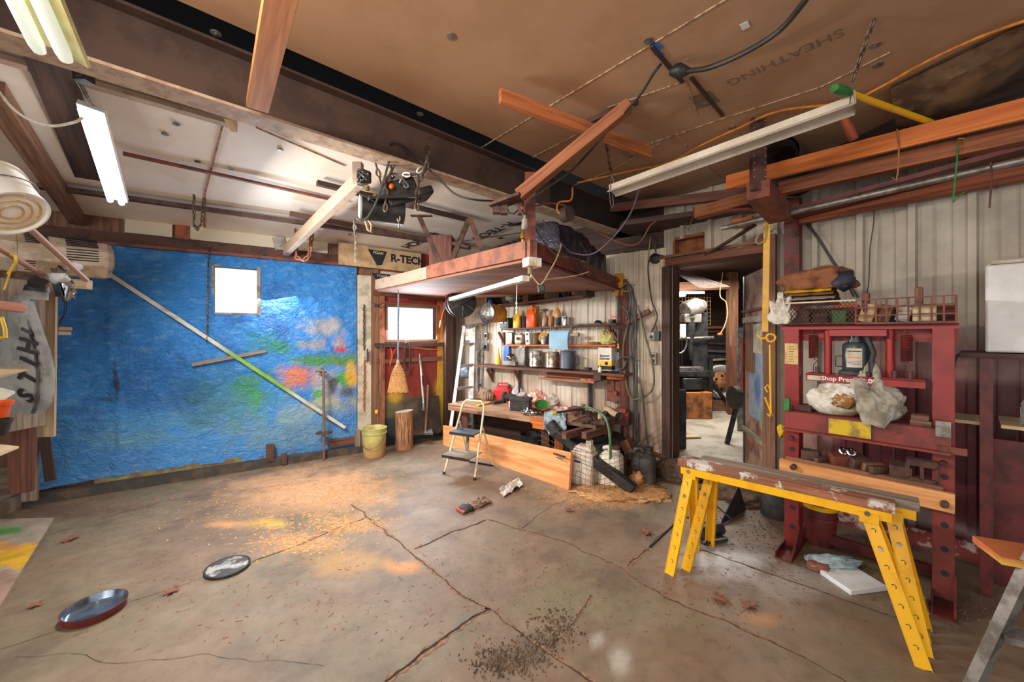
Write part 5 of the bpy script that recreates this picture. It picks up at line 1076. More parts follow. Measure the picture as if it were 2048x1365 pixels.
cord('cord', 'tan cord dropping down the cream wall beside the door frame', [SP(*a, .04) for a in ((1302, 470), (1296, 520), (1298, 560), (1304, 610), (1312, 650), (1313, 662))], .006, M['tancord'])
cord('cord', 'dark cord dropping to the round outlet beside the door', [SP(*a, .05) for a in ((1298, 520), (1296, 545), (1303, 600), (1314, 630), (1310, 650), (1302, 665))], .006, M['cord'])
t = thing('outlet_box', 'upper cream outlet box with dark round plug beside the door frame', 'outlet', SP(1308, 672, .04)); mb = MB(F(SP(1304, 673, .04), ang(SW))); mb.box((0, 0, 0), (.07, .06, .09)); mb.build('box', M['cream'], t, bevel=.005); mb = MB(F(SP(1315, 672, .05), ang(SW))); mb.box((0, 0, 0), (.055, .06, .10)); mb.build('breaker', M['black'], t); mb = MB(); mb.tube([SP(1302, 674, .07), SP(1302, 674, .085)], .018, 12); mb.build('socket', M['darkm'], t)
t = thing('outlet_box', 'lower cream outlet box with two sockets beside the door frame', 'outlet', SP(1308, 717, .04)); mb = MB(F(SP(1307, 717, .04), ang(SW))); mb.box((0, 0, 0), (.08, .06, .13)); mb.build('box', M['cream'], t, bevel=.008)
for z in (-.03, .03):
    mb = MB(F(SP(1306, 717, .075), ang(SW))); mb.box((.0, 0, z), (.03, .008, .035)); mb.build('socket', M['darkm'], t, bevel=.003)
# ---- on the bench
t = thing('gas_can', 'red plastic gas can standing on the left part of the bench', 'gas can', BP(1006, 800)); c = BP(1006, 801); fr = F(c, -.35)
def gascan(c, fr, t, w_, d, h, m):
    mb = MB(fr); mb.box((0, 0, h * .34), (w_, d, h * .68)); mb.box((0, 0, h * .76), (w_, d, h * .18), taper=.62); mb.build('body', m, t, bevel=.014)
    mb = MB(fr); mb.tube([(-w_ * .30, 0, h * .80), (-w_ * .28, 0, h * 1.0), (w_ * .28, 0, h * 1.0), (w_ * .34, 0, h * .80)], .014, 8); mb.build('handle', m, t)
    mb = MB(fr); mb.tube([(w_ * .38, 0, h * .78), (w_ * .42, 0, h * .92)], .02, 12); mb.build('cap', M['black'], t)
gascan(c, fr, t, .25, .17, .25, M['redpl'])
t = thing('circular_saw', 'red and grey power saw resting behind the gas can on the bench', 'power saw', BP(978, 790)); c = BP(983, 789) + V((0, 0, .12)); fr = F(c, -.5)
mb = MB(fr); mb.box((-.09, 0, .10), (.10, .14, .12)); mb.build('motor_cover', M['redpl'], t, bevel=.02); mb = MB(fr); mb.box((.05, 0, .08), (.20, .15, .10)); mb.box((.17, 0, .09), (.10, .10, .10)); mb.build('housing', M['greyw'], t, bevel=.02); mb = MB(fr); mb.tube([(-.02, 0, .15), (.0, 0, .21), (.12, 0, .21), (.15, 0, .14)], .016, 8); mb.build('handle', M['darkm'], t); mb = MB(fr); mb.box((-.03, 0, .0), (.26, .17, .06)); mb.box((-.05, .0, -.07), (.12, .10, .10)); mb.build('base', M['greyw'], t, bevel=.012)
t = thing('work_glove', 'brown leather work glove draped upright beside the gas can', 'glove', BP(972, 802)); c = BP(972, 801); mb = MB(F(c, -.4)); mb.blob((0, 0, 0), (.13, .05, .12), 21, .3, 1.6, 3); mb.build('palm', M['glove'], t)
for k in range(4):
    mb = MB(F(c, -.4)); mb.tube([(.02 + .035 * k, -.02, .07), (.03 + .036 * k, -.055, .10), (.025 + .036 * k, -.065, .03)], [.017, .018, .014], 8); mb.build('finger', M['glove'], t)
mb = MB(); mb.beam(BP(955, 812, BZ + .012), BP(984, 805, BZ + .012), .04, .02); one('level', 'yellow bar tool lying flat on the bench edge', 'tool', mb, M['yellow'], bevel=.004)
mb = MB(); mb.beam(BP(984, 806, BZ + .02), BP(1003, 803, BZ + .02), .09, .04); one('wood_block', 'dark low block on the bench beside the yellow bar tool', 'block', mb, M['wdark'], bevel=.004)
t = thing('flashlight', 'dark grey handheld light with square head lying on the bench', 'light', BP(1014, 803)); c = BP(1008, 806); mb = MB(F(c, -.4)); mb.box((0, 0, .075), (.05, .10, .15), Matrix.Rotation(.12, 3, 'Y')); mb.build('head', M['rubber'], t, bevel=.015); mb = MB(F(c, -.4)); mb.tube([(.02, 0, .085), (.18, .02, .09)], [.055, .03], 12); mb.build('body', M['rubber'], t)
t = thing('toolbox', 'black plastic utility box with lid on the bench front', 'toolbox', BP(1043, 820)); c = BP(1042, 821); fr = F(c, -.30); mb = MB(fr); mb.box((0, 0, .065), (.25, .15, .13)); mb.build('body', M['rubber'], t, bevel=.006); mb = MB(fr); mb.box((0, 0, .145), (.27, .17, .035)); mb.build('lid', M['rubber'], t, bevel=.006); mb = MB(fr); mb.box((.13, 0, .11), (.012, .05, .05)); mb.build('latch', M['black'], t)
def rag(name, label, px, py, r, seed, m, cat='rag', amp=.55, fr=1.7, z=BZ, sub=4):
    mb = MB(); mb.blob(BP(px, py, z), r, seed, amp, fr, sub); return one(name, label, cat, mb, m)
rag('rag', 'grey checked rag heaped behind the black utility box', 1043, 803, (.13, .10, .14), 31, pm('checked_rag', (196, 188, 182), (150, 136, 132), 30, .9))
rag('rag', 'red and white rag heaped on the bench behind the blue rag', 1075, 808, (.14, .10, .13), 33, M['ragr'])
rag('rag', 'dusty cream rag at the right end of the rag heap', 1104, 812, (.11, .08, .10), 35, M['ragw'])
rag('rag', 'small pinkish rag beside the black utility box', 1024, 817, (.05, .05, .06), 37, M['ragr'], sub=3)
rag('rag', 'white and pink crumpled paper towel on the bench right part', 1130, 826, (.15, .06, .05), 39, M['ragr'])
mb = MB(); mb.blob(BP(1065, 830, BZ + .0), (.11, .05, .055), 41, .45, 3, 4); one('foil_bag', 'crumpled shiny foil bag on the front edge of the bench', 'bag', mb, M['chrome'])
t = thing('bowl', 'orange bowl with green inside among the rags on the bench', 'bowl', BP(1083, 825)); c = BP(1083, 824); fr = F(c + V((0, 0, .01)), 0, .5); mb = MB(); mb.lathe([(0, 0), (.04, 0), (.09, .06), (.10, .10), (.094, .10)], fr, 24, caps=False); mb.build('shell', M['orangepl'], t); mb = MB(); mb.lathe([(.094, .10), (.08, .06), (0, .03)], fr, 24, caps=False); mb.build('lining', M['green'], t)
mb = MB(); c = BP(1108, 828)
def ragd(u, v):
    x = (u - .5); r = BP(1085 + 52 * u, 836 - 16 * (1 - v) + 0 * u); e = BP(1084 + 54 * u, 842)
    top = BP(1085 + 52 * u, 824 + 16 * v); k = noise.noise(V((u * 5, v * 4, 3))) * .02
    if v < .45: return BP(1088 + 44 * u, 822 + 22 * v / .45) + V((0, 0, .012 + abs(k) + .03 * math.sin(math.pi * u) * (1 - v / .45)))
    w_ = (v - .45) / .55; p = BP(1088 + 44 * u, 844); return p + V((.015 * math.sin(u * 14) * w_ - .01, -.02 - abs(k) - .01 * math.cos(u * 20), .012 - .16 * w_ * (1 - .5 * abs(2 * u - 1) ** 1.5)))
mb.grid(ragd, 30, 24); mb.grid(lambda u, v: V(ragd(1 - u, v)) + V((0, .004, -.003)), 30, 24); one('rag', 'pale blue grey rag drooping over the front edge of the bench', 'rag', mb, M['rag'])
t = thing('hand_tool', 'long black tool with yellow end lying across the bench right part', 'tool', BP(1130, 818)); mb = MB(); a, b = BP(1112, 826, BZ + .05), BP(1165, 818, BZ + .08); mb.tube([a, b], [.012, .016], 10); mb.build('shaft', M['black'], t); mb = MB(); mb.tube([a, a + (a - b).normalized() * .05], .018); mb.build('end', M['yelpl'], t)
mb = MB(F(BP(1155, 829), -.5)); mb.box((0, 0, .045), (.15, .10, .09)); one('rust_box', 'small rusty steel box on the bench beside the vise parts', 'box', mb, M['rustred'], bevel=.004)
mb = MB(); mb.beam(BP(1110, 822, BZ + .02), BP(1160, 815, BZ + .05), .10, .02); one('cloth_strip', 'pale folded cloth strip under the long black tool', 'cloth', mb, M['ragw'])
for k, (px, py, r, h, lbl) in enumerate(((1167, 828, .018, .10, 'upright bolt with yellow collar on the bench right part'), (1224, 815, .035, .15, 'upright brown pipe offcut standing at the bench back right'), (1201, 838, .03, .06, 'short round wood plug standing on the bench right end'))):
    t = thing('pipe_offcut', lbl, 'pipe', BP(px, py)); lbody(t, [(r, 0), (r, h), (r * .7, h), (r * .7, h - .02), (0, h - .02)], BP(px, py), M['rust'] if k < 2 else M['tan'], 16)
    if k == 0: lbody(t, [(.03, .03), (.03, .05), (.018, .05)], BP(px, py), M['brass'], 12, 'collar'); lbody(t, [(.03, .10), (.03, .115), (0, .115)], BP(px, py), M['steel'], 6, 'head')
t = thing('cardboard_tube', 'long brown cardboard tube lying across the bench right end', 'tube', BP(1215, 830)); mb = MB(); a, b = BP(1196, 808, BZ + .05), BP(1237, 833, BZ + .05); mb.tube([a, b], .038, 16, caps=False); mb.build('wall', M['tan'], t); mb = MB(); mb.tube([a, b - (b - a).normalized() * .005], .034, 16); mb.build('core', M['ink'], t)
mb = MB()
for k in range(46):
    p = BP(1150 + rnd.random() * 80, 826 + rnd.random() * 22); s_ = .012 + .03 * rnd.random(); mb.box(p + V((0, 0, s_ * .3)), (s_ * 1.6, s_, s_ * .6), Matrix.Rotation(rnd.random() * 3, 3, 'Z'))
one('scrap_heap', 'scatter of small rusty scraps covering the right end of the bench', 'scraps', mb, M['rust']); bpy.data.objects['scrap_heap']['kind'] = 'stuff'
for lbl, a, b, w_, h in (('rusty flat plate on the bench near the hose', (1170, 832), (1194, 829), .12, .012), ('rusty angle iron on the bench right end', (1205, 846), (1228, 838), .05, .05), ('small black iron block behind the wood plug', (1208, 830), (1216, 826), .05, .05)):
    mb = MB(); mb.beam(BP(*a, BZ + h / 2), BP(*b, BZ + h / 2), w_, h); one('scrap_iron', lbl, 'scrap iron', mb, M['rust'], bevel=.003)
mb = MB(); mb.blob(SP(1228, 800, .1), (.1, .05, .12), 3, .2, 1.2, 3); 
mb = MB(F(SP(1232, 775, .1), ang(SW))); mb.box((0, 0, 0), (.22, .05, .34)); mb.box((.05, .03, .02), (.09, .04, .14)); mb.tube([(-.02, .05, -.06), (-.02, .09, -.06)], .03); one('vise_plate', 'red oxide steel plate bracket on the wall post above the bench', 'bracket', mb, M['rustred'], bevel=.004)
mb = MB(F(SP(1243, 835, .16), ang(SW))); mb.box((0, 0, 0), (.2, .1, .16)); mb.box((-.02, .05, .09), (.12, .06, .05)); mb.tube([(.04, .05, .05), (.04, .09, .05)], .02); one('hinge_block', 'rusty steel hinge block at the right end of the bench', 'bracket', mb, M['rustred'], bevel=.004)
cord('garden_hose', 'green garden hose drooping from the bench into the white jug', [BP(1160, 818, BZ + .08), BP(1178, 816, BZ + .10), AT(1205, 830, 4.12), AT(1216, 850, 3.95), AT(1220, 880, 3.9), AT(1221, 910, 3.92), AT(1220, 918, 3.93)], .014, M['hose'], 'hose')
# ---- under the bench
mb = MB(); mb.blob(Zp(985, 868) + V((0, .1, .10)), (.16, .12, .16), 51, .5, 2, 4); one('plastic_bag', 'crumpled green plastic bag under the bench behind the stool', 'bag', mb, pm('green_bag', (40, 110, 84), (24, 60, 44), 9, .3))
mb = MB(); mb.blob(Zp(1004, 874) + V((0, .05, .06)), (.10, .08, .10), 53, .4, 2, 3); one('plastic_bag', 'bright green plastic package under the bench', 'bag', mb, pm('bright_green_bag', (60, 150, 56), (30, 70, 30), 9, .3))
mb = MB(); mb.blob(Zp(1030, 880) + V((0, .25, 0)), (.32, .18, .42), 55, .35, 1.6, 4); one('trash_bag', 'big black trash bag pushed under the bench', 'bag', mb, M['film'])
def pot(label, px, py, y, r, h, m, name='bucket', z=0.0):
    c = AT(px, py, y); c.z = z; t = thing(name, label, name.replace('_', ' '), c); lbody(t, [(r * .85, 0), (r, h), (r * 1.04, h), (r * 1.04, h - .012), (r * .96, h - .012), (r * .8, .02), (0, .02)], c, m, 28)
pot('dark bucket of soil under the bench left of the middle leg', 1065, 880, 4.95, .15, .28, M['black'])
pot('black bucket with rim showing between plank and dark pipe', 1113, 915, 4.35, .13, .20, M['black'])
t = thing('tire', 'black tire lying flat under the right end of the bench', 'tire', AT(1195, 890, 4.55) * 1.0); c = AT(1192, 885, 4.6); c.z = .20
for z, l in ((.16, 'upper'), (.34, 'top')):
    pass
mb = MB(); mb.lathe([(.2, 0), (.31, .0), (.34, .04), (.34, .12), (.31, .16), (.2, .16), (.19, .08), (.2, 0)], F(c), 36, caps=False); mb.build('rubber', M['rubber'], t)
mb = MB(); mb.lathe([(.2, 0), (.2, .16), (.18, .16)], F(c), 30, caps=False); mb.build('rim', M['black'], t)
c = AT(1183, 905, 4.25); c.z = .28; t = thing('pan', 'grey metal oil pan set upside down under the bench right end', 'pan', c); lbody(t, [(.22, 0), (.23, .01), (.21, .10), (.19, .12), (0, .12)], c, M['darkm'], 32)
mb = MB(); mb.beam(AT(1182, 960, 4.35) * 1, AT(1240, 960, 4.3), .3, .26); mb2 = mb
c = Zp(1190, 962); c.z = .0; mb = MB(); mb.box(V((c.x + .15, c.y + .55, .13)), (.5, .3, .26)); one('crate', 'dark wooden crate under the bench behind the jugs', 'crate', mb, M['wdark'])
def carboy(label, px, py, w_, d, h, m, rz, name='jug', hs=None, cap=None, hd=True):
    c = Zp(px, py); t = thing(name, label, 'jug', c); fr = F(c, rz); hs = hs or [(0, .93), (.03, 1), (.12, .98), (.3, 1), (.31, .97), (.33, 1), (.62, 1), (.74, .92), (.84, .55), (.86, .5)]; n = 28; vs_ = []
    mb = MB()
    for f_, k in hs:
        for i in range(n):
            a = 2 * math.pi * i / n; ca, sa = math.cos(a), math.sin(a); e = .62
            vs_.append(fr @ V((math.copysign(abs(ca) ** e, ca) * w_ / 2 * k, math.copysign(abs(sa) ** e, sa) * d / 2 * k, f_ * h)))
    mb.add(vs_, [(j * n + i, j * n + (i + 1) % n, (j + 1) * n + (i + 1) % n, (j + 1) * n + i) for j in range(len(hs) - 1) for i in range(n)] + [tuple(range((len(hs) - 1) * n, len(hs) * n))]); mb.build('body', m, t)
    z1 = hs[-1][0] * h
    mb = MB(fr); mb.tube([(w_ * .2, 0, z1 - .02), (w_ * .2, 0, z1 + .03)], .042, 16); mb.build('neck', m, t)
    mb = MB(fr); mb.tube([(w_ * .2, 0, z1 + .02), (w_ * .2, 0, z1 + .055)], .046, 18); mb.build('cap', cap or M['rust'], t)
    if hd: mb = MB(fr); mb.tube([(-w_ * .40, 0, z1 - .08), (-w_ * .34, 0, z1 + .02), (-w_ * .1, 0, z1 + .035), (w_ * .0, 0, z1 - .01)], .024, 10); mb.build('handle', m, t)
carboy('dirty white plastic jug with the green hose in it', 1222, 968, .25, .24, .40, pm('dirty_white_jug', (222, 210, 190), (190, 160, 120), 4, .45, lo=.5, hi=.7), -.5)
carboy('black plastic jug with handle at the foot of the hoses', 1287, 963, .25, .25, .36, pm('dusty_black_jug', (60, 56, 54), (84, 74, 66), 6, .5), -.4, cap=M['black'])
c = Zp(1170, 966); t = thing('square_jug', 'square white plastic jug behind the end of the pine plank', 'jug', c); fr = F(c, -.6); mb = MB(fr); mb.box((0, 0, .17), (.24, .2, .34)); mb.box((0, 0, .37), (.22, .18, .06), taper=.7); mb.build('body', pm('whitish_jug', (214, 200, 184), (180, 156, 136), 5, .5), t, bevel=.018); mb = MB(fr); mb.box((-.04, -.102, .24), (.07, .004, .02)); mb.build('label_mark', M['slate'], t); mb = MB(fr); mb.tube([(.05, 0, .40), (.05, 0, .45)], .04); mb.build('neck', M['cream'], t)
# dark downspout pipe lying slanted
t = thing('downspout', 'black square downspout pipe slanting from the bench leg to the floor', 'pipe', Zp(1265, 985)); a, b = AT(1108, 862, 4.25), Zp(1268, 980, .05); 
mb = MB(); mb.beam(a, b, .10, .10); mb.build('shaft', M['black'], t, bevel=.012); d = (b - a).normalized(); mb = MB(); mb.tube([a - d * .06 + V((0, 0, .05)), a + d * .04], [.062, .066], 16); mb.build('elbow', M['rubber'], t)
# wire mesh panel in front
t = thing('wire_mesh', 'loose sheet of square wire mesh standing before the jugs', 'wire mesh', Zp(1195, 985)); 
def meshpt(u, v):
    x0, x1 = 1070 + 8 * v, 1330; px = x0 + (x1 - x0) * u
    if u < .5: yb = 945 + (993 - 945) * (u / .5)
    else: yb = 993 - 30 * ((u - .5) / .5)
    p = Zp(px, yb - 2); hgt = .44 * (1 - .18 * math.sin(u * 3.1)) + .12 * max(0, u - .75) * 4
    k = noise.noise(V((u * 5, v * 3, 1))) * .03; return p + V((k, k * 1.5 + .05 * v, .006 + hgt * v + .01 * noise.noise(V((u * 9, 0, 5)))))
for i in range(27):
    mb = MB(); mb.tube([meshpt(i / 26, j / 8) for j in range(9)], .0016, 4); mb.build('upright_wire', M['darkm'], t)
for j in range(9):
    mb = MB(); mb.tube([meshpt(i / 40, j / 8) for i in range(41)], .0018, 4); mb.build('cross_wire', M['darkm'], t)
mb = MB(); mb.beam(SP(1275, 895, .2), SP(1330, 915, .05), .03, .035); mb.beam(SP(1250, 880, .3), SP(1262, 905, .3), .12, .1); one('wood_strip', 'dark wood strip nailed low between the wall post and the door frame', 'wood strip', mb, M['wred'])
mb = MB(); mb.blob(Zp(1240, 986), (.42, .22, .022), 61, .3, 2, 4); mb.blob(Zp(1295, 988), (.22, .2, .02), 62, .3, 2, 4); mb.blob(Zp(1275, 972) + V((0, .02, .02)), (.07, .06, .08), 65, .5, 2, 3); sd = one('sawdust_pile', 'low heap of sawdust on the floor around the wire mesh', 'sawdust', mb, M['sawdust']); sd['kind'] = 'stuff'
mb = MB(); mb.blob(Zp(1480, 985) + V((0, .0, -.02)), (.34, .30, .10), 63, .3, 1.6, 4); mb.blob(Zp(1360, 950), (.3, .25, .12), 64, .3, 1.6, 4); dr = one('dirt_mound', 'brown dirt ramp at the doorway threshold behind the sawhorses', 'dirt', mb, M['dirt']); dr['kind'] = 'stuff'
# ================================================================ SHOP PRESS, SAWHORSES, RIGHT SIDE
PL = V((2.057, 2.85, 0)); PX = V((.664, -.748, 0)).normalized(); PW = .735
PF = basis(PL, PX, (0, 0, 1))                      # x along the press, -y towards the camera
def pb(x0, x1, y0, y1, z0, z1, mb=None):
    mb = mb or MB(PF); mb.box(((x0 + x1) / 2, (y0 + y1) / 2, (z0 + z1) / 2), (x1 - x0, y1 - y0, z1 - z0)); return mb
def PP(px, py, off=0.0):                           # surveyed point on the press plane, off towards the camera
    return onw(px, py, ((PL.x, PL.y), (PX.x, PX.y)), off)
pr = thing('shop_press', 'red steel shop press with bottle jack against the corrugated wall', 'shop press', PL + PX * PW / 2)
pred = vmat('worn_red_paint', .45, 8, .3, .05); 
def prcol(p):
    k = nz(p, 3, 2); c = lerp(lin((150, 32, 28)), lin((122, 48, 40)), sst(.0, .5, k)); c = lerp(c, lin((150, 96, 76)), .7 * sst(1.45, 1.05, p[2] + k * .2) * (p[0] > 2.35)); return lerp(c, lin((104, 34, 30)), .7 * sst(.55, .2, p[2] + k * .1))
for x in (0, PW):
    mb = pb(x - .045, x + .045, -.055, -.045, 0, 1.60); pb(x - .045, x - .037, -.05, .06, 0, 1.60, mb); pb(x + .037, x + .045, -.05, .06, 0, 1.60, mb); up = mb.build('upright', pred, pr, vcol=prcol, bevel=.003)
    for z in (.16, .30, .44, .72):
        mb = MB(PF); mb.tube([(x + .005, -.0545, z), (x + .005, -.0565, z)], .017, 14); mb.build('hole', M['ink'], up)
    mb = pb(x - .05, x + .05, -.28, .26, 0, .012); pb(x - .045, x - .037, -.28, .26, .012, .05, mb); mb.add([(x + .04, -.28, .0), (x + .04, -.05, 0), (x + .04, -.05, .17), (x + .05, -.28, .0), (x + .05, -.05, 0), (x + .05, -.05, .17)], [(0, 1, 2), (3, 5, 4), (0, 2, 5, 3)]); mb.build('foot', M['dred'], pr)
    for z in (.56, .80, 1.02 if x == 0 else .80):
        mb = MB(PF); mb.tube([(x, -.09, z), (x, .1, z)], .016, 12); mb.build('pin', M['rust'], pr)
mb = pb(-.06, PW + .06, -.06, -.045, 1.58, 1.61); pb(-.06, PW + .06, .06, .07, 1.50, 1.61, mb); pb(-.06, PW + .06, -.06, .07, 1.60, 1.612, mb); mb.build('head_beam', M['red'], pr)
mb = pb(.22, .50, -.10, .05, 1.535, 1.575); mb.build('jack_plate', M['red'], pr)
mb = MB(PF)
for y, s_ in ((-.10, -1), (.08, 1)):
    pb(-.03, PW + .03, y, y + .012, .865, 1.005, mb)
    pb(-.03, PW + .03, y - (.045 if s_ < 0 else 0), y + (.012 if s_ < 0 else .055), .865, .878, mb); pb(-.03, PW + .03, y - (.0 if s_ < 0 else 0), y + .05, .995, 1.005, mb)
mb.build('bed', pm('faded_press_red', (138, 52, 44), (104, 44, 38), 5, .5), pr)
mb = pb(.22, .43, -.113, -.11, .885, .985); mb.build('warning_label', pm('yellow_label', (206, 172, 26), (140, 120, 50), 9, .6), pr)
mb = pb(PW - .02, PW + .09, -.115, -.105, .87, .91); mb.build('end_strap', M['rustred'], pr)
mb = pb(PW - .03, PW + .03, -.12, -.10, .96, 1.05); mb.build('corner_plate', M['galv'], pr)
mb = pb(.03, PW - .03, .14, .17, .03, .10); mb.build('base_bar', M['dred'], pr)
mb = pb(.09, PW - .07, -.085, -.075, 1.225, 1.272); pb(.09, PW - .07, -.085, .06, 1.262, 1.275, mb); ram = mb.build('ram_plate', M['red'], pr)
mb = MB(); mb.text('Shop Press 22,000', .040, PF @ Matrix(((1, 0, 0, .325), (0, 0, -1, -.0855), (0, 1, 0, 1.247), (0, 0, 0, 1))), .0005, .0008); mb.build('lettering', M['white'], ram)
mb = pb(.10, .175, -.088, -.084, 1.232, 1.262); mb.build('rating_plate', M['cream'], ram)
for x in (.045, .145, .53, .60):
    mb = MB(PF); mb.tube([(x, -.03, 1.25), (x, -.03, 1.32)], .013, 10); mb.build('bolt', M['rust'], pr)
for x in (.199, .508):
    mb = MB(PF); mb.tube([(x, .0, 1.27), (x, .0, 1.58)], .022, 16); mb.build('guide_rod', M['red'], pr)
for x in (.123, .583):
    mb = MB(PF); mb.tube([(x + .018 * math.cos(k * .7) * 1.4, -.03 + .025 * math.sin(k * .7), 1.54 - .16 * k / 150) for k in range(151)], .004, 5); mb.tube([(x, -.03, 1.54), (x - .012, -.03, 1.555), (x, -.03, 1.58)], .003); mb.tube([(x, -.03, 1.38), (x + .02, -.03, 1.36), (x, -.03, 1.33), (x, -.03, 1.28)], .003); mb.build('spring', M['dred'], pr)
jx = .345; jk = thing('bottle_jack', 'dark bottle jack with paper label standing in the middle of the press', 'jack', PF @ V((jx, -.01, 1.275)))
mb = MB(PF @ F((jx, -.01, 1.275))); mb.box((0, 0, .015), (.16, .12, .03)); mb.build('base', M['darkm'], jk, bevel=.004)
mb = MB(); mb.lathe([(.066, .03), (.07, .04), (.07, .195), (.06, .215), (.04, .22), (.04, .235), (.032, .235), (.032, .26), (0, .26)], PF @ F((jx, -.01, 1.275)), 28); mb.build('cylinder', pm('jack_enamel', (48, 58, 62), (34, 38, 42), 6, .3), jk)
mb = MB(PF); vs_ = []
for z in (.055, .18):
    for k in range(9): a = -1.57 + (k - 4) * .145; vs_.append((jx + .0712 * math.cos(a), -.01 + .0712 * math.sin(a), 1.275 + z))
mb.add(vs_, [(k, k + 1, k + 10, k + 9) for k in range(8)]); lb = mb.build('label', M['cream'], jk)
for z0, z1, m in ((.115, .122, 'orangepl'), (.158, .163, 'ink'), (.095, .097, 'ink'), (.085, .087, 'ink'), (.075, .077, 'ink')):
    mb = MB(PF); vs_ = []
    for z in (z0, z1):
        for k in range(9): a = -1.57 + (k - 4) * .125; vs_.append((jx + .0718 * math.cos(a), -.01 + .0718 * math.sin(a), 1.275 + z))
    mb.add(vs_, [(k, k + 1, k + 10, k + 9) for k in range(8)]); mb.build('print_line', M[m], lb)
mb = MB(PF); mb.tube([(jx - .068, -.03, 1.40), (jx - .10, -.035, 1.40), (jx - .10, -.035, 1.33), (jx - .068, -.03, 1.33)], .004); mb.build('carry_handle', M['darkm'], jk)
mb = MB(PF); mb.tube([(jx + .085, -.04, 1.30), (jx + .085, -.04, 1.37)], .018, 12); mb.tube([(jx + .08, -.05, 1.37), (jx + .09, -.05, 1.43), (jx + .06, -.05, 1.53)], .016, 10); mb.build('pump', M['black'], jk)
# label strip on the upright and a green strap
mb = pb(-.04, .04, -.0575, -.0555, 1.33, 1.48); lb = mb.build('paper_scale', pm('yellowed_paper', (206, 176, 116), (170, 132, 84), 9, .8), pr)
mb = MB(PF)
for k in range(7): mb.box((.0, -.058, 1.35 + k * .018), (.03, .001, .003))
mb.build('print_mark', M['ink'], lb)
mb = pb(-.025, .005, -.14, -.10, 1.005, 1.09); one('green_block', 'small green painted steel block on the left end of the press bed', 'block', mb, M['green'])
mb = pb(.05, .12, -.09, .0, 1.005, 1.05); one('wood_block', 'dark brown wood block on the press bed left of the white sack', 'block', mb, M['wdark'], bevel=.003)
mb = pb(.60, .69, -.10, .0, 1.005, 1.035); one('wood_block', 'lower wood block on the press bed right of the grey cloth', 'block', mb, M['wold'], bevel=.003)
mb = pb(.605, .68, -.10, .0, 1.036, 1.066); one('wood_block', 'upper wood block on the press bed right of the grey cloth', 'block', mb, M['wold'], bevel=.003)
# white sack and grey cloth bag on the bed
def sackpt(cx, cz, rx, ry, rz, seed, lean=0, peak=0.0, droop=0.0):
    mb = MB(PF @ F((cx, -.03, 1.005), 0)); bm = bmesh.new(); bmesh.ops.create_icosphere(bm, subdivisions=5, radius=1); so = V((seed * 2.1, seed, 0)); vs_ = []
    for v in bm.verts:
        d = v.co.normalized(); n1 = noise.noise(d * 1.6 + so); n2 = abs(noise.noise(d * 3.2 + so * 2)); n3 = abs(noise.noise(V((d.x * 7 + d.z * 3, d.y * 6, d.z * 2)) + so))
        ph = math.atan2(d.y, d.x); k = 1 + .20 * n1 - .16 * n2 - .05 * n3 + .05 * math.sin(7 * ph + 5 * n1 + 4 * d.z) * (1 - .5 * abs(d.z)); z = (d.z * .5 + .5) ** (.85); zz = z * rz * 2 * k
        if peak: zz += peak * max(0, d.z) ** 3 * (.5 + .5 * math.cos(3 * math.atan2(d.y, d.x) + seed))
        w_ = (1 - .25 * z) * k; yy = d.y * ry * w_; vs_.append((d.x * rx * w_ + lean * z, yy, max(0, zz - .02) - droop * sst(-.10, -.15, yy) * sst(.9, .2, z)))
    fs = [tuple(v.index for v in f.verts) for f in bm.faces]; bm.free(); mb.soft = True; mb.add(vs_, fs); return mb
t = thing('sack', 'crumpled white plastic sack with brown print on the press bed', 'sack', PF @ V((.235, -.05, 1.005))); sackpt(.235, 0, .20, .12, .125, 3, .07, .03).build('cloth', M['sack'], t)
mb = MB(PF @ F((.30, -.150, 1.11), 0, .35)); mb.blob((0, 0, 0), (.055, .012, .05), 5, .5, 2.2, 3, floor=False); mb.build('print', pm('brown_print', (150, 102, 52), (206, 186, 150), 26, .5, lo=.55, hi=.6), t)
mb = sackpt(.47, 0, .16, .19, .13, 8, -.05, .16, .10); one('cloth_bag', 'grey canvas cloth bag slumped on the press bed', 'cloth bag', mb, M['canvas'])
# wire basket on the head
bk_ = thing('wire_basket', 'rusty wire basket shelf full of tools on top of the press', 'basket', PF @ V((PW / 2, 0, 1.612)))
x0, x1, y0, y1, z0, z1 = -.06, PW + .05, -.13, .13, 1.615, 1.765; xm = .36
mb = pb(x0, x1, y0, y1, z0, z0 + .008); mb.build('floor_plate', M['rust'], bk_)
mb = MB(PF)
for k in range(10):
    x = xm + (x1 - xm) * k / 9; mb.box((x, y0, (z0 + z1) / 2), (.009, .006, z1 - z0))
for k in range(4): mb.box(((xm + x1) / 2, y0 - .003, z0 + (z1 - z0) * k / 3), (x1 - xm, .005, .008))
mb.build('grid_front', M['rustred'], bk_)
mb = MB(PF)
for k in range(-8, 22):
    for s_ in (1, -1):
        xa = x0 + k * .022; xb = xa + .10; za, zb_ = (z0, z1) if s_ > 0 else (z1, z0); a, b = V((xa, y0, za)), V((xb, y0, zb_))
        if b.x < x0 or a.x > xm: continue
        if a.x < x0: a = a + (b - a) * ((x0 - a.x) / (b.x - a.x))
        if b.x > xm: b = a + (b - a) * ((xm - a.x) / (b.x - a.x))
        mb.tube([a, b], .0022, 4)
mb.build('mesh_front', M['rust'], bk_)
mb = MB(PF); mb.box(((x0 + xm) / 2, y0 - .003, z1), (xm - x0, .008, .01)); mb.box((x0, y0, (z0 + z1) / 2), (.01, .01, z1 - z0)); mb.build('pale_edge', M['wpale'], bk_)
mb = pb(x1 - .006, x1, y0, y1, z0, z1); pb(x0, x1, y1 - .006, y1, z0, z1 - .03, mb); mb.build('back_sheet', M['rustred'], bk_)
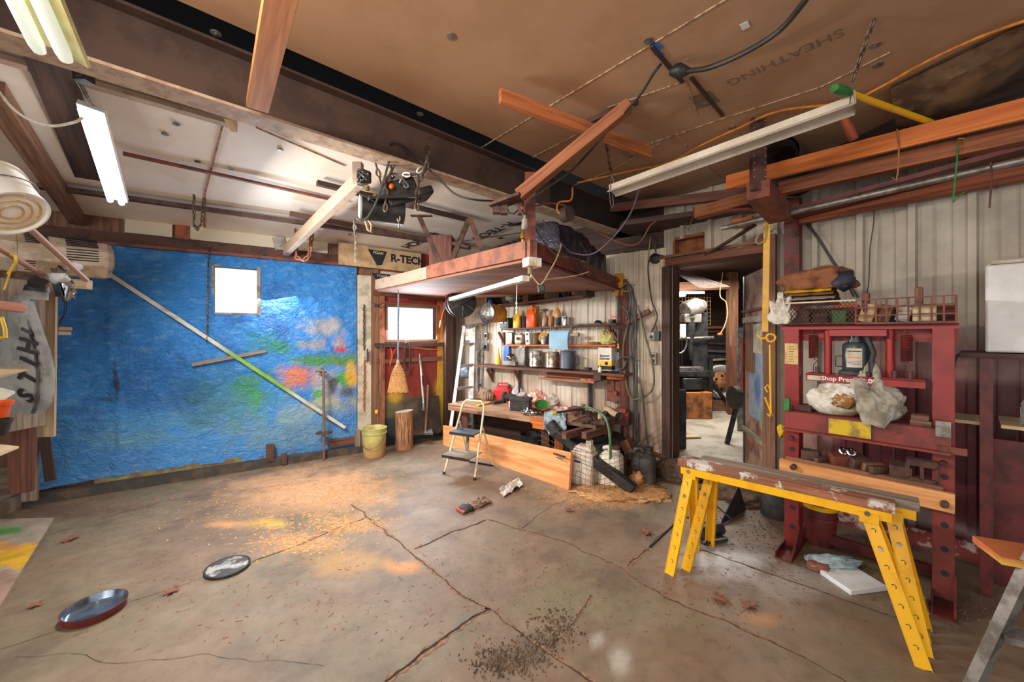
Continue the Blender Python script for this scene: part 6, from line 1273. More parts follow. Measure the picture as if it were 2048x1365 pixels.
for k, (x, z, w_, h, m, l) in enumerate(((.06, 0, .10, .09, 'rust', 'rusty lump of steel in the mesh part of the press basket'), (.16, 0, .09, .07, 'wdark', 'dark block in the middle of the mesh part of the basket'), (.26, 0, .08, .09, 'green', 'greenish part behind the mesh of the press basket'), (.41, 0, .07, .12, 'tan', 'tilted cardboard piece at the left of the basket grid'), (.49, 0, .06, .11, 'wold', 'brown wood piece in the middle of the basket grid'), (.57, 0, .07, .10, 'galv', 'grey steel piece in the basket grid'), (.66, 0, .10, .09, 'wpale', 'pale wood block at the right end of the basket'), (.30, .10, .13, .02, 'orangepl', 'orange flat tool lying across the top of the basket'), (.635, .04, .035, .17, 'wold', 'upright wood stick standing out of the basket'), (.40, .06, .035, .13, 'rustred', 'short red brown stick standing out of the basket'))):
    mb = MB(PF); mb.box((x, -.02 + .03 * (k % 3 - 1), z0 + .008 + z + h / 2), (w_, .07, h), Matrix.Rotation((.25 if 2 < k < 6 else 0), 3, 'Y')); one('basket_scrap', l, 'scrap', mb, M[m], bevel=.006)
for k, (z, w_, m, l, n_) in enumerate(((1.755, .24, 'wgrey', 'ragged grey cloth at the bottom of the pile on the press basket', 'folded_cloth'), (1.785, .25, 'greyw', 'folded grey towel second in the pile on the press basket', 'folded_cloth'), (1.815, .24, 'brown', 'folded tan cloth under the yellow strip on the press basket', 'folded_cloth'), (1.838, .22, 'yelpl', 'yellow green flat cloth in the pile on the press basket', 'folded_cloth'))):
    mb = MB(PF); mb.grid(lambda u, v: (.10 + (u - .5) * w_ * 1.2 + .01 * noise.noise(V((v * 4, k, 0))), (v - .5) * .24, z + .028 * (1 - (2 * v - 1) ** 4) + .006 * noise.noise(V((u * 6, v * 6, k)))), 16, 12); mb.grid(lambda u, v: (.10 + (.5 - u) * w_ * 1.2, (v - .5) * .24, z), 8, 8); one(n_, l, 'cloth', mb, M[m])
mb = MB(PF @ F((.13, 0, 1.86))); mb.blob((0, 0, 0), (.21, .13, .11), 8, .35, 1.3, 4); one('jacket', 'brown work jacket folded on top of the cloth pile', 'jacket', mb, M['brown']); 
mb = MB(PF @ F((.25, -.06, 1.86), 0, 0, .7)); mb.blob((0, 0, 0), (.06, .07, .09), 9, .2, 1.3, 3); one('cloth', 'dark navy cloth fold at the right side of the brown jacket', 'cloth', mb, pm('navy', (44, 42, 56), (30, 30, 40)))
mb = MB(PF @ F((-.045, -.10, 1.62))); mb.blob((0, 0, 0), (.07, .06, .14), 12, .5, 1.8, 4); one('rag', 'cream ragged cloth hanging over the left end of the basket', 'rag', mb, M['ragw'])
# lower plank with blocks
t = thing('plank', 'fresh pine plank on pegs across the front of the press', 'plank', PF @ V((.37, -.1, .57))); mb = pb(-.06, PW + .045, -.115, -.078, .535, .645); mb.build('board', wood('press_pine', (226, 164, 104), (196, 124, 66), .6, 20), t, bevel=.002)
for x, z in ((.03, .615), (PW + .005, .585)):
    mb = MB(PF); mb.tube([(x, -.16, z), (x, .0, z)], .018, 14); mb.build('peg', M['rust'], t)
mb = pb(-.03, PW + .0, -.075, .10, .645, .665); one('shelf_board', 'dusty board shelf behind the pine plank in the press', 'shelf', mb, M['wold'])
for k, (x, y, l, w_, h, rz, m, lb_) in enumerate(((.10, -.02, .10, .09, .06, .2, 'rust', 'stack of rusty flat bars left on the lower press shelf'), (.18, -.03, .03, .14, .03, -.5, 'rust', 'short steel bar slanted beside the rusty flat bars'), (.26, -.01, .10, .10, .07, .5, 'rustred', 'upturned rusty channel offcut on the lower press shelf'), (.35, .0, .10, .10, .07, .7, 'rust', 'dark channel offcut leaning in the middle of the lower press shelf'), (.43, -.02, .12, .03, .05, .8, 'wold', 'thin wood strip leaning on the channel offcut'), (.46, -.045, .10, .035, .04, .8, 'rust', 'square bar offcut on the front edge of the lower press shelf'), (.56, -.03, .10, .09, .08, .0, 'rust', 'rust brown plate leaning on the lower press shelf'))):
    mb = MB(PF @ F((x, y, .667 + h / 2), rz, .25 if k in (2, 3, 4, 6) else 0)); mb.box((0, 0, 0), (l, w_, h)); one('scrap_iron', lb_, 'scrap iron', mb, M[m], bevel=.003)
t = thing('clamp', 'two chrome hose clamps on the channel offcuts of the press shelf', 'clamp', PF @ V((.31, -.05, .70)))
for x in (.285, .325):
    mb = MB(PF @ F((x, -.03, .765), .4, 1.2)); mb.tube([(.02 * math.cos(k * .5236), .02 * math.sin(k * .5236), 0) for k in range(12)], .007, 5, closed=True); mb.build('ring', M['chrome'], t)
t = thing('press_block', 'rusty steel arbor plate with two windows standing right on the press shelf', 'steel plate', PF @ V((.65, -.05, .62)))
mb = MB(PF @ F((.65, -.055, .667), 0, .2)); mb.box((0, 0, .012), (.13, .03, .024)); mb.box((0, 0, .12), (.13, .03, .04)); mb.box((-.06, 0, .06), (.02, .03, .10)); mb.box((.0, 0, .06), (.016, .03, .09)); mb.box((.06, 0, .06), (.012, .03, .1)); mb.build('plate', M['rust'], t)
# pail behind the press, pads on the floor
c = Zp(1640, 1086); t = thing('pail', 'dark red brown pail with yellow lid on the floor behind the press', 'pail', c); lbody(t, [(.085, 0), (.10, .19), (.108, .19), (.108, .21), (.10, .21), (.103, .27), (0, .27)], c, M['dred'], 28); lbody(t, [(.108, .265), (.11, .295), (.09, .295), (.085, .285), (0, .285)], c, M['yellow'], 28, 'lid'); mb = MB(); mb.blob(c + V((0, 0, .285)), (.07, .07, .03), 3, .4, 2, 3); mb.build('contents', M['dirt'], t)
c = Zp(1560, 1060); mb = MB(); mb.lathe([(.13, 0), (.14, .02), (.14, .33), (.13, .35), (0, .35)], F(c + V((.16, .25, 0))), 24); one('drum', 'black drum standing behind the door post beside the press', 'drum', mb, M['rubber'])
A, B, C_, D = Zp(1640, 1140, .03), Zp(1702, 1182, .03), Zp(1775, 1173, .03), Zp(1712, 1135, .03)
mb = MB(); mb.add([A, B, C_, D] + [p - V((0, 0, .03)) for p in (A, B, C_, D)], [(0, 1, 2, 3), (7, 6, 5, 4), (0, 4, 5, 1), (1, 5, 6, 2), (2, 6, 7, 3), (3, 7, 4, 0)]); one('white_panel', 'white flat panel lying on the floor in front of the press', 'panel', mb, M['white'], bevel=.003)
mb = MB(); mb.blob(Zp(1668, 1128, .03), (.16, .07, .03), 71, .45, 2.2, 4); one('rag', 'crumpled pale blue rag on the white floor panel', 'rag', mb, M['rag'])
mb = MB(F(Zp(1636, 1143), -.7)); mb.box((0, 0, .03), (.11, .06, .05)); one('brick', 'small reddish brick beside the white floor panel', 'brick', mb, pm('brick', (140, 84, 66), (104, 66, 54), 16, .9), bevel=.004)
mb = MB(); mb.grid(lambda u, v: (lambda p: p + V((0, 0, .004 + .05 * math.sin(math.pi * u) * sst(0, .2, v) * sst(1, .8, v) + .004 * noise.noise(V((u * 8, v * 8, 0))))))(Zp(1792 + 60 * u + 10 * v, 1196 + 0 * u + 34 * v)), 14, 10); mb.grid(lambda u, v: Zp(1792 + 60 * (1 - u) + 10 * v, 1196 + 34 * v, .002), 4, 4); one('packet', 'white paper packet on the floor behind the right sawhorse legs', 'packet', mb, M['white'])
# ---- sawhorses
SD = V((.782, -.623, 0)).normalized(); SNm = V((.72, .69, 0)).normalized(); SOF = V((.125, .045, 0))
def sawhorse(label, off, topm, ext0, ext1):
    f0, f1 = V((1.01, 2.508, 0)) + SOF * off, V((1.90, 1.799, 0)) + V((.085, .075, 0)) * off; z = .70
    t = thing('sawhorse', label, 'sawhorse', (f0 + f1) / 2 + SNm * .22, 'yellow metal legged sawhorses'); c0, c1 = f0 + SNm * .22 - SD * ext0, f1 + SNm * .14 - SD * ext1
    up = V((0, 0, 1)); mb = MB(); mb.beam(c0 + up * (z - .02), c1 + up * (z - .02), .10, .045); tp = mb.build('top_board', topm, t, bevel=.003)
    mb = MB()
    for s_ in (-1, 1): mb.beam(c0 + SD * .02 + SNm * .042 * s_ + up * (z - .066), c1 - SD * .01 + SNm * .042 * s_ + up * (z - .066), .004, .05)
    mb.beam(c0 + SD * .02 + up * (z - .045), c1 - SD * .01 + up * (z - .045), .088, .004); rl = mb.build('rail', M['yellow'], t)
    for e, f in ((0, f0), (1, f1)):
        cc = (c0 + SD * .07) if e == 0 else (c1 - SD * .10)
        mb = MB(); mb.box(cc + up * (z - .09), (.075, .10, .05), Matrix.Rotation(math.atan2(SD.y, SD.x), 3, 'Z')); mb.build('hinge_bracket', M['yellow'], t)
        for s_ in (-1, 1):
            top = cc + SNm * .035 * s_ + up * (z - .07); sp = .22 if e == 0 else .13; foot = f + SNm * (sp + sp * s_); d = (foot - top); nrm = (SNm * s_ + up * .3).normalized()
            mb = MB(); mb.beam(top, foot, .058, .004, up=nrm); side = SD
            for q in (-1, 1): mb.beam(top + SD * .028 * q - nrm * .012, foot + SD * .028 * q - nrm * .012, .003, .026, up=nrm)
            lg_ = mb.build('leg', M['yellow'], t)
            if s_ < 0:
                for k in range(7):
                    p = top + d * (.12 + .125 * k) + nrm * .003; X = d.normalized(); fr = basis(p, X, nrm); mb = MB(fr); mb.tube([(.010 * math.cos(a), .008 * math.sin(a), 0) for a in [.5 + j * .6 for j in range(7)]], .0016, 4); mb.build('embossed_mark', M['rust'], lg_)
                mb = MB(); p = top + d * .25; mb.cyl(p, p + nrm * .006, .009, n=10); mb.build('rivet', M['galv'], lg_)
        mb = MB(); p = cc - SNm * .046 + up * (z - .068); mb.cyl(p, p - SNm * .008, .012, n=12); mb.build('bolt', M['galv'], rl)
    return t
def topcol(p):
    a, b = pix(p); k = nz(p, 7, 2); n2 = nz(p, 20, 5); c = lerp(lin((150, 88, 58)), lin((112, 92, 78)), sst(-.1, .3, k))
    c = lerp(c, lin((214, 206, 196)), .85 * sst(1560, 1640, a + k * 60) * sst(.15, -.1, n2) * sst(.695, .70, p[2])); c = lerp(c, lin((206, 150, 60)), .5 * sst(1420, 1460, a) * sst(1520, 1480, a)); return c
tpm = vmat('painted_over_wood', .75, 9, .3, .2)
def sawtop(t):
    pass
SH = sawhorse('front yellow metal sawhorse with paint splashed wooden top', 0.0, wood('splashed_wood', (160, 100, 70), (100, 66, 48), .7, 26, (206, 196, 184), .53), .02, .10)
SH2 = sawhorse('rear yellow metal sawhorse with dark plank top nested behind the front one', 1.0, M['wgrey'], -.02, .02)
# foot pump by the sawhorse legs
t = thing('foot_pump', 'black foot pump with bent wire handle on the floor behind the sawhorses', 'pump', Zp(1425, 1082)); c = Zp(1400, 1078); mb = MB(); mb.cyl(c + V((0, 0, .045)), c + V((.19, .06, .05)), .045, n=20); mb.build('cylinder', M['black'], t)
mb = MB(); c2 = Zp(1412, 1090); mb.beam(c2 + V((-.04, 0, .02)), c2 + V((.17, .06, .02)), .07, .02); mb.build('pedal', M['black'], t, bevel=.004)
mb = MB(); mb.tube([c + V((.12, .03, .06)), c + V((.24, .05, .10)), c + V((.27, .06, .12)), c + V((.18, .12, .20)), c + V((.13, .10, .17))], .007, 8); mb.build('wire_handle', M['darkm'], t)
cord('cord', 'thin dark hose lying on the floor left of the sawhorse legs', [Zp(*a, .006) for a in ((1300, 1095), (1335, 1062), (1365, 1036), (1400, 1042), (1425, 1052))], .005, M['cord'], 'hose')
mb = MB(); p = [Zp(1445, 1052, .0), Zp(1480, 975, .12), Zp(1488, 1000, .0), Zp(1455, 1070, 0)]; mb.add([Zp(1438, 1055), AT(1478, 972, 3.45), Zp(1492, 1020)] + [Zp(1438, 1055) + V((.01, .02, 0)), AT(1478, 972, 3.45) + V((.01, .02, 0)), Zp(1492, 1020) + V((.01, .02, 0))], [(0, 2, 1), (3, 4, 5), (0, 1, 4, 3), (1, 2, 5, 4)]); one('rubber_flap', 'black triangular rubber flap standing by the doorway dirt', 'rubber flap', mb, M['rubber'])
# ---- red column, yellow hook bar and hooks by the door
mb = MB(FW); sl(mb, S_of(1572, WW, .1), S_of(1602, WW, .1), 1.6, 2.72, .06, .16); one('steel_column', 'dark red steel column rising above the press to the header', 'column', mb, M['dred'])
t = thing('hook_bar', 'yellow steel bar with ring and hook hanging beside the doorway', 'hook', onw(1538, 660, WW, .3)); a, b = onw(1534, 446, WW, .42), onw(1530, 664, WW, .42)
mb = MB(); mb.beam(a, b, .008, .045, up=(1, -.7, 0)); mb.build('flat_bar', M['yellow'], t)
mb = MB(); c = onw(1542, 676, WW, .42); X = V((FW[0][0], FW[1][0], 0)); mb.tube([c + X * .032 * math.cos(k * .393) + V((0, 0, .032 * math.sin(k * .393))) for k in range(16)], .009, 8, closed=True); mb.tube([c - X * .03, c - X * .07 + V((0, 0, -.01)), c - X * .10 + V((0, 0, .03))], .010); mb.build('ring', M['yellow'], t)
mb = MB(); mb.tube([onw(1540, 690, WW, .42), onw(1542, 826, WW, .42), onw(1540, 834, WW, .42), onw(1535, 828, WW, .42)], .009, 8); mb.build('rod', M['yellow'], t)
mb = MB(); mb.tube([onw(1535, 785, WW, .42), onw(1530, 776, WW, .42), onw(1536, 770, WW, .42), onw(1540, 778, WW, .42)], .007); mb.tube([onw(1530, 795, WW, .42), onw(1545, 832, WW, .40)], .008); mb.build('hook', M['yellow'], t)
mb = MB(); mb.blob(onw(1563, 862, WW, .35), (.03, .03, .05), 4, .5, 2, 3, floor=False); one('strap_buckle', 'yellow and red strap buckle hanging at the left end of the press bed', 'buckle', mb, M['yelpl'])
mb = MB(FW); s0 = S_of(1549, WW); sl(mb, s0, s0 + .03, .1, 2.3, .0, .05); struct(mb.build('trim_20', M['wold']))
# ---- refrigerator, shelf, stand, bottle at the right edge
fs0 = S_of(1970, WW, .52); t = thing('refrigerator', 'small white refrigerator on the shelf at the right frame edge', 'refrigerator', FW @ V((fs0 + .25, .3, 1.44)))
mb = MB(FW); sl(mb, fs0 + .01, fs0 + .5, 1.44, 1.97, .06, .48); mb.build('cabinet', M['white'], t, bevel=.01)
mb = MB(FW); sl(mb, fs0, fs0 + .51, 1.44, 1.955, .49, .53); mb.build('door', M['white'], t, bevel=.012)
mb = MB(FW); sl(mb, fs0 + .02, fs0 + .5, 1.957, 1.98, .06, .53); mb.build('top_trim', M['cream'], t, bevel=.006)
mb = MB(FW); sl(mb, fs0 + .19, fs0 + .24, 1.63, 1.66, .53, .535); mb.build('badge', M['galv'], t)
t = thing('stand', 'dark steel stand with shelves carrying the small refrigerator', 'stand', FW @ V((fs0 + .2, .3, 0)))
mb = MB(FW); sl(mb, fs0 - .10, fs0 + .6, 1.405, 1.435, .04, .56); mb.build('top_shelf', M['wdark'], t)
for s_, y in ((fs0 - .02, .50), (fs0 + .52, .50), (fs0 - .02, .08)):
    mb = MB(FW); sl(mb, s_, s_ + .05, 0, 1.405, y, y + .05); mb.build('leg', M['dred'], t)
mb = MB(FW); sl(mb, fs0 + .06, fs0 + .6, 1.0, 1.02, .12, .52); mb.build('shelf', M['wpale'], t); mb = MB(FW); sl(mb, fs0 - .14, fs0 - .02, 1.0, 1.02, .2, .5); mb.build('side_shelf', M['wpale'], t)
mb = MB(FW); sl(mb, fs0 + .03, fs0 + .6, 0, .9, .30, .32); mb.build('back_panel', M['dred'], t)
c = FW @ V((fs0 + .20, .44, 1.02)); t = thing('bottle', 'clear ribbed plastic bottle with orange cap under the refrigerator', 'bottle', c); lbody(t, [(.066, 0), (.07, .01), (.07, .05), (.066, .055), (.07, .06), (.07, .10), (.064, .11), (.068, .12), (.05, .165), (.026, .19), (.026, .2)], c, M['clear'], 28); lbody(t, [(.03, .195), (.03, .22), (0, .22)], c, M['orangepl'], 24, 'cap')
cord('cord', 'black power cord looping down from the refrigerator shelf', [onw(*a, WW, .3) for a in ((1955, 707), (1925, 708), (1910, 720), (1905, 770), (1904, 850))], .008, M['cord'])
# ladder at the lower right corner
t = thing('stepladder', 'paint spotted grey stepladder at the lower right corner of the room', 'ladder', AT(2010, 1365, 1.35) * 1.0); mb = MB(); a, b = AT(1935, 1395, 1.36), AT(2085, 1075, 1.30); mb.beam(a, b, .05, .03, up=(.3, -1, 0)); mb.build('side_rail', M['galv'], t)
a2, b2 = a + V((.42, -.20, 0)), b + V((.36, -.16, 0)); mb = MB(); mb.beam(a2, b2, .05, .03, up=(.3, -1, 0)); mb.build('side_rail', M['wdark'], t)
for f_ in (.02, .42):
    p, q = a + (b - a) * f_, a2 + (b2 - a2) * f_; mb = MB(); mb.beam(p, q, .09, .02); mb.build('step', M['galv'], t)
mb = MB(); mb.box(AT(2125, 1125, 1.32), (.36, .16, .025), Matrix.Rotation(-.45, 3, 'Z')); mb.build('top_step', vmat('yellow_spattered', .6), t, vcol=lambda p: lerp(lin((196, 110, 60)), lin((230, 200, 60)), sst(0, .3, nz(p, 12, 2))))
# ================================================================ OVERHEAD STEEL, LOFT, HOIST, HANGING THINGS
up = V((0, 0, 1))
# the big I-beam
bA, bB = b_o + bd * -.12, b_o + bd * 6.4
bfx = basis(b_o, bd, (0, 0, 1)); Lb0, Lb1 = -.12, 6.4
def ib(mb, y0, y1, z0, z1, x0=Lb0, x1=Lb1): mb.box(((x0 + x1) / 2, (y0 + y1) / 2, (z0 + z1) / 2), (x1 - x0, abs(y1 - y0), z1 - z0)); return mb
sgn = 1 if (bfx.to_3x3() @ V((0, 1, 0))).dot(nb) > 0 else -1
struct(ib(MB(bfx), -.075, .075, 2.72, 2.735).build('trim_21', M['flange']))
mb = MB(bfx); ib(mb, -.008, .008, 2.735, 3.02); ib(mb, -.075, .075, 3.02, 3.035); bw = struct(mb.build('trim_22', M['beam'])); mb = MB(bfx); xk = (b_o - V((0, 0, 0))); ib(mb, .0082 * sgn, .0095 * sgn, 2.737, 3.018, Lb0, 1.35); mb.build('painted_section', pm('black_beam_paint', (44, 34, 30), (34, 26, 24), 6, .7), bw)
def thing1(name, label, cat, fn, m, group=None, bevel=0, kind=None, **k):
    mb = MB(); fn(mb); o = one(name, label, cat, mb, m, group, bevel, **k)
    if kind: o['kind'] = kind
    return o
def bm(name, label, cat, a, b, w_, h, m, g=None, u=(0, 0, 1), bevel=0): return thing1(name, label, cat, lambda mb: mb.beam(a, b, w_, h, up=u), m, g, bevel)
# overhead rods and bars in the bay
bm('steel_bar', 'thin rusty flat bar crossing the bay ceiling right of the lit tube', 'steel bar', CL(246, 307, .03), CL(690, 405, .03), .035, .02, M['rustred'])
bm('steel_bar', 'long dark double bar crossing the bay ceiling above the tarp', 'steel bar', CL(78, 372, .05), CL(935, 492, .05), .07, .035, M['rust'])
bm('steel_bar', 'brown joist bar running toward the loft above the hoist', 'steel bar', CL(580, 428, .10), CL(940, 496, .12), .05, .05, M['rust'])
bm('steel_bar', 'dark channel passing behind the hoist to the loft hanger', 'steel bar', CL(634, 366, .06), CL(940, 441, .06), .05, .04, M['beam'])
bm('steel_bar', 'pale grey purlin bar along the bay ceiling next to the big beam', 'steel bar', CL(-20, 110, .02), CL(468, 250, .02), .06, .03, M['palebeam'])
bm('wood_block', 'pale wood block at the end of the pale purlin bar', 'block', CL(455, 228, .02), CL(468, 254, .02), .04, .07, M['wpale'])
bm('rafter', 'wide brown plank across the bay ceiling behind the lit tube', 'rafter', CL(95, 110, .03), CL(215, 455, .03), .17, .03, M['wdark'])
bm('rafter', 'rough brown timber at the far left of the bay ceiling', 'rafter', CL(-20, 175, .06), CL(155, 440, .06), .10, .10, M['wold'])
bm('wood_block', 'dark notched wood piece sticking out left of the brown plank', 'block', CL(75, 372, .05), CL(120, 382, .05), .05, .04, M['wdark'])
t = thing('chain', 'looped chain hanging from the double bar left of the window', 'chain', CL(395, 392, .05)); a = CL(388, 390, .05); mb = MB(); mb.links([a, a + V((.0, 0, -.26)), a + V((.03, 0, -.30)), a + V((.07, 0, -.26)), a + V((.09, 0, -.03))], .05, .006); mb.build('links', M['chain'], t)
# pale bent arm
Yb = 3.3; p0, p1, p2 = AT(716, 326, 2.9), AT(716, 368, 2.9), onw(572, 502, TW, .25)
thing1('jib_arm', 'pale painted steel arm slanting from the hoist down to the tarp header', 'steel arm', lambda mb: (mb.beam(p0, p1, .05, .07, up=(1, 0, 0)), mb.beam(p1 + V((.02, 0, .04)), p2, .06, .11)), M['palebeam'], bevel=.004)
mb = MB(); a = onw(590, 480, TW, .4); mb.links([a + V((0, 0, .12)), a + V((.02, 0, -.20)), a + V((.10, 0, -.24)), a + V((.16, 0, -.18)), a + V((.20, 0, .10))], .075, .010); one('chain', 'heavy rusty chain draped over the lower end of the pale arm', 'chain', mb, M['rustpink'], 'loose chains')
bm('bracket', 'grey green plate at the tarp header beside the pale arm', 'plate', onw(556, 475, TW, .06), onw(562, 500, TW, .06), .02, .12, M['galv'])
# hoist
hY = 2.75
def H(px, py, dy=0.0): return AT(px, py, hY + dy)
t = thing('hoist', 'black electric chain hoist with grey round end cap hung under the big beam', 'hoist', H(775, 445))
a, b = H(722, 415), H(800, 395, .12); d = (b - a).normalized(); mb = MB(); mb.lathe([(.09, 0), (.09, (b - a).length), (0, (b - a).length)], basis(a, (0, 0, 1), d), 24); mb.build('motor', M['black'], t)
mb = MB(); mb.lathe([(.085, 0), (.085, -.012), (0, -.012)], basis(a, (0, 0, 1), d), 24); mb.build('end_cap', pm('grey_green_cap', (168, 178, 164), (140, 150, 138), 8, .5), t)
mb = MB(basis(H(800, 390, .1), d, (0, 0, 1))); mb.box((0, 0, 0), (.24, .18, .17)); mb.box((.16, 0, -.04), (.12, .22, .06)); mb.build('gear_case', M['black'], t, bevel=.015)
mb = MB(); mb.beam(H(735, 402, -.06), H(832, 398, .1), .16, .02); mb.beam(H(715, 385, -.02), H(752, 405, -.1), .03, .004); mb.build('frame_plate', M['darkm'], t)
mb = MB(); mb.tube([H(x, y, -.1) for x, y in ((714, 436), (722, 442), (735, 436), (748, 415), (760, 385), (772, 345), (780, 315))], .008); mb.build('supply_cord', M['greycord'], t)
mb = MB(); mb.tube([H(731, 443, -.05), H(736, 460, -.05), H(742, 465, -.05), H(743, 450, -.05), H(738, 442, -.05)], .008); mb.build('cord_loop', M['tancord'], t)
for x, y in ((735, 381), (750, 399)):
    mb = MB(); c = H(x, y, -.08); mb.cyl(c, c + V((0, 0, .03)), .014, n=8); mb.build('bolt', M['brass'], t)
mb = MB(); mb.blob(H(783, 373, -.05), (.018, .018, .02), 1, 0, 1, 2, floor=False); mb.build('indicator', M['orangepl'], t)
mb = MB(); mb.links([H(797, 418, .05), H(798, 456, .05)], .045, .006); mb.build('lift_chain', M['galv'], t)
for lbl, pts in (('rusty chain wrapped around the big beam left of the hoist cord', ((785, 250), (787, 300), (784, 340), (772, 370), (771, 422))), ('rusty chain wrapped around the big beam at the right of the hoist', ((857, 280), (853, 335), (838, 362), (833, 400), (834, 420))), ('short rusty chain between the cord coil and the hoist', ((751, 325), (758, 352), (762, 370)))):
    mb = MB(); mb.links([H(*q, -.05) for q in pts], .062, .008); one('chain', lbl, 'chain', mb, M['chain'], 'hoist chains')
mb = MB(); mb.links([H(*q) for q in ((800, 368), (812, 350), (830, 350), (845, 335))], .06, .009); mb.links([H(*q) for q in ((775, 365), (790, 352), (805, 360), (815, 375))], .055, .008); one('chain', 'tangle of chain and shackles on top of the hoist', 'chain', mb, M['steel'], 'hoist chains')
t = thing('cord_coil', 'coil of black cord tied to the top of the pale arm', 'cord', AT(727, 362, 2.8))
for k in range(6):
    mb = MB(); c = AT(728, 352 + k * 1.5, 2.8); mb.tube([c + V((.045 * math.cos(q), .03 * math.sin(q), .04 * math.sin(q + k) + .012 * k - .03)) for q in [j * .4488 for j in range(14)]], .008, 6, closed=True); mb.build('loop', M['cord'], t)
cord('cord', 'black cord looping from the hoist along the big beam to the right', [H(775, 330), H(782, 288, -.1), H(800, 288, -.1), H(840, 322), H(880, 360), H(910, 388), H(950, 400), AT(1000, 402, 2.9)], .007, M['cord'])
mb = MB(); mb.links([AT(709, 440, 3.2), AT(710, 470, 3.2)], .05, .007); mb.links([AT(711, 465, 3.2), AT(711, 524, 3.2)], .03, .004); one('chain', 'thin light chain hanging with a dark knot in front of the far boards', 'chain', mb, M['galv'], 'loose chains')
# loft platform
LZ = 2.08
LA, LB, LC, LD = Zp(755, 583, LZ), Zp(1066, 521, LZ), Zp(1246, 583, LZ), V((-.75, 6.15, LZ))
LD.z = LZ
t = thing('loft', 'hanging loft platform with brown plywood underside before the cream wall', 'loft', (LA + LC) / 2)
mb = MB(); cen = (LA + LB + LC + LD) / 4; poly = [LA, LB, LC, LD]
mb.add([p for p in poly] + [p + up * .02 for p in poly], [(3, 2, 1, 0), (4, 5, 6, 7), (0, 1, 5, 4), (1, 2, 6, 5), (2, 3, 7, 6), (3, 0, 4, 7)], [[(p.x * .7, p.y * .7) for p in poly[::-1]], [(p.x, p.y) for p in poly]] + [[(0, 0)] * 4] * 4)
mb.build('plywood_deck', wood('loft_plywood', (158, 108, 80), (122, 76, 56), .75, 8), t)
hx_ = .42; LM = LA + (LB - LA) * .46
mb = MB(); mb.beam(LA + up * .08, LM + up * .08, .06, .12); mb.build('pale_edge_beam', M['palebeam'], t)
mb = MB(); mb.beam(LM + up * .085, LB + up * .085, .06, .125); mb.build('front_edge_beam', pm('loft_beam_red', (150, 90, 62), (118, 66, 46), 9, .65), t)
mb = MB(); mb.beam(LB + up * .07, LC + up * .07, .06, .12); mb.beam(LB + up * -.01 + V((.02, .1, 0)), LC + up * -.01, .12, .02); mb.build('side_edge_beam', M['rustred'], t)
pbm = LB + V((-.02, .04, 0)); mb = MB(); mb.beam(pbm + up * .0, pbm + up * .64, .075, .075, up=(1, 0, 0)); mb.build('post', M['rustred'], t)
def onAB(px, z): u = (px - CX) / FPX; d = LB - LA; k = (u * LA.y - LA.x) / (d.x - u * d.y); p = LA + d * k; p.z = z; return p
for a, b in (((838, 432), 881), ((937, 440), 903), ((940, 437), 966)):
    e = onAB(b, LZ + .14); s_ = AT(a[0], a[1], e.y + (.3 if a[0] == 838 else .15)); mb = MB(); mb.beam(s_, e, .045, .03, up=(0, 1, 0)); mb.build('hanger_strut', M['rust'], t)
mb = MB(); mb.box(AT(843, 432, onAB(881, 0).y + .3), (.22, .06, .01)); mb.build('hanger_plate', M['rust'], t)
bm('wood_block', 'stacked brown wood block wedge above the far end of the loft', 'block', AT(885, 535, 4.3), AT(885, 476, 4.3), .26, .24, M['wred'], u=(1, 0, 0))
bm('steel_tube', 'dark steel tube lying on the loft under the printed ceiling', 'steel tube', AT(905, 487, 3.9), AT(937, 495, 3.9), .04, .03, M['beam'])
t = thing('junction_box', 'white junction box hung under the front corner of the loft', 'junction box', AT(1064, 533, 2.72)); mb = MB(); mb.box(AT(1064, 526, 2.74), (.11, .09, .065), Matrix.Rotation(.5, 3, 'Z')); mb.build('box', M['whitep'], t, bevel=.006); mb = MB(); c = AT(1060, 534, 2.72); mb.tube([c, c - up * .05], .016); mb.build('connector', M['tancord'], t)
t = thing('strip_light', 'slim white strip light hung under the loft edge, unlit', 'strip light', AT(970, 585, 3.4)); a, b = AT(903, 599, 4.0), AT(1034, 562, 2.95); mb = MB(); mb.beam(a, b, .06, .035); mb.build('housing', M['white'], t, bevel=.004); mb = MB(); mb.beam(b, b + (b - a).normalized() * .12, .06, .04); mb.build('end_cap', M['whitep'], t)
mb = MB(); mb.tube([AT(1034, 565, 2.98), AT(1033, 600, 2.98)], .003); mb.links([AT(1033, 600, 2.98), AT(1033, 628, 2.98)], .02, .003); mb.build('pull_chain', M['white'], t)
cord('cord', 'white cord from the strip light up to the junction box', [AT(*a, 2.9) for a in ((1036, 566), (1052, 563), (1062, 553), (1060, 537))], .006, M['whitep'])
cord('cord', 'tan cord from the junction box to the grey plug below it', [AT(*a, 2.85) for a in ((1060, 538), (1064, 552), (1074, 565), (1080, 570), (1088, 562), (1098, 545), (1108, 528), (1120, 500), (1122, 488))], .006, M['tancord'])
mb = MB(); mb.beam(AT(1081, 570, 2.85), AT(1084, 585, 2.85), .05, .03, up=(0, 1, 0)); one('plug', 'grey plug box hanging on the tan cord under the loft', 'plug', mb, M['darkm'], bevel=.006)
cord('cord', 'pale cord running along the rack top to the side of the loft', [AT(*a, 3.3) for a in ((1090, 560), (1120, 556), (1150, 552), (1178, 544))], .005, M['tancord'])
t = thing('power_strip', 'tan power strip with dangling cords on the loft side beam', 'power strip', AT(1145, 522, 3.4)); mb = MB(); mb.beam(AT(1122, 515, 3.3), AT(1168, 529, 3.75), .04, .05); mb.build('body', M['tan'], t, bevel=.004)
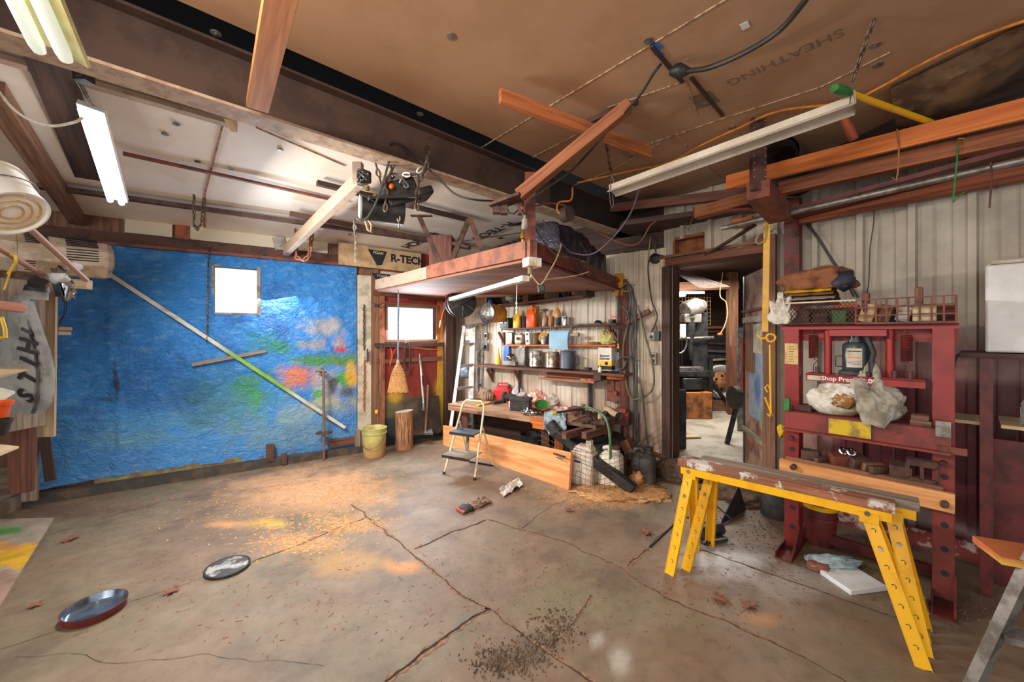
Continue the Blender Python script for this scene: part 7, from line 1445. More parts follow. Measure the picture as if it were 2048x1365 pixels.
for pts in (((1135, 516), (1130, 500), (1125, 488)), ((1150, 520), (1158, 540), (1165, 552), (1175, 545), (1178, 520), (1170, 500), (1160, 485)), ((1160, 523), (1170, 512), (1176, 520), (1168, 535), (1150, 540), (1130, 535))):
    mb = MB(); mb.tube([AT(*q, 3.45) for q in pts], .005); mb.build('cord', M['cord'], t)
dl_ = (LC - LB).normalized(); dn_ = V((-dl_.y, dl_.x, 0)); mb = MB()
def film(u, v):
    a = 2 * math.pi * v; w = noise.noise(V((u * 26, math.sin(a) * 1.2, math.cos(a) * 1.2))) * .03 + noise.noise(V((u * 7, v * 3, 9))) * .03; y = math.copysign(abs(math.cos(a)) ** .5, math.cos(a)) * (.15 + w); z = math.copysign(abs(math.sin(a)) ** .5, math.sin(a)) * (.19 + w)
    return LB + dl_ * (.55 + 1.4 * u) + dn_ * (.20 + y) + up * (.24 + z + .04 * math.sin(u * 5))
mb.grid(film, 70, 40); mb.soft = True
for u in (0.0, 1.0): mb.add([film(u, k / 40) for k in range(40)], [tuple(range(40)) if u else tuple(range(39, -1, -1))])
one('plastic_roll', 'bundle wrapped in shiny dark plastic film stored on the loft', 'bundle', mb, M['film'])
bm('wood_block', 'short red boards stacked on the loft beside the shiny bundle', 'block', AT(1085, 500, 3.9), AT(1098, 476, 3.9), .3, .16, M['wred'], u=(1, 0, 0))
t = thing('valve', 'brass valve standing on the loft front beam', 'valve', onAB(1046, LZ + .15)); c = onAB(1046, LZ + .148); lbody(t, [(.012, 0), (.012, .02), (.022, .03), (.018, .06), (.01, .08), (0, .08)], c, M['brass'], 12)
t = thing('lamp_socket', 'pale grey lamp socket hanging by the loft post', 'lamp socket', AT(1049, 462, 2.7)); mb = MB(); mb.lathe([(.018, 0), (.024, .01), (.022, .07), (.012, .08), (.008, .10)], F(AT(1050, 460, 2.7)), 16); mb.build('body', M['greyw'], t); mb = MB(); mb.tube([AT(1050, 432, 2.7), AT(1045, 420, 2.7), AT(1047, 400, 2.7)], .005); mb.build('cord', M['cord'], t); mb = MB(); mb.blob(AT(1045, 416, 2.68), (.012, .012, .012), 1, 0, 1, 2, floor=False); mb.build('wire_nut', M['redpl'], t)
cord('cord', 'black cord crossing from the loft post to the power strip', [AT(*a, 2.9) for a in ((1050, 420), (1075, 465), (1100, 500), (1118, 512), (1135, 515))], .006, M['cord'])
cord('cord', 'second black cord crossing over the loft front corner', [AT(*a, 3.0) for a in ((1085, 440), (1105, 468), (1125, 490), (1140, 505))], .006, M['cord'])
cord('cord', 'grey purple cable sagging from the white fixture to the loft', [AT(*a, 3.4) for a in ((1278, 380), (1262, 425), (1235, 465), (1205, 495), (1185, 508), (1165, 510), (1140, 505))], .007, pm('purple_cable', (110, 96, 112), None, 8, .5))
cord('cord', 'orange brown cable along the lower right of the big beam', [AT(*a, 3.7) for a in ((1188, 462), (1215, 475), (1245, 488), (1270, 490), (1285, 478), (1300, 452), (1312, 443))], .008, pm('brown_cable', (130, 80, 54), None, 8, .5))
cord('cord', 'orange cord running over the big beam to its round box', [AT(*a, 2.9) for a in ((1145, 375), (1142, 400), (1118, 405), (1114, 420), (1120, 428))], .007, M['ocord'])
cord('cord', 'brown cord along the beam from the diagonal timber to the round box', [AT(*a, 2.9) for a in ((1052, 410), (1075, 411), (1098, 407), (1125, 410), (1132, 414))], .006, M['rustred'])
t = thing('junction_box', 'round dark cover plate on the web of the big beam', 'junction box', AT(1136, 428, 3.05)); fr = basis(AT(1136, 428, 3.1), (0, 0, 1), nb); mb = MB(); mb.lathe([(.06, -.05), (.06, .02), (0, .02)], fr, 22); mb.build('cover', M['beam'], t)
t = thing('trolley', 'rusty clamp bracket under the big beam at the end of the diagonal timber', 'clamp', AT(1018, 420, 2.75)); mb = MB(); mb.beam(AT(985, 414, 2.7), AT(1045, 392, 2.6), .12, .02); mb.build('plate', M['rust'], t); 
for px, py, d in ((1008, 420, (.05, .06, .06)), (993, 420, (.05, .06, .05)), (1040, 412, (.03, .05, .12))): mb = MB(); mb.box(AT(px, py, 2.7), d); mb.build('lug', M['rust'], t)
mb = MB(); mb.tube([AT(1012, 412, 2.68), AT(1018, 426, 2.68), AT(1028, 428, 2.68), AT(1036, 420, 2.68)], .006); mb.build('wire_loop', M['cord'], t)
# diagonal timber, crossing board, hanging plank
bm('timber', 'red brown timber slanting up from the beam clamp to the ceiling', 'timber', AT(1038, 392, 2.62), Zp(1258, 212, RC - .06), .085, .07, wood('red_timber', (172, 108, 70), (130, 74, 48)))
bm('board', 'orange brown board crossing under the ceiling behind the slanting timber', 'board', Zp(1000, 192, RC - .10), Zp(1300, 305, RC - .10), .03, .085, wood('red_orange_board', (196, 118, 66), (156, 84, 46)))
bm('wood_batten', 'thin dark batten against the ceiling beside the slanting timber', 'batten', Zp(1175, 245, RC - .02), Zp(1275, 203, RC - .02), .03, .03, M['wdark'])
bm('lumber', 'orange pine plank overhead pointing at the camera from the big beam', 'plank', AT(515, 212, 1.98), AT(572, -60, 1.22), .095, .045, M['wnew'], bevel=.002)
cord('cord', 'thick black cable curving along the ceiling to the tape wrapped joint', [Zp(*a, RC - .06) for a in ((1620, -12), (1560, 60), (1490, 105), (1420, 135), (1372, 143))], .014, M['cord'])
mb = MB(); c = Zp(1358, 142, RC - .05); mb.tube([c + V((-.05, .01, .0)), c + V((-.02, 0, 0)), c + V((.0, 0, 0)), c + V((.03, 0, 0)), c + V((.06, .0, 0))], [.015, .035, .04, .03, .016], 12); one('cable_joint', 'black tape wrapped cable joint on the ceiling', 'cable joint', mb, M['black'])
cord('cord', 'black cable falling from the ceiling along the slanting timber to the beam', [Zp(1322, 128, RC - .03), Zp(1305, 150, RC - .08), Zp(1272, 200, RC - .12), AT(1200, 280, 2.75), AT(1150, 335, 2.65), AT(1115, 362, 2.6), AT(1060, 400, 2.55)], .008, M['cord'])
cord('cord', 'orange extension cord running along the ceiling behind the white fixture', [Zp(*a, RC - .03) for a in ((2060, 38), (1950, 78), (1840, 130), (1760, 175), (1690, 205), (1560, 222), (1480, 255), (1400, 292), (1340, 325), (1270, 340), (1200, 356), (1155, 366))], .008, M['ocord'])
# white fluorescent fixture on chains (unlit) and its chains
t = thing('shop_light', 'long white shop light fixture hung on chains under the ceiling, unlit', 'shop light', (AT(1217, 390, 2.9) + AT(1712, 210, 2.05)) / 2); a, b = AT(1222, 380, 2.95), AT(1708, 206, 2.05); d = (b - a).normalized(); sd = up.cross(d).normalized(); sd = -sd if sd.y > 0 else sd; nn_ = d.cross(sd); nn_ = nn_ if nn_.z > 0 else -nn_
prof = [(-.07, -.035), (-.055, -.02), (-.03, -.012), (-.03, .03), (.03, .03), (.03, -.012), (.055, -.02), (.07, -.035), (.066, -.037), (.05, -.024), (.026, -.018), (-.026, -.018), (-.05, -.024), (-.066, -.037)]
mb = MB(); vs_ = [a + sd * x + nn_ * z for x, z in prof] + [b + sd * x + nn_ * z for x, z in prof]; n = len(prof); mb.add(vs_, [(i, (i + 1) % n, n + (i + 1) % n, n + i) for i in range(n)] + [tuple(range(n)), tuple(range(2 * n - 1, n - 1, -1))]); mb.build('reflector', pm('fixture_white', (214, 204, 188), (196, 184, 166), 5, .35, bump=0), t)
mb = MB(); mb.beam(b + d * .0, b + d * .006, .14, .07); mb.build('end_plate', M['greyw'], t)
for c, q, l in ((a + d * .02, (1212, 290), 'near'), (b - d * .02, (1748, 38), 'far')):
    e = Zp(q[0], q[1], RC); m_ = c + nn_ * .05 + (e - c) * .18; mb = MB(); mb.links([m_, e], .045, .005); mb.build('chain', M['chain'], t); mb = MB(); mb.tube([c + sd * .06 - nn_ * .03, m_, c - sd * .06 - nn_ * .03], .003); mb.build('wire_hook', M['galv'], t)
mb = MB(); c = a; mb.tube([c + sd * .03 - nn_ * .02, c + sd * .03 - nn_ * .12, c + sd * .0 - nn_ * .14, c - sd * .02 - nn_ * .12, c - sd * .02 - nn_ * .02], .003); mb.build('wire_loop', M['galv'], t)
t = thing('pole', 'yellow handle with green grip stored overhead beside the white fixture', 'handle', AT(1760, 208, 2.1)); a, b = AT(1668, 176, 1.98), AT(1862, 245, 2.4); d = (b - a).normalized(); mb = MB(); mb.cyl(a + d * .12, b, .017); mb.build('shaft', M['yellow'], t); mb = MB(); mb.tube([a, a + d * .02, a + d * .11, a + d * .13], [.02, .024, .024, .02], 14); mb.build('grip', M['green'], t)
# insulation drape, duct, handle
def drape(u, v):
    a = Zp(1782 + 290 * u, 176 - 140 * u, 3.04); b = onw(1800 + 290 * u, 262 - 130 * u, WW, .16); p = a + (b - a) * v; p.z -= .16 * math.sin(math.pi * v) * (.35 + .65 * math.sin(math.pi * min(1, u * .9 + .1))) - .014 * noise.noise(V((u * 4, v * 20, 1))); return p
mb = MB(); mb.grid(drape, 30, 24); mb.grid(lambda u, v: drape(1 - u, v) + V((0, 0, .02)), 30, 24); one('insulation', 'sagging plastic faced insulation blanket above the orange board', 'insulation', mb, pm('dusty_film', (112, 88, 66), (76, 58, 46), 7, .4, bump=.4))
mb = MB(); mb.lathe([(.15, 0), (.15, .7), (.13, .7), (.13, 0)], basis(AT(1552, 312, 3.0), (0, 0, 1), V((.55, .5, -.25)).normalized()), 28, caps=False); one('duct', 'open end of a dark round duct behind the white fixture', 'duct', mb, pm('dusty_duct', (92, 72, 60), (58, 46, 40), 8, .7))
mb = MB(); mb.tube([AT(1688, 235, 2.5), AT(1700, 262, 2.5), AT(1708, 280, 2.5)], [.02, .028, .024], 12); one('wooden_stick', 'reddish wooden tool handle hanging behind the white fixture', 'handle', mb, wood('handle_red', (170, 82, 50), (130, 58, 36)))
# riveted steel hanger, headers, boards and pipe above the door wall
sw = AT(1515, 300, 2.72)
t = thing('hanger', 'riveted brown steel plate hanger holding the headers', 'steel plate', AT(1516, 385, 2.72)); mb = MB(); mb.beam(AT(1516, 232, 2.74), AT(1516, 382, 2.66), .03, .10, up=(1, 0, 0)); mb.build('plate', M['rust'], t); mb = MB()
for k in range(9):
    for x in (1504, 1526):
        p = AT(x, 245 + k * 14, 2.72 - k * .006) + V((0, -.02, 0)); mb.cyl(p, p + V((0, -.008, 0)), .006, n=8)
mb.build('rivets', M['rustpink'], t)
mb = MB(); mb.beam(AT(1516, 380, 2.66), AT(1560, 430, 3.0), .14, .12); mb.build('knee_block', M['rustred'], t)
def OW(px, py, off): return onw(px, py, WW, off)
bm('lumber', 'bright orange pine board running overhead to the right frame edge', 'board', OW(1453, 366, .70), OW(2400, 131, .70), .03, .115, M['worange'], bevel=.002)
bm('header_beam', 'rough orange brown header beam overhead left of the steel hanger', 'beam', OW(1392, 428, .42), OW(1512, 395, .42), .10, .10, wood('header_wood', (176, 110, 66), (134, 76, 46)))
bm('header_beam', 'rough orange brown header beam overhead along the right wall', 'beam', OW(1560, 378, .50), OW(2400, 189, .50), .08, .10, wood('header_wood2', (160, 94, 56), (118, 64, 40)))
bm('header_beam', 'dark red plank between the rough header and the pipe overhead', 'beam', OW(1580, 430, .30), OW(2400, 214, .30), .30, .03, M['dred'])
bm('header_beam', 'lower orange brown board behind the pipe along the right wall', 'beam', OW(1600, 438, .12), OW(2400, 275, .12), .06, .09, wood('header_wood3', (164, 88, 54), (120, 60, 38)))
bm('board', 'brown plywood soffit plank above the doorway', 'board', OW(1430, 425, .12), OW(1530, 420, .42), .30, .02, M['wred'])
bm('board', 'thin red brown board along the ceiling edge above the cream wall', 'board', onw(1195, 420, SW, .3), OW(1500, 384, .25), .03, .09, M['wred'])
thing1('pipe', 'long grey conduit pipe overhead along the right wall', 'pipe', lambda mb: mb.cyl(OW(1443, 457, .50), OW(2400, 241, .50), .022, n=14), M['galv'])
bm('wood_block', 'small orange board behind the grey pipe above the door', 'block', OW(1465, 450, .1), OW(1505, 440, .1), .03, .08, M['worange'])
bm('steel_bar', 'dark brace bar slanting over the door lintel', 'steel bar', OW(1407, 514, .06), OW(1510, 450, .3), .035, .02, M['rust'])
bm('wood_strip', 'old grey board strip over the door lintel', 'wood strip', OW(1445, 505, .03), OW(1525, 478, .03), .02, .06, M['wold'])
for lbl, pts, off, m in (('long wire hook hanging on the orange board near its middle', ((1794, 258), (1798, 290), (1796, 345), (1792, 362), (1785, 355)), .72, 'rustpink'), ('green bent rod hook hanging from the rough header', ((1916, 286), (1914, 320), (1906, 405), (1922, 390), (1930, 384)), .56, 'green'), ('dark straight hook hanging on the grey pipe right end', ((1981, 325), (1984, 350), (1979, 416)), .53, 'rust'), ('curved hook on a screw at the left end of the header beam', ((1386, 414), (1387, 430), (1376, 462), (1371, 455), (1373, 445)), .48, 'rust'), ('wire hook hung on the steel hanger above the yellow bar', ((1548, 330), (1548, 400), (1547, 430)), .6, 'rust')):
    mb = MB(); mb.tube([OW(*q, off) for q in pts], .0045, 7); one('hook', lbl, 'hook', mb, M[m])
mb = MB(); c = OW(1919, 284, .55); mb.tube([c + V((-.02, 0, .0)), c + V((-.02, 0, .02)), c + V((.02, 0, .02)), c + V((.02, 0, -.02))], .008); one('clamp', 'small brass clamp holding the green rod on the rough header', 'clamp', mb, M['brass'])
for lbl, pts in (('black cable hanging down the corrugated wall toward the press', ((1612, 442), (1640, 480), (1665, 520), (1700, 570), (1716, 596))), ('second black cable beside the first hanging toward the press', ((1606, 440), (1632, 472), (1660, 516), (1692, 566), (1708, 594))), ('thin dark cord hanging straight down the corrugated wall', ((1746, 400), (1748, 440), (1740, 500), (1738, 560), (1734, 588)))):
    cord('cord', lbl, [OW(*q, .06) for q in pts], .007 if 'cable' in lbl else .004, M['cord'])
cord('cord', 'tan loop of cord on the yellow bar at the end of the pipe', [OW(*q, .46) for q in ((1540, 440), (1528, 455), (1512, 480), (1518, 488), (1530, 478), (1532, 450))], .006, M['tancord'])
# lit tube fixture hung on a hook in the bay, double tube near the camera
t = thing('tube_light', 'lit white fluorescent tube light hung from a black hook in the bay', 'tube light', (AT(185, 215, 2.05) + AT(235, 402, 2.75)) / 2); a, b = AT(180, 218, 2.15), AT(234, 402, 2.85); d = (b - a).normalized(); s1 = V((1, .1, 0)); s1 = (s1 - d * s1.dot(d)).normalized(); n1 = s1.cross(d); n1 = n1 if n1.z > 0 else -n1
mb = MB(); mb.beam(a, b, .11, .03, up=n1, off=(0, .02)); mb.build('housing', M['white'], t)
for q in (-.03, .03):
    mb = MB(); mb.cyl(a + s1 * q - n1 * .016 + d * .01, b + s1 * q - n1 * .016 - d * .01, .017, n=12); mb.build('tube', M['tube'], t)
mb = MB(); mb.tube([a + V((0, 0, .02)), a + V((-.005, -.05, .10)), a + V((-.02, -.12, .22))], .006); mb.tube([a + V((.01, 0, .02)), a + V((.015, -.04, .08)), a + V((.0, -.10, .18))], .005); mb.build('hanger_hook', M['galv'], t)
mb = MB(); c = AT(168, 148, 1.92); mb.box(c, (.06, .05, .08)); mb.tube([c + V((.0, -.03, .03)), c + V((.03, -.03, .03)), c + V((.03, -.03, -.03)), c + V((.0, -.03, -.03))], .010); mb.build('bracket', M['black'], t)
cord('cord', 'white cord looping from the left edge to the lit tube light', [AT(*q, 2.1) for q in ((-20, 150), (10, 200), (50, 235), (100, 252), (150, 244), (165, 235))], .007, M['whitep'])
t = thing('tube_light', 'two pale glowing tubes at the top left corner close to the camera', 'tube light', AT(60, 40, 1.2)); 
a0_, a1_ = AT(78, 100, 1.26), AT(-25, -110, 1.02); b0_2, b1_ = AT(132, 118, 1.26), AT(28, -110, 1.02)
for a, b in ((a0_, a1_), (b0_2, b1_)):
    mb = MB(); d = (b - a).normalized(); mb.tube([a - d * .012, a - d * .004, a + d * .02, b], [.006, .016, .020, .020], 14); mb.build('tube', M['tube2'], t)
nrm = (b0_2 - a0_).normalized(); mb = MB(); d = (a1_ - a0_).normalized(); z_ = d.cross(nrm); z_ = z_ if z_.z > 0 else -z_; c0 = (a0_ + b0_2) / 2 + z_ * .03; c1 = (a1_ + b1_) / 2 + z_ * .03; mb.beam(c0, c1, .17, .012, up=z_); mb.build('reflector', pm('yellowed_reflector', (206, 200, 150), (186, 176, 120), 8, .4), t)
# ================================================================ BACK ROOM SEEN THROUGH THE DOORWAY
IZ = .08
mb = MB(); dl = FW @ V((dj0 - .6, -.14, 0)); dr_ = FW @ V((dj1 + .6, -.14, 0))
mb.prism([(dl.x, dl.y), (dr_.x, dr_.y), (6.2, 5.0), (6.2, 9.6), (1.4, 9.6)][::1], IZ, F((0, 0, 0))); struct(mb.build('floor_back_room', pm('back_room_concrete', (176, 166, 150), (140, 130, 116), 3, .7, bump=.2)))
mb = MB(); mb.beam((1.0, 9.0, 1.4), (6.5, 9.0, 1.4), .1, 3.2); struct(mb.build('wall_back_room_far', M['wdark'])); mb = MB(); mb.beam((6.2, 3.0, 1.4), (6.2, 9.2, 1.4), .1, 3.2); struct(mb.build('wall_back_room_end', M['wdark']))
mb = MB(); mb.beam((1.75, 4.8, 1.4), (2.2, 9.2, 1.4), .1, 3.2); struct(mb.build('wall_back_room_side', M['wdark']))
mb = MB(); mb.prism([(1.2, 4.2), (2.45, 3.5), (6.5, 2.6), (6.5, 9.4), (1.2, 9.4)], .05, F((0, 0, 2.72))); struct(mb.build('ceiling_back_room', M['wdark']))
def door():
    t = struct_door = None
    h = FW @ V((dj1 - .02, -.10, IZ)); e = AT(1492, 700, 4.45); e = V((e.x, e.y, IZ)); X = (e - h).normalized(); L = (e - h).length; n_ = V((-X.y, X.x, 0)); n_ = n_ if n_.x < 0 else -n_
    fr = basis(h, X, (0, 0, 1)); sg = 1 if (fr.to_3x3() @ V((0, 1, 0))).dot(n_) > 0 else -1
    def dcol(p):
        q = fr.inverted() @ V(p); u, z = q.x / L, q.z; k = nz(p, 5, 2); c = lerp(lin((168, 132, 110)), lin((120, 78, 58)), sst(-.2, .4, k)); b_ = sst(.56, .6, z) * sst(1.32, 1.28, z) * sst(.80, .74, u); c = lerp(c, lin((150, 160, 176)), b_); c = lerp(c, lin((90, 116, 160)), b_ * (1 - sst(.5, 1.2, math.hypot((u - .4) / .14, (z - .9) / .16)))); c = lerp(c, lin((96, 140, 70)), b_ * sst(.75, .62, z) * sst(.35, .2, u)); return c
    mb = MB(fr); mb.grid(lambda u, v: (L * u, .021 * sg, 2.12 * v), 30, 60); mb.box((L / 2, 0, 1.06), (L, .04, 2.12)); d = struct(mb.build('door_1', vmat('weathered_door', .75, 9, .3, .3), vcol=dcol))
    mb = MB(fr); mb.box((L - .02, 0, 1.06), (.05, .06, 2.12)); mb.build('edge_channel', M['darkm'], d); mb = MB(fr); mb.box((L + .012, 0, 1.12), (.02, .08, .62)); mb.build('red_plate', M['redpl'], d)
    mb = MB(fr); mb.box((L * .5, .04 * sg, 1.62), (L * .9, .02, .06)); mb.build('light_strip', M['greyw'], d); mb = MB(fr); mb.box((L * .5, .03 * sg, 1.72), (L, .03, .03)); mb.build('rail', M['wdark'], d); mb = MB(fr); mb.box((L * .5, .03 * sg, .40), (L, .03, .05)); mb.build('lower_rail', M['wgrey'], d)
    mb = MB(fr); mb.box((L * .35, .03 * sg, 1.42), (.30, .015, .30)); mb.build('paper', M['cream'], d)
    mb = MB(fr); mb.box((L * .68, .032 * sg, 1.36), (.26, .012, .60)); mb.build('patch_board', M['wold'], d)
door()
def bx(name, label, cat, c, d, m, rz=0, bevel=0, g=None, p=None):
    mb = MB(F(c, rz)); mb.box((0, 0, d[2] / 2), d); return one(name, label, cat, mb, m, g, bevel) if p is None else mb.build(name, m, p, bevel)
# milling machine
mc = AT(1378, 800, 7.0); mc.z = IZ; t = thing('milling_machine', 'old grey milling machine with motor head in the back room', 'machine', mc)
bx('column', '', '', mc + V((.18, .15, .45)), (.30, .40, 1.40), M['darkm'], p=t, bevel=.03)
bx('knee', '', '', mc + V((-.05, -.05, .50)), (.34, .42, .20), M['darkm'], p=t, bevel=.02); bx('table', '', '', mc + V((-.08, -.1, .72)), (.85, .26, .10), M['darkm'], p=t, bevel=.008); bx('vise', '', '', mc + V((-.05, -.1, .82)), (.45, .18, .07), M['steel'], p=t, bevel=.008)
mb = MB(F(mc)); mb.tube([(-.02, -.1, 1.15), (-.02, -.1, 1.75)], [.05, .09], 16); mb.tube([(-.02, -.1, 1.0), (-.02, -.1, 1.15)], [.03, .05], 14); mb.build('quill', M['darkm'], t, bevel=.0)
mb = MB(F(mc)); mb.tube([(-.12, -.1, 1.88), (.10, -.05, 1.95), (.26, 0, 1.98)], [.15, .17, .10], 20); mb.box((.0, -.05, 1.74), (.3, .26, .16)); mb.build('motor_head', M['galv'], t, bevel=.02)
mb = MB(F(mc)); mb.tube([(-.3, -.15, 1.38), (.38, -.10, 1.40)], .03, 10); mb.build('feed_arm', M['steel'], t); mb = MB(F(mc)); mb.tube([(-.26 + .13 * math.cos(k * .45), -.2, 1.33 + .2 * math.sin(k * .45)) for k in range(14)], .015, 6, closed=True); mb.build('handwheel', M['steel'], t); bx('tag', '', '', mc + V((-.22, -.25, 1.42)), (.10, .01, .22), M['white'], p=t)
bx('cabinet', 'rusty orange cabinet under the milling machine', 'cabinet', mc + V((.02, -.05, .0)), (.50, .5, .46), pm('rusty_cabinet', (176, 106, 50), (96, 60, 40), 6, .6), bevel=.01)
# storage wall behind
for k, (px, y, py, w_, d_, m, l) in enumerate(((1432, 8.9, 700, 1.6, .05, 'slate', 'blue grey sheet panel behind the storage racks'),)):
    c = AT(px, py, y); mb = MB(); mb.box(c, (w_, d_, 1.1)); one('metal_sheet', l, 'panel', mb, M[m])
for k, (y0, y1, m) in enumerate(((656, 655, 'worange'), (664, 663, 'wred'), (686, 688, 'wred'), (700, 704, 'wgrey'), (712, 715, 'steel'), (722, 718, 'whitep'), (727, 732, 'wold'), (733, 748, 'steel'), (742, 742, 'yellow'))):
    l = ('uppermost', 'second', 'third', 'fourth', 'fifth', 'sixth', 'seventh', 'slanting', 'yellow green')[k] + ' bar of the stacked stock behind the milling machine'
    mb = MB(); mb.beam(AT(1395, y0, 8.82), AT(1458, y1, 8.82), .06, .05 if k < 8 else .1); one('stock_bar', l, 'bar', mb, M[m] if k < 8 else pm('lime_bar', (176, 186, 50), (136, 146, 36)), 'bars on the storage rack')
bx('post', 'pale wooden post in the middle of the back room', 'post', V((AT(1464, 700, 7.2).x, 7.2, IZ)), (.16, .12, 2.6), M['wold'])
bx('board', 'red brown board fixed to the lower half of the back room post', 'board', V((AT(1466, 700, 7.1).x, 7.08, IZ)), (.20, .05, 1.25), M['wred'])
t = thing('wheel', 'white truck wheel with rusty hub at the back of the back room', 'wheel', AT(1438, 795, 7.6)); fr = basis(AT(1440, 764, 7.55), (0, 0, 1), (0, -1, 0)); mb = MB(); mb.lathe([(.20, .0), (.25, .05), (.31, .07), (.33, .04), (.33, 0)], fr, 30, caps=False); mb.build('rim', M['white'], t); mb = MB(); mb.lathe([(.22, .0), (.16, .06), (.06, .08), (0, .10)], fr, 24); mb.build('hub', pm('rusty_hub', (176, 120, 70), (110, 66, 40), 12, .7), t)
for k in range(6):
    mb = MB(); q = fr @ V((.12 * math.cos(k * 1.047), .12 * math.sin(k * 1.047), .065)); mb.tube([q, q + V((0, -.01, 0))], .025, 10); mb.build('hole', M['ink'], t)
bx('tool_stand', 'dark steel stand with slanted brace before the truck wheel', 'stand', V((AT(1414, 700, 7.5).x, 7.5, IZ)), (.08, .3, 1.0), M['darkm'])
mb = MB(); mb.beam(AT(1412, 748, 7.4), AT(1455, 808, 7.4), .08, .05); one('brace_bar', 'black brace bar slanting in front of the truck wheel', 'bar', mb, M['black'])
bx('crate', 'pale wooden crate under the truck wheel', 'crate', V((AT(1432, 700, 7.6).x, 7.6, IZ)), (.40, .4, .205), M['wold'])
t = thing('wire_grid', 'rusty wire grid panel hanging in the back room ceiling', 'wire grid', AT(1400, 620, 7.6))
for k in range(14):
    mb = MB(); mb.tube([AT(1340 + 6.2 * k, 588, 7.6), AT(1340 + 6.2 * k, 650, 7.6)], .005, 4); mb.build('wire', M['tancord'], t)
for x in (1352, 1408): mb = MB(); mb.tube([AT(x, 588, 7.6), AT(x, 546, 7.6)], .006, 4); mb.build('hanger_wire', M['tancord'], t)
for k in range(9):
    mb = MB(); mb.tube([AT(1338, 588 + 7.6 * k, 7.6), AT(1422, 588 + 7.6 * k, 7.6)], .005, 4); mb.build('wire', M['tancord'], t)
mb = MB()
ga, gb, gc, gd = AT(1342, 541, 5.2), AT(1362, 541, 5.0), AT(1460, 574, 6.2), AT(1400, 577, 6.6)
for k in range(17):
    u = k / 16; mb.tube([ga + (gb - ga) * u, gd + (gc - gd) * u], .004, 4)
for k in range(22):
    u = k / 21; mb.tube([ga + (gd - ga) * u, gb + (gc - gb) * u], .004, 4)
one('ceiling_grate', 'dark wire grate hanging just behind the door lintel', 'grate', mb, M['rust'])
t = thing('tube_light', 'short lit tube light in the back room behind the door frame', 'tube light', AT(1362, 591, 6.6)); mb = MB(); mb.cyl(AT(1330, 592, 6.4), AT(1369, 590, 6.7), .03); mb.build('tube', M['led'], t); mb = MB(); mb.beam(AT(1330, 586, 6.4), AT(1404, 586, 7.0), .10, .04); mb.build('housing', M['white'], t)
bm('header_beam', 'pale plank under the back room ceiling beyond the wire grate', 'beam', AT(1340, 575, 7.2), AT(1475, 570, 7.2), .1, .16, M['wold'])
cord('cord', 'pale cord hanging in a curve in the back room to an orange plug', [AT(*q, 7.0) for q in ((1446, 545), (1440, 590), (1452, 605), (1455, 630), (1448, 655), (1440, 668))], .010, M['tancord'])
mb = MB(); mb.blob(AT(1440, 669, 7.0), (.05, .04, .03), 2, .2, 1, 2, floor=False); one('plug', 'orange plug end on the pale cord in the back room', 'plug', mb, M['orangepl'])
# grinder stand, black panel, loose board on its floor
t = thing('bench_grinder', 'black bench grinder on a splayed steel stand beside the open door', 'grinder', AT(1482, 890, 5.2)); c = AT(1487, 795, 5.2); mb = MB(); mb.tube([c + V((-.16, -.02, 0)), c + V((-.10, -.02, 0))], .15, 20); mb.tube([c + V((-.10, 0, 0)), c + V((.25, .0, 0))], .09, 16); mb.build('wheels', M['rubber'], t)
for dx in (-.22, .16):
    mb = MB(); q = c + V((dx * .4, 0, -.1)); mb.beam(q, V((c.x + dx, c.y, IZ)), .05, .04, up=(0, 1, 0)); mb.build('leg', M['darkm'], t)
bx('board', 'dark upright panel standing just inside the doorway', 'panel', V((AT(1357, 700, 5.0).x, 5.0, IZ)), (.18, .04, .75), M['darkm'])
mb = MB(F(Zp(1378, 875, IZ + .01), .1)); mb.box((0, 0, .01), (.3, .12, .02)); one('wood_scrap', 'small flat board lying on the back room floor', 'board', mb, M['wpale'])
bx('metal_sheet', 'pale sheet leaning in the dark beside the open door', 'panel', V((AT(1484, 700, 5.9).x, 5.9, IZ)), (.14, .02, 1.57), M['galv'])
# ================================================================ LITTER ON THE FLOOR
t = thing('round_cover', 'round lid with black paint smears lying near the centre left of the floor', 'lid', Zp(455, 1140)); c = Zp(455, 1138)
lbody(t, [(.125, 0), (.128, .018), (.122, .022), (.115, .016), (0, .014)], c, M['rubber'], 40, 'rim'); lbody(t, [(.114, .0165), (0, .0165)], c, pm('smeared_lid', (176, 170, 164), (70, 66, 66), 9, .4, .3, lo=.42, hi=.56), 40, 'face')
t = thing('round_tray', 'round red rimmed tray lid with shiny inside lying near the left frame edge', 'lid', Zp(190, 1230)); c = Zp(190, 1226)
lbody(t, [(.124, 0), (.134, .045), (.130, .045), (.118, .008), (0, .006)], c, pm('tray_red', (120, 40, 34), (90, 34, 30), 6, .5), 44, 'rim'); lbody(t, [(.1295, .0455), (.117, .009), (0, .008)], c, pm('shiny_tray', (150, 164, 180), (110, 116, 126), 7, .2, .8), 44, 'inside')
t = thing('work_glove', 'dusty leather work glove with black and red cuff lying on the floor', 'glove', Zp(948, 1020)); c = Zp(955, 1012); mb = MB(F(c, .75)); mb.blob((0, 0, 0), (.11, .055, .03), 81, .35, 2, 4); mb.build('palm', M['glove'], t)
for k in range(4):
    mb = MB(F(c, .75)); y = -.036 + .024 * k; mb.tube([(.07, y, .02), (.11, y * 1.3, .026), (.13 - .008 * abs(k - 1.5), y * 1.4, .012)], [.015, .015, .011], 8); mb.build('finger', M['glove'], t)
mb = MB(F(c, .75)); mb.tube([(.03, .05, .018), (.06, .085, .018), (.085, .09, .012)], [.016, .015, .011], 8); mb.build('thumb', M['glove'], t)
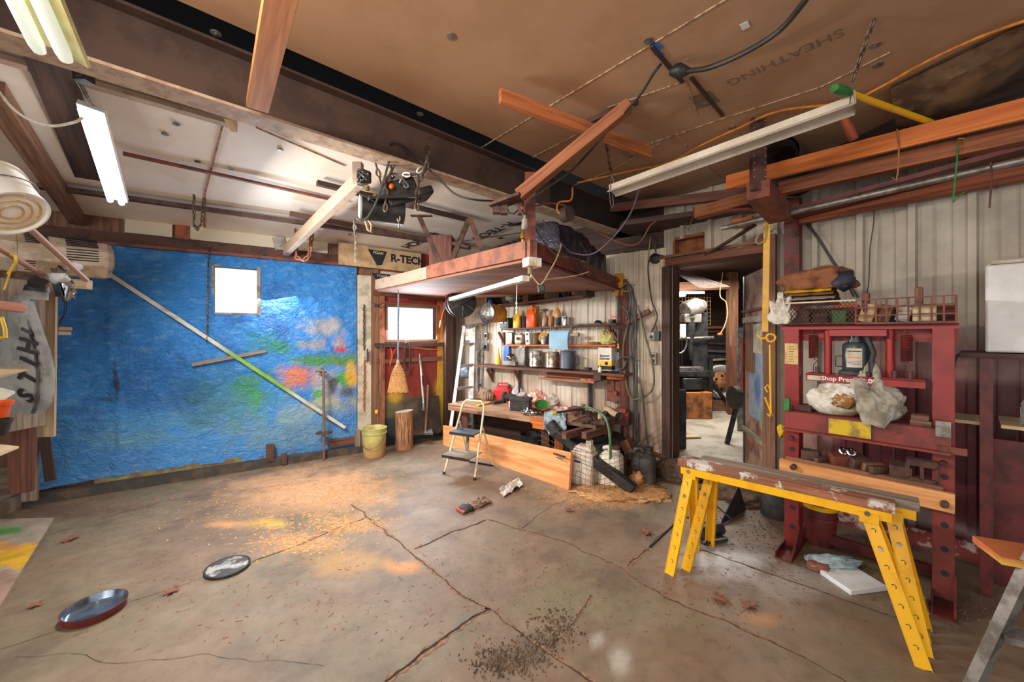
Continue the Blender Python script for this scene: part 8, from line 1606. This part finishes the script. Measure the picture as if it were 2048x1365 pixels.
mb = MB(F(c, .75)); mb.blob((-.13, 0, 0), (.06, .065, .03), 83, .3, 2, 3); mb.build('cuff', M['rubber'], t); mb = MB(F(c, .75)); mb.box((-.185, 0, .014), (.03, .12, .02)); mb.build('cuff_edge', pm('red_cuff', (176, 70, 46)), t, bevel=.006)
mb = MB(); mb.grid(lambda u, v: (lambda p: p + V((0, 0, .006 + .05 * abs(noise.noise(V((u * 2.5, v * 3, 3)))) + .012 * abs(noise.noise(V((u * 9, v * 9, 1)))))))(Zp(997 + 40 * u + 10 * v, 983 - 20 * u + 14 * v * (1 - .3 * u) - 6 * (1 - v) * u)), 30, 22); one('paper_towel', 'crumpled white paper towel on the floor before the pine plank', 'paper', mb, M['ragw'])
def leaf(px, py, s, a, l):
    c = Zp(px, py, .004); pts = [];
    for k in range(20):
        q = 2 * math.pi * k / 20; r = s * (.55 + .45 * abs(math.cos(2.5 * q))) * (1 if k % 2 else .7); pts.append(V((c.x + r * math.cos(q + a), c.y + r * math.sin(q + a), .004 + .35 * r * abs(math.sin(q * 1.5)))))
    mb = MB(); mb.add(pts + [c + V((0, 0, .006))], [(k, (k + 1) % 20, 20) for k in range(20)]); one('leaf', l, 'leaf', mb, M['leaf'], 'dead leaves on the floor')
for px, py, s, a, l in ((342, 1184, .05, .3, 'dead leaf on the crack between the two round lids'), (1138, 1022, .05, 1, 'dead leaf lying right of the work glove'), (1292, 1066, .06, 2, 'dead leaf before the sawhorse left legs'), (1440, 1201, .06, .5, 'curled dead leaf under the sawhorse middle'), (1498, 1212, .05, 1.4, 'dark dead leaf right of the curled leaf'), (70, 1212, .04, .2, 'dead leaf near the sprayed plywood'), (1190, 985, .04, 2.2, 'dead leaf before the wire mesh'), (140, 1080, .06, .9, 'long dead leaf beside the sprayed plywood corner')): leaf(px, py, s, a, l)
def flakes(name, label, cat, n_, area_, smin, smax, m, tall=.4, el=1.6):
    mb = MB()
    for _ in range(n_):
        px, py, rx, ry = area_[rnd.randrange(len(area_))]; q = Zp(px + rnd.gauss(0, rx * .5), max(880, py + rnd.gauss(0, ry * .5))); s_ = smin + (smax - smin) * rnd.random() ** 2; a = rnd.random() * 6.28; l_ = s_ * (1 + el * rnd.random()); dx, dy = V((math.cos(a), math.sin(a), 0)) * l_, V((-math.sin(a), math.cos(a), 0)) * s_ * .6; h = V((0, 0, s_ * tall)); o = V((q.x, q.y, .001))
        mb.add([o - dx - dy, o + dx - dy, o + dx + dy, o - dx + dy, o + h], [(0, 1, 4), (1, 2, 4), (2, 3, 4), (3, 0, 4)])
    o = one(name, label, cat, mb, m); o['kind'] = 'stuff'
flakes('sawdust_flakes', 'sawdust and shavings scattered over the middle of the floor', 'sawdust', 6500, [(620, 985, 190, 60), (690, 975, 120, 50), (600, 1085, 110, 26), (690, 1050, 90, 20), (560, 1010, 220, 60), (1220, 995, 110, 22), (1240, 985, 90, 22), (1225, 992, 150, 30)], .003, .009, M['sawdust'])
flakes('bark_litter', 'reddish bark needles and chips littered over the whole floor', 'litter', 2600, [(300, 1060, 300, 90), (700, 930, 260, 40), (560, 1180, 500, 150), (1100, 1150, 400, 150), (1500, 1150, 300, 120), (1620, 1060, 160, 40), (200, 1020, 140, 30), (820, 905, 90, 24)], .002, .0055, M['leaf'], .4, 2.6)
flakes('gravel', 'dark gravel and grit heaped on the floor at the bottom centre', 'gravel', 900, [(1050, 1310, 70, 40), (1110, 1260, 50, 40), (1000, 1325, 60, 30)], .003, .009, M['dirt'], .9, .3)
flakes('grit', 'brown grit along the doorway and press foot', 'grit', 1500, [(1480, 1000, 120, 60), (1560, 1060, 100, 36), (1700, 1100, 150, 40), (1920, 1210, 120, 40)], .003, .008, M['dirt'], .8, .4)
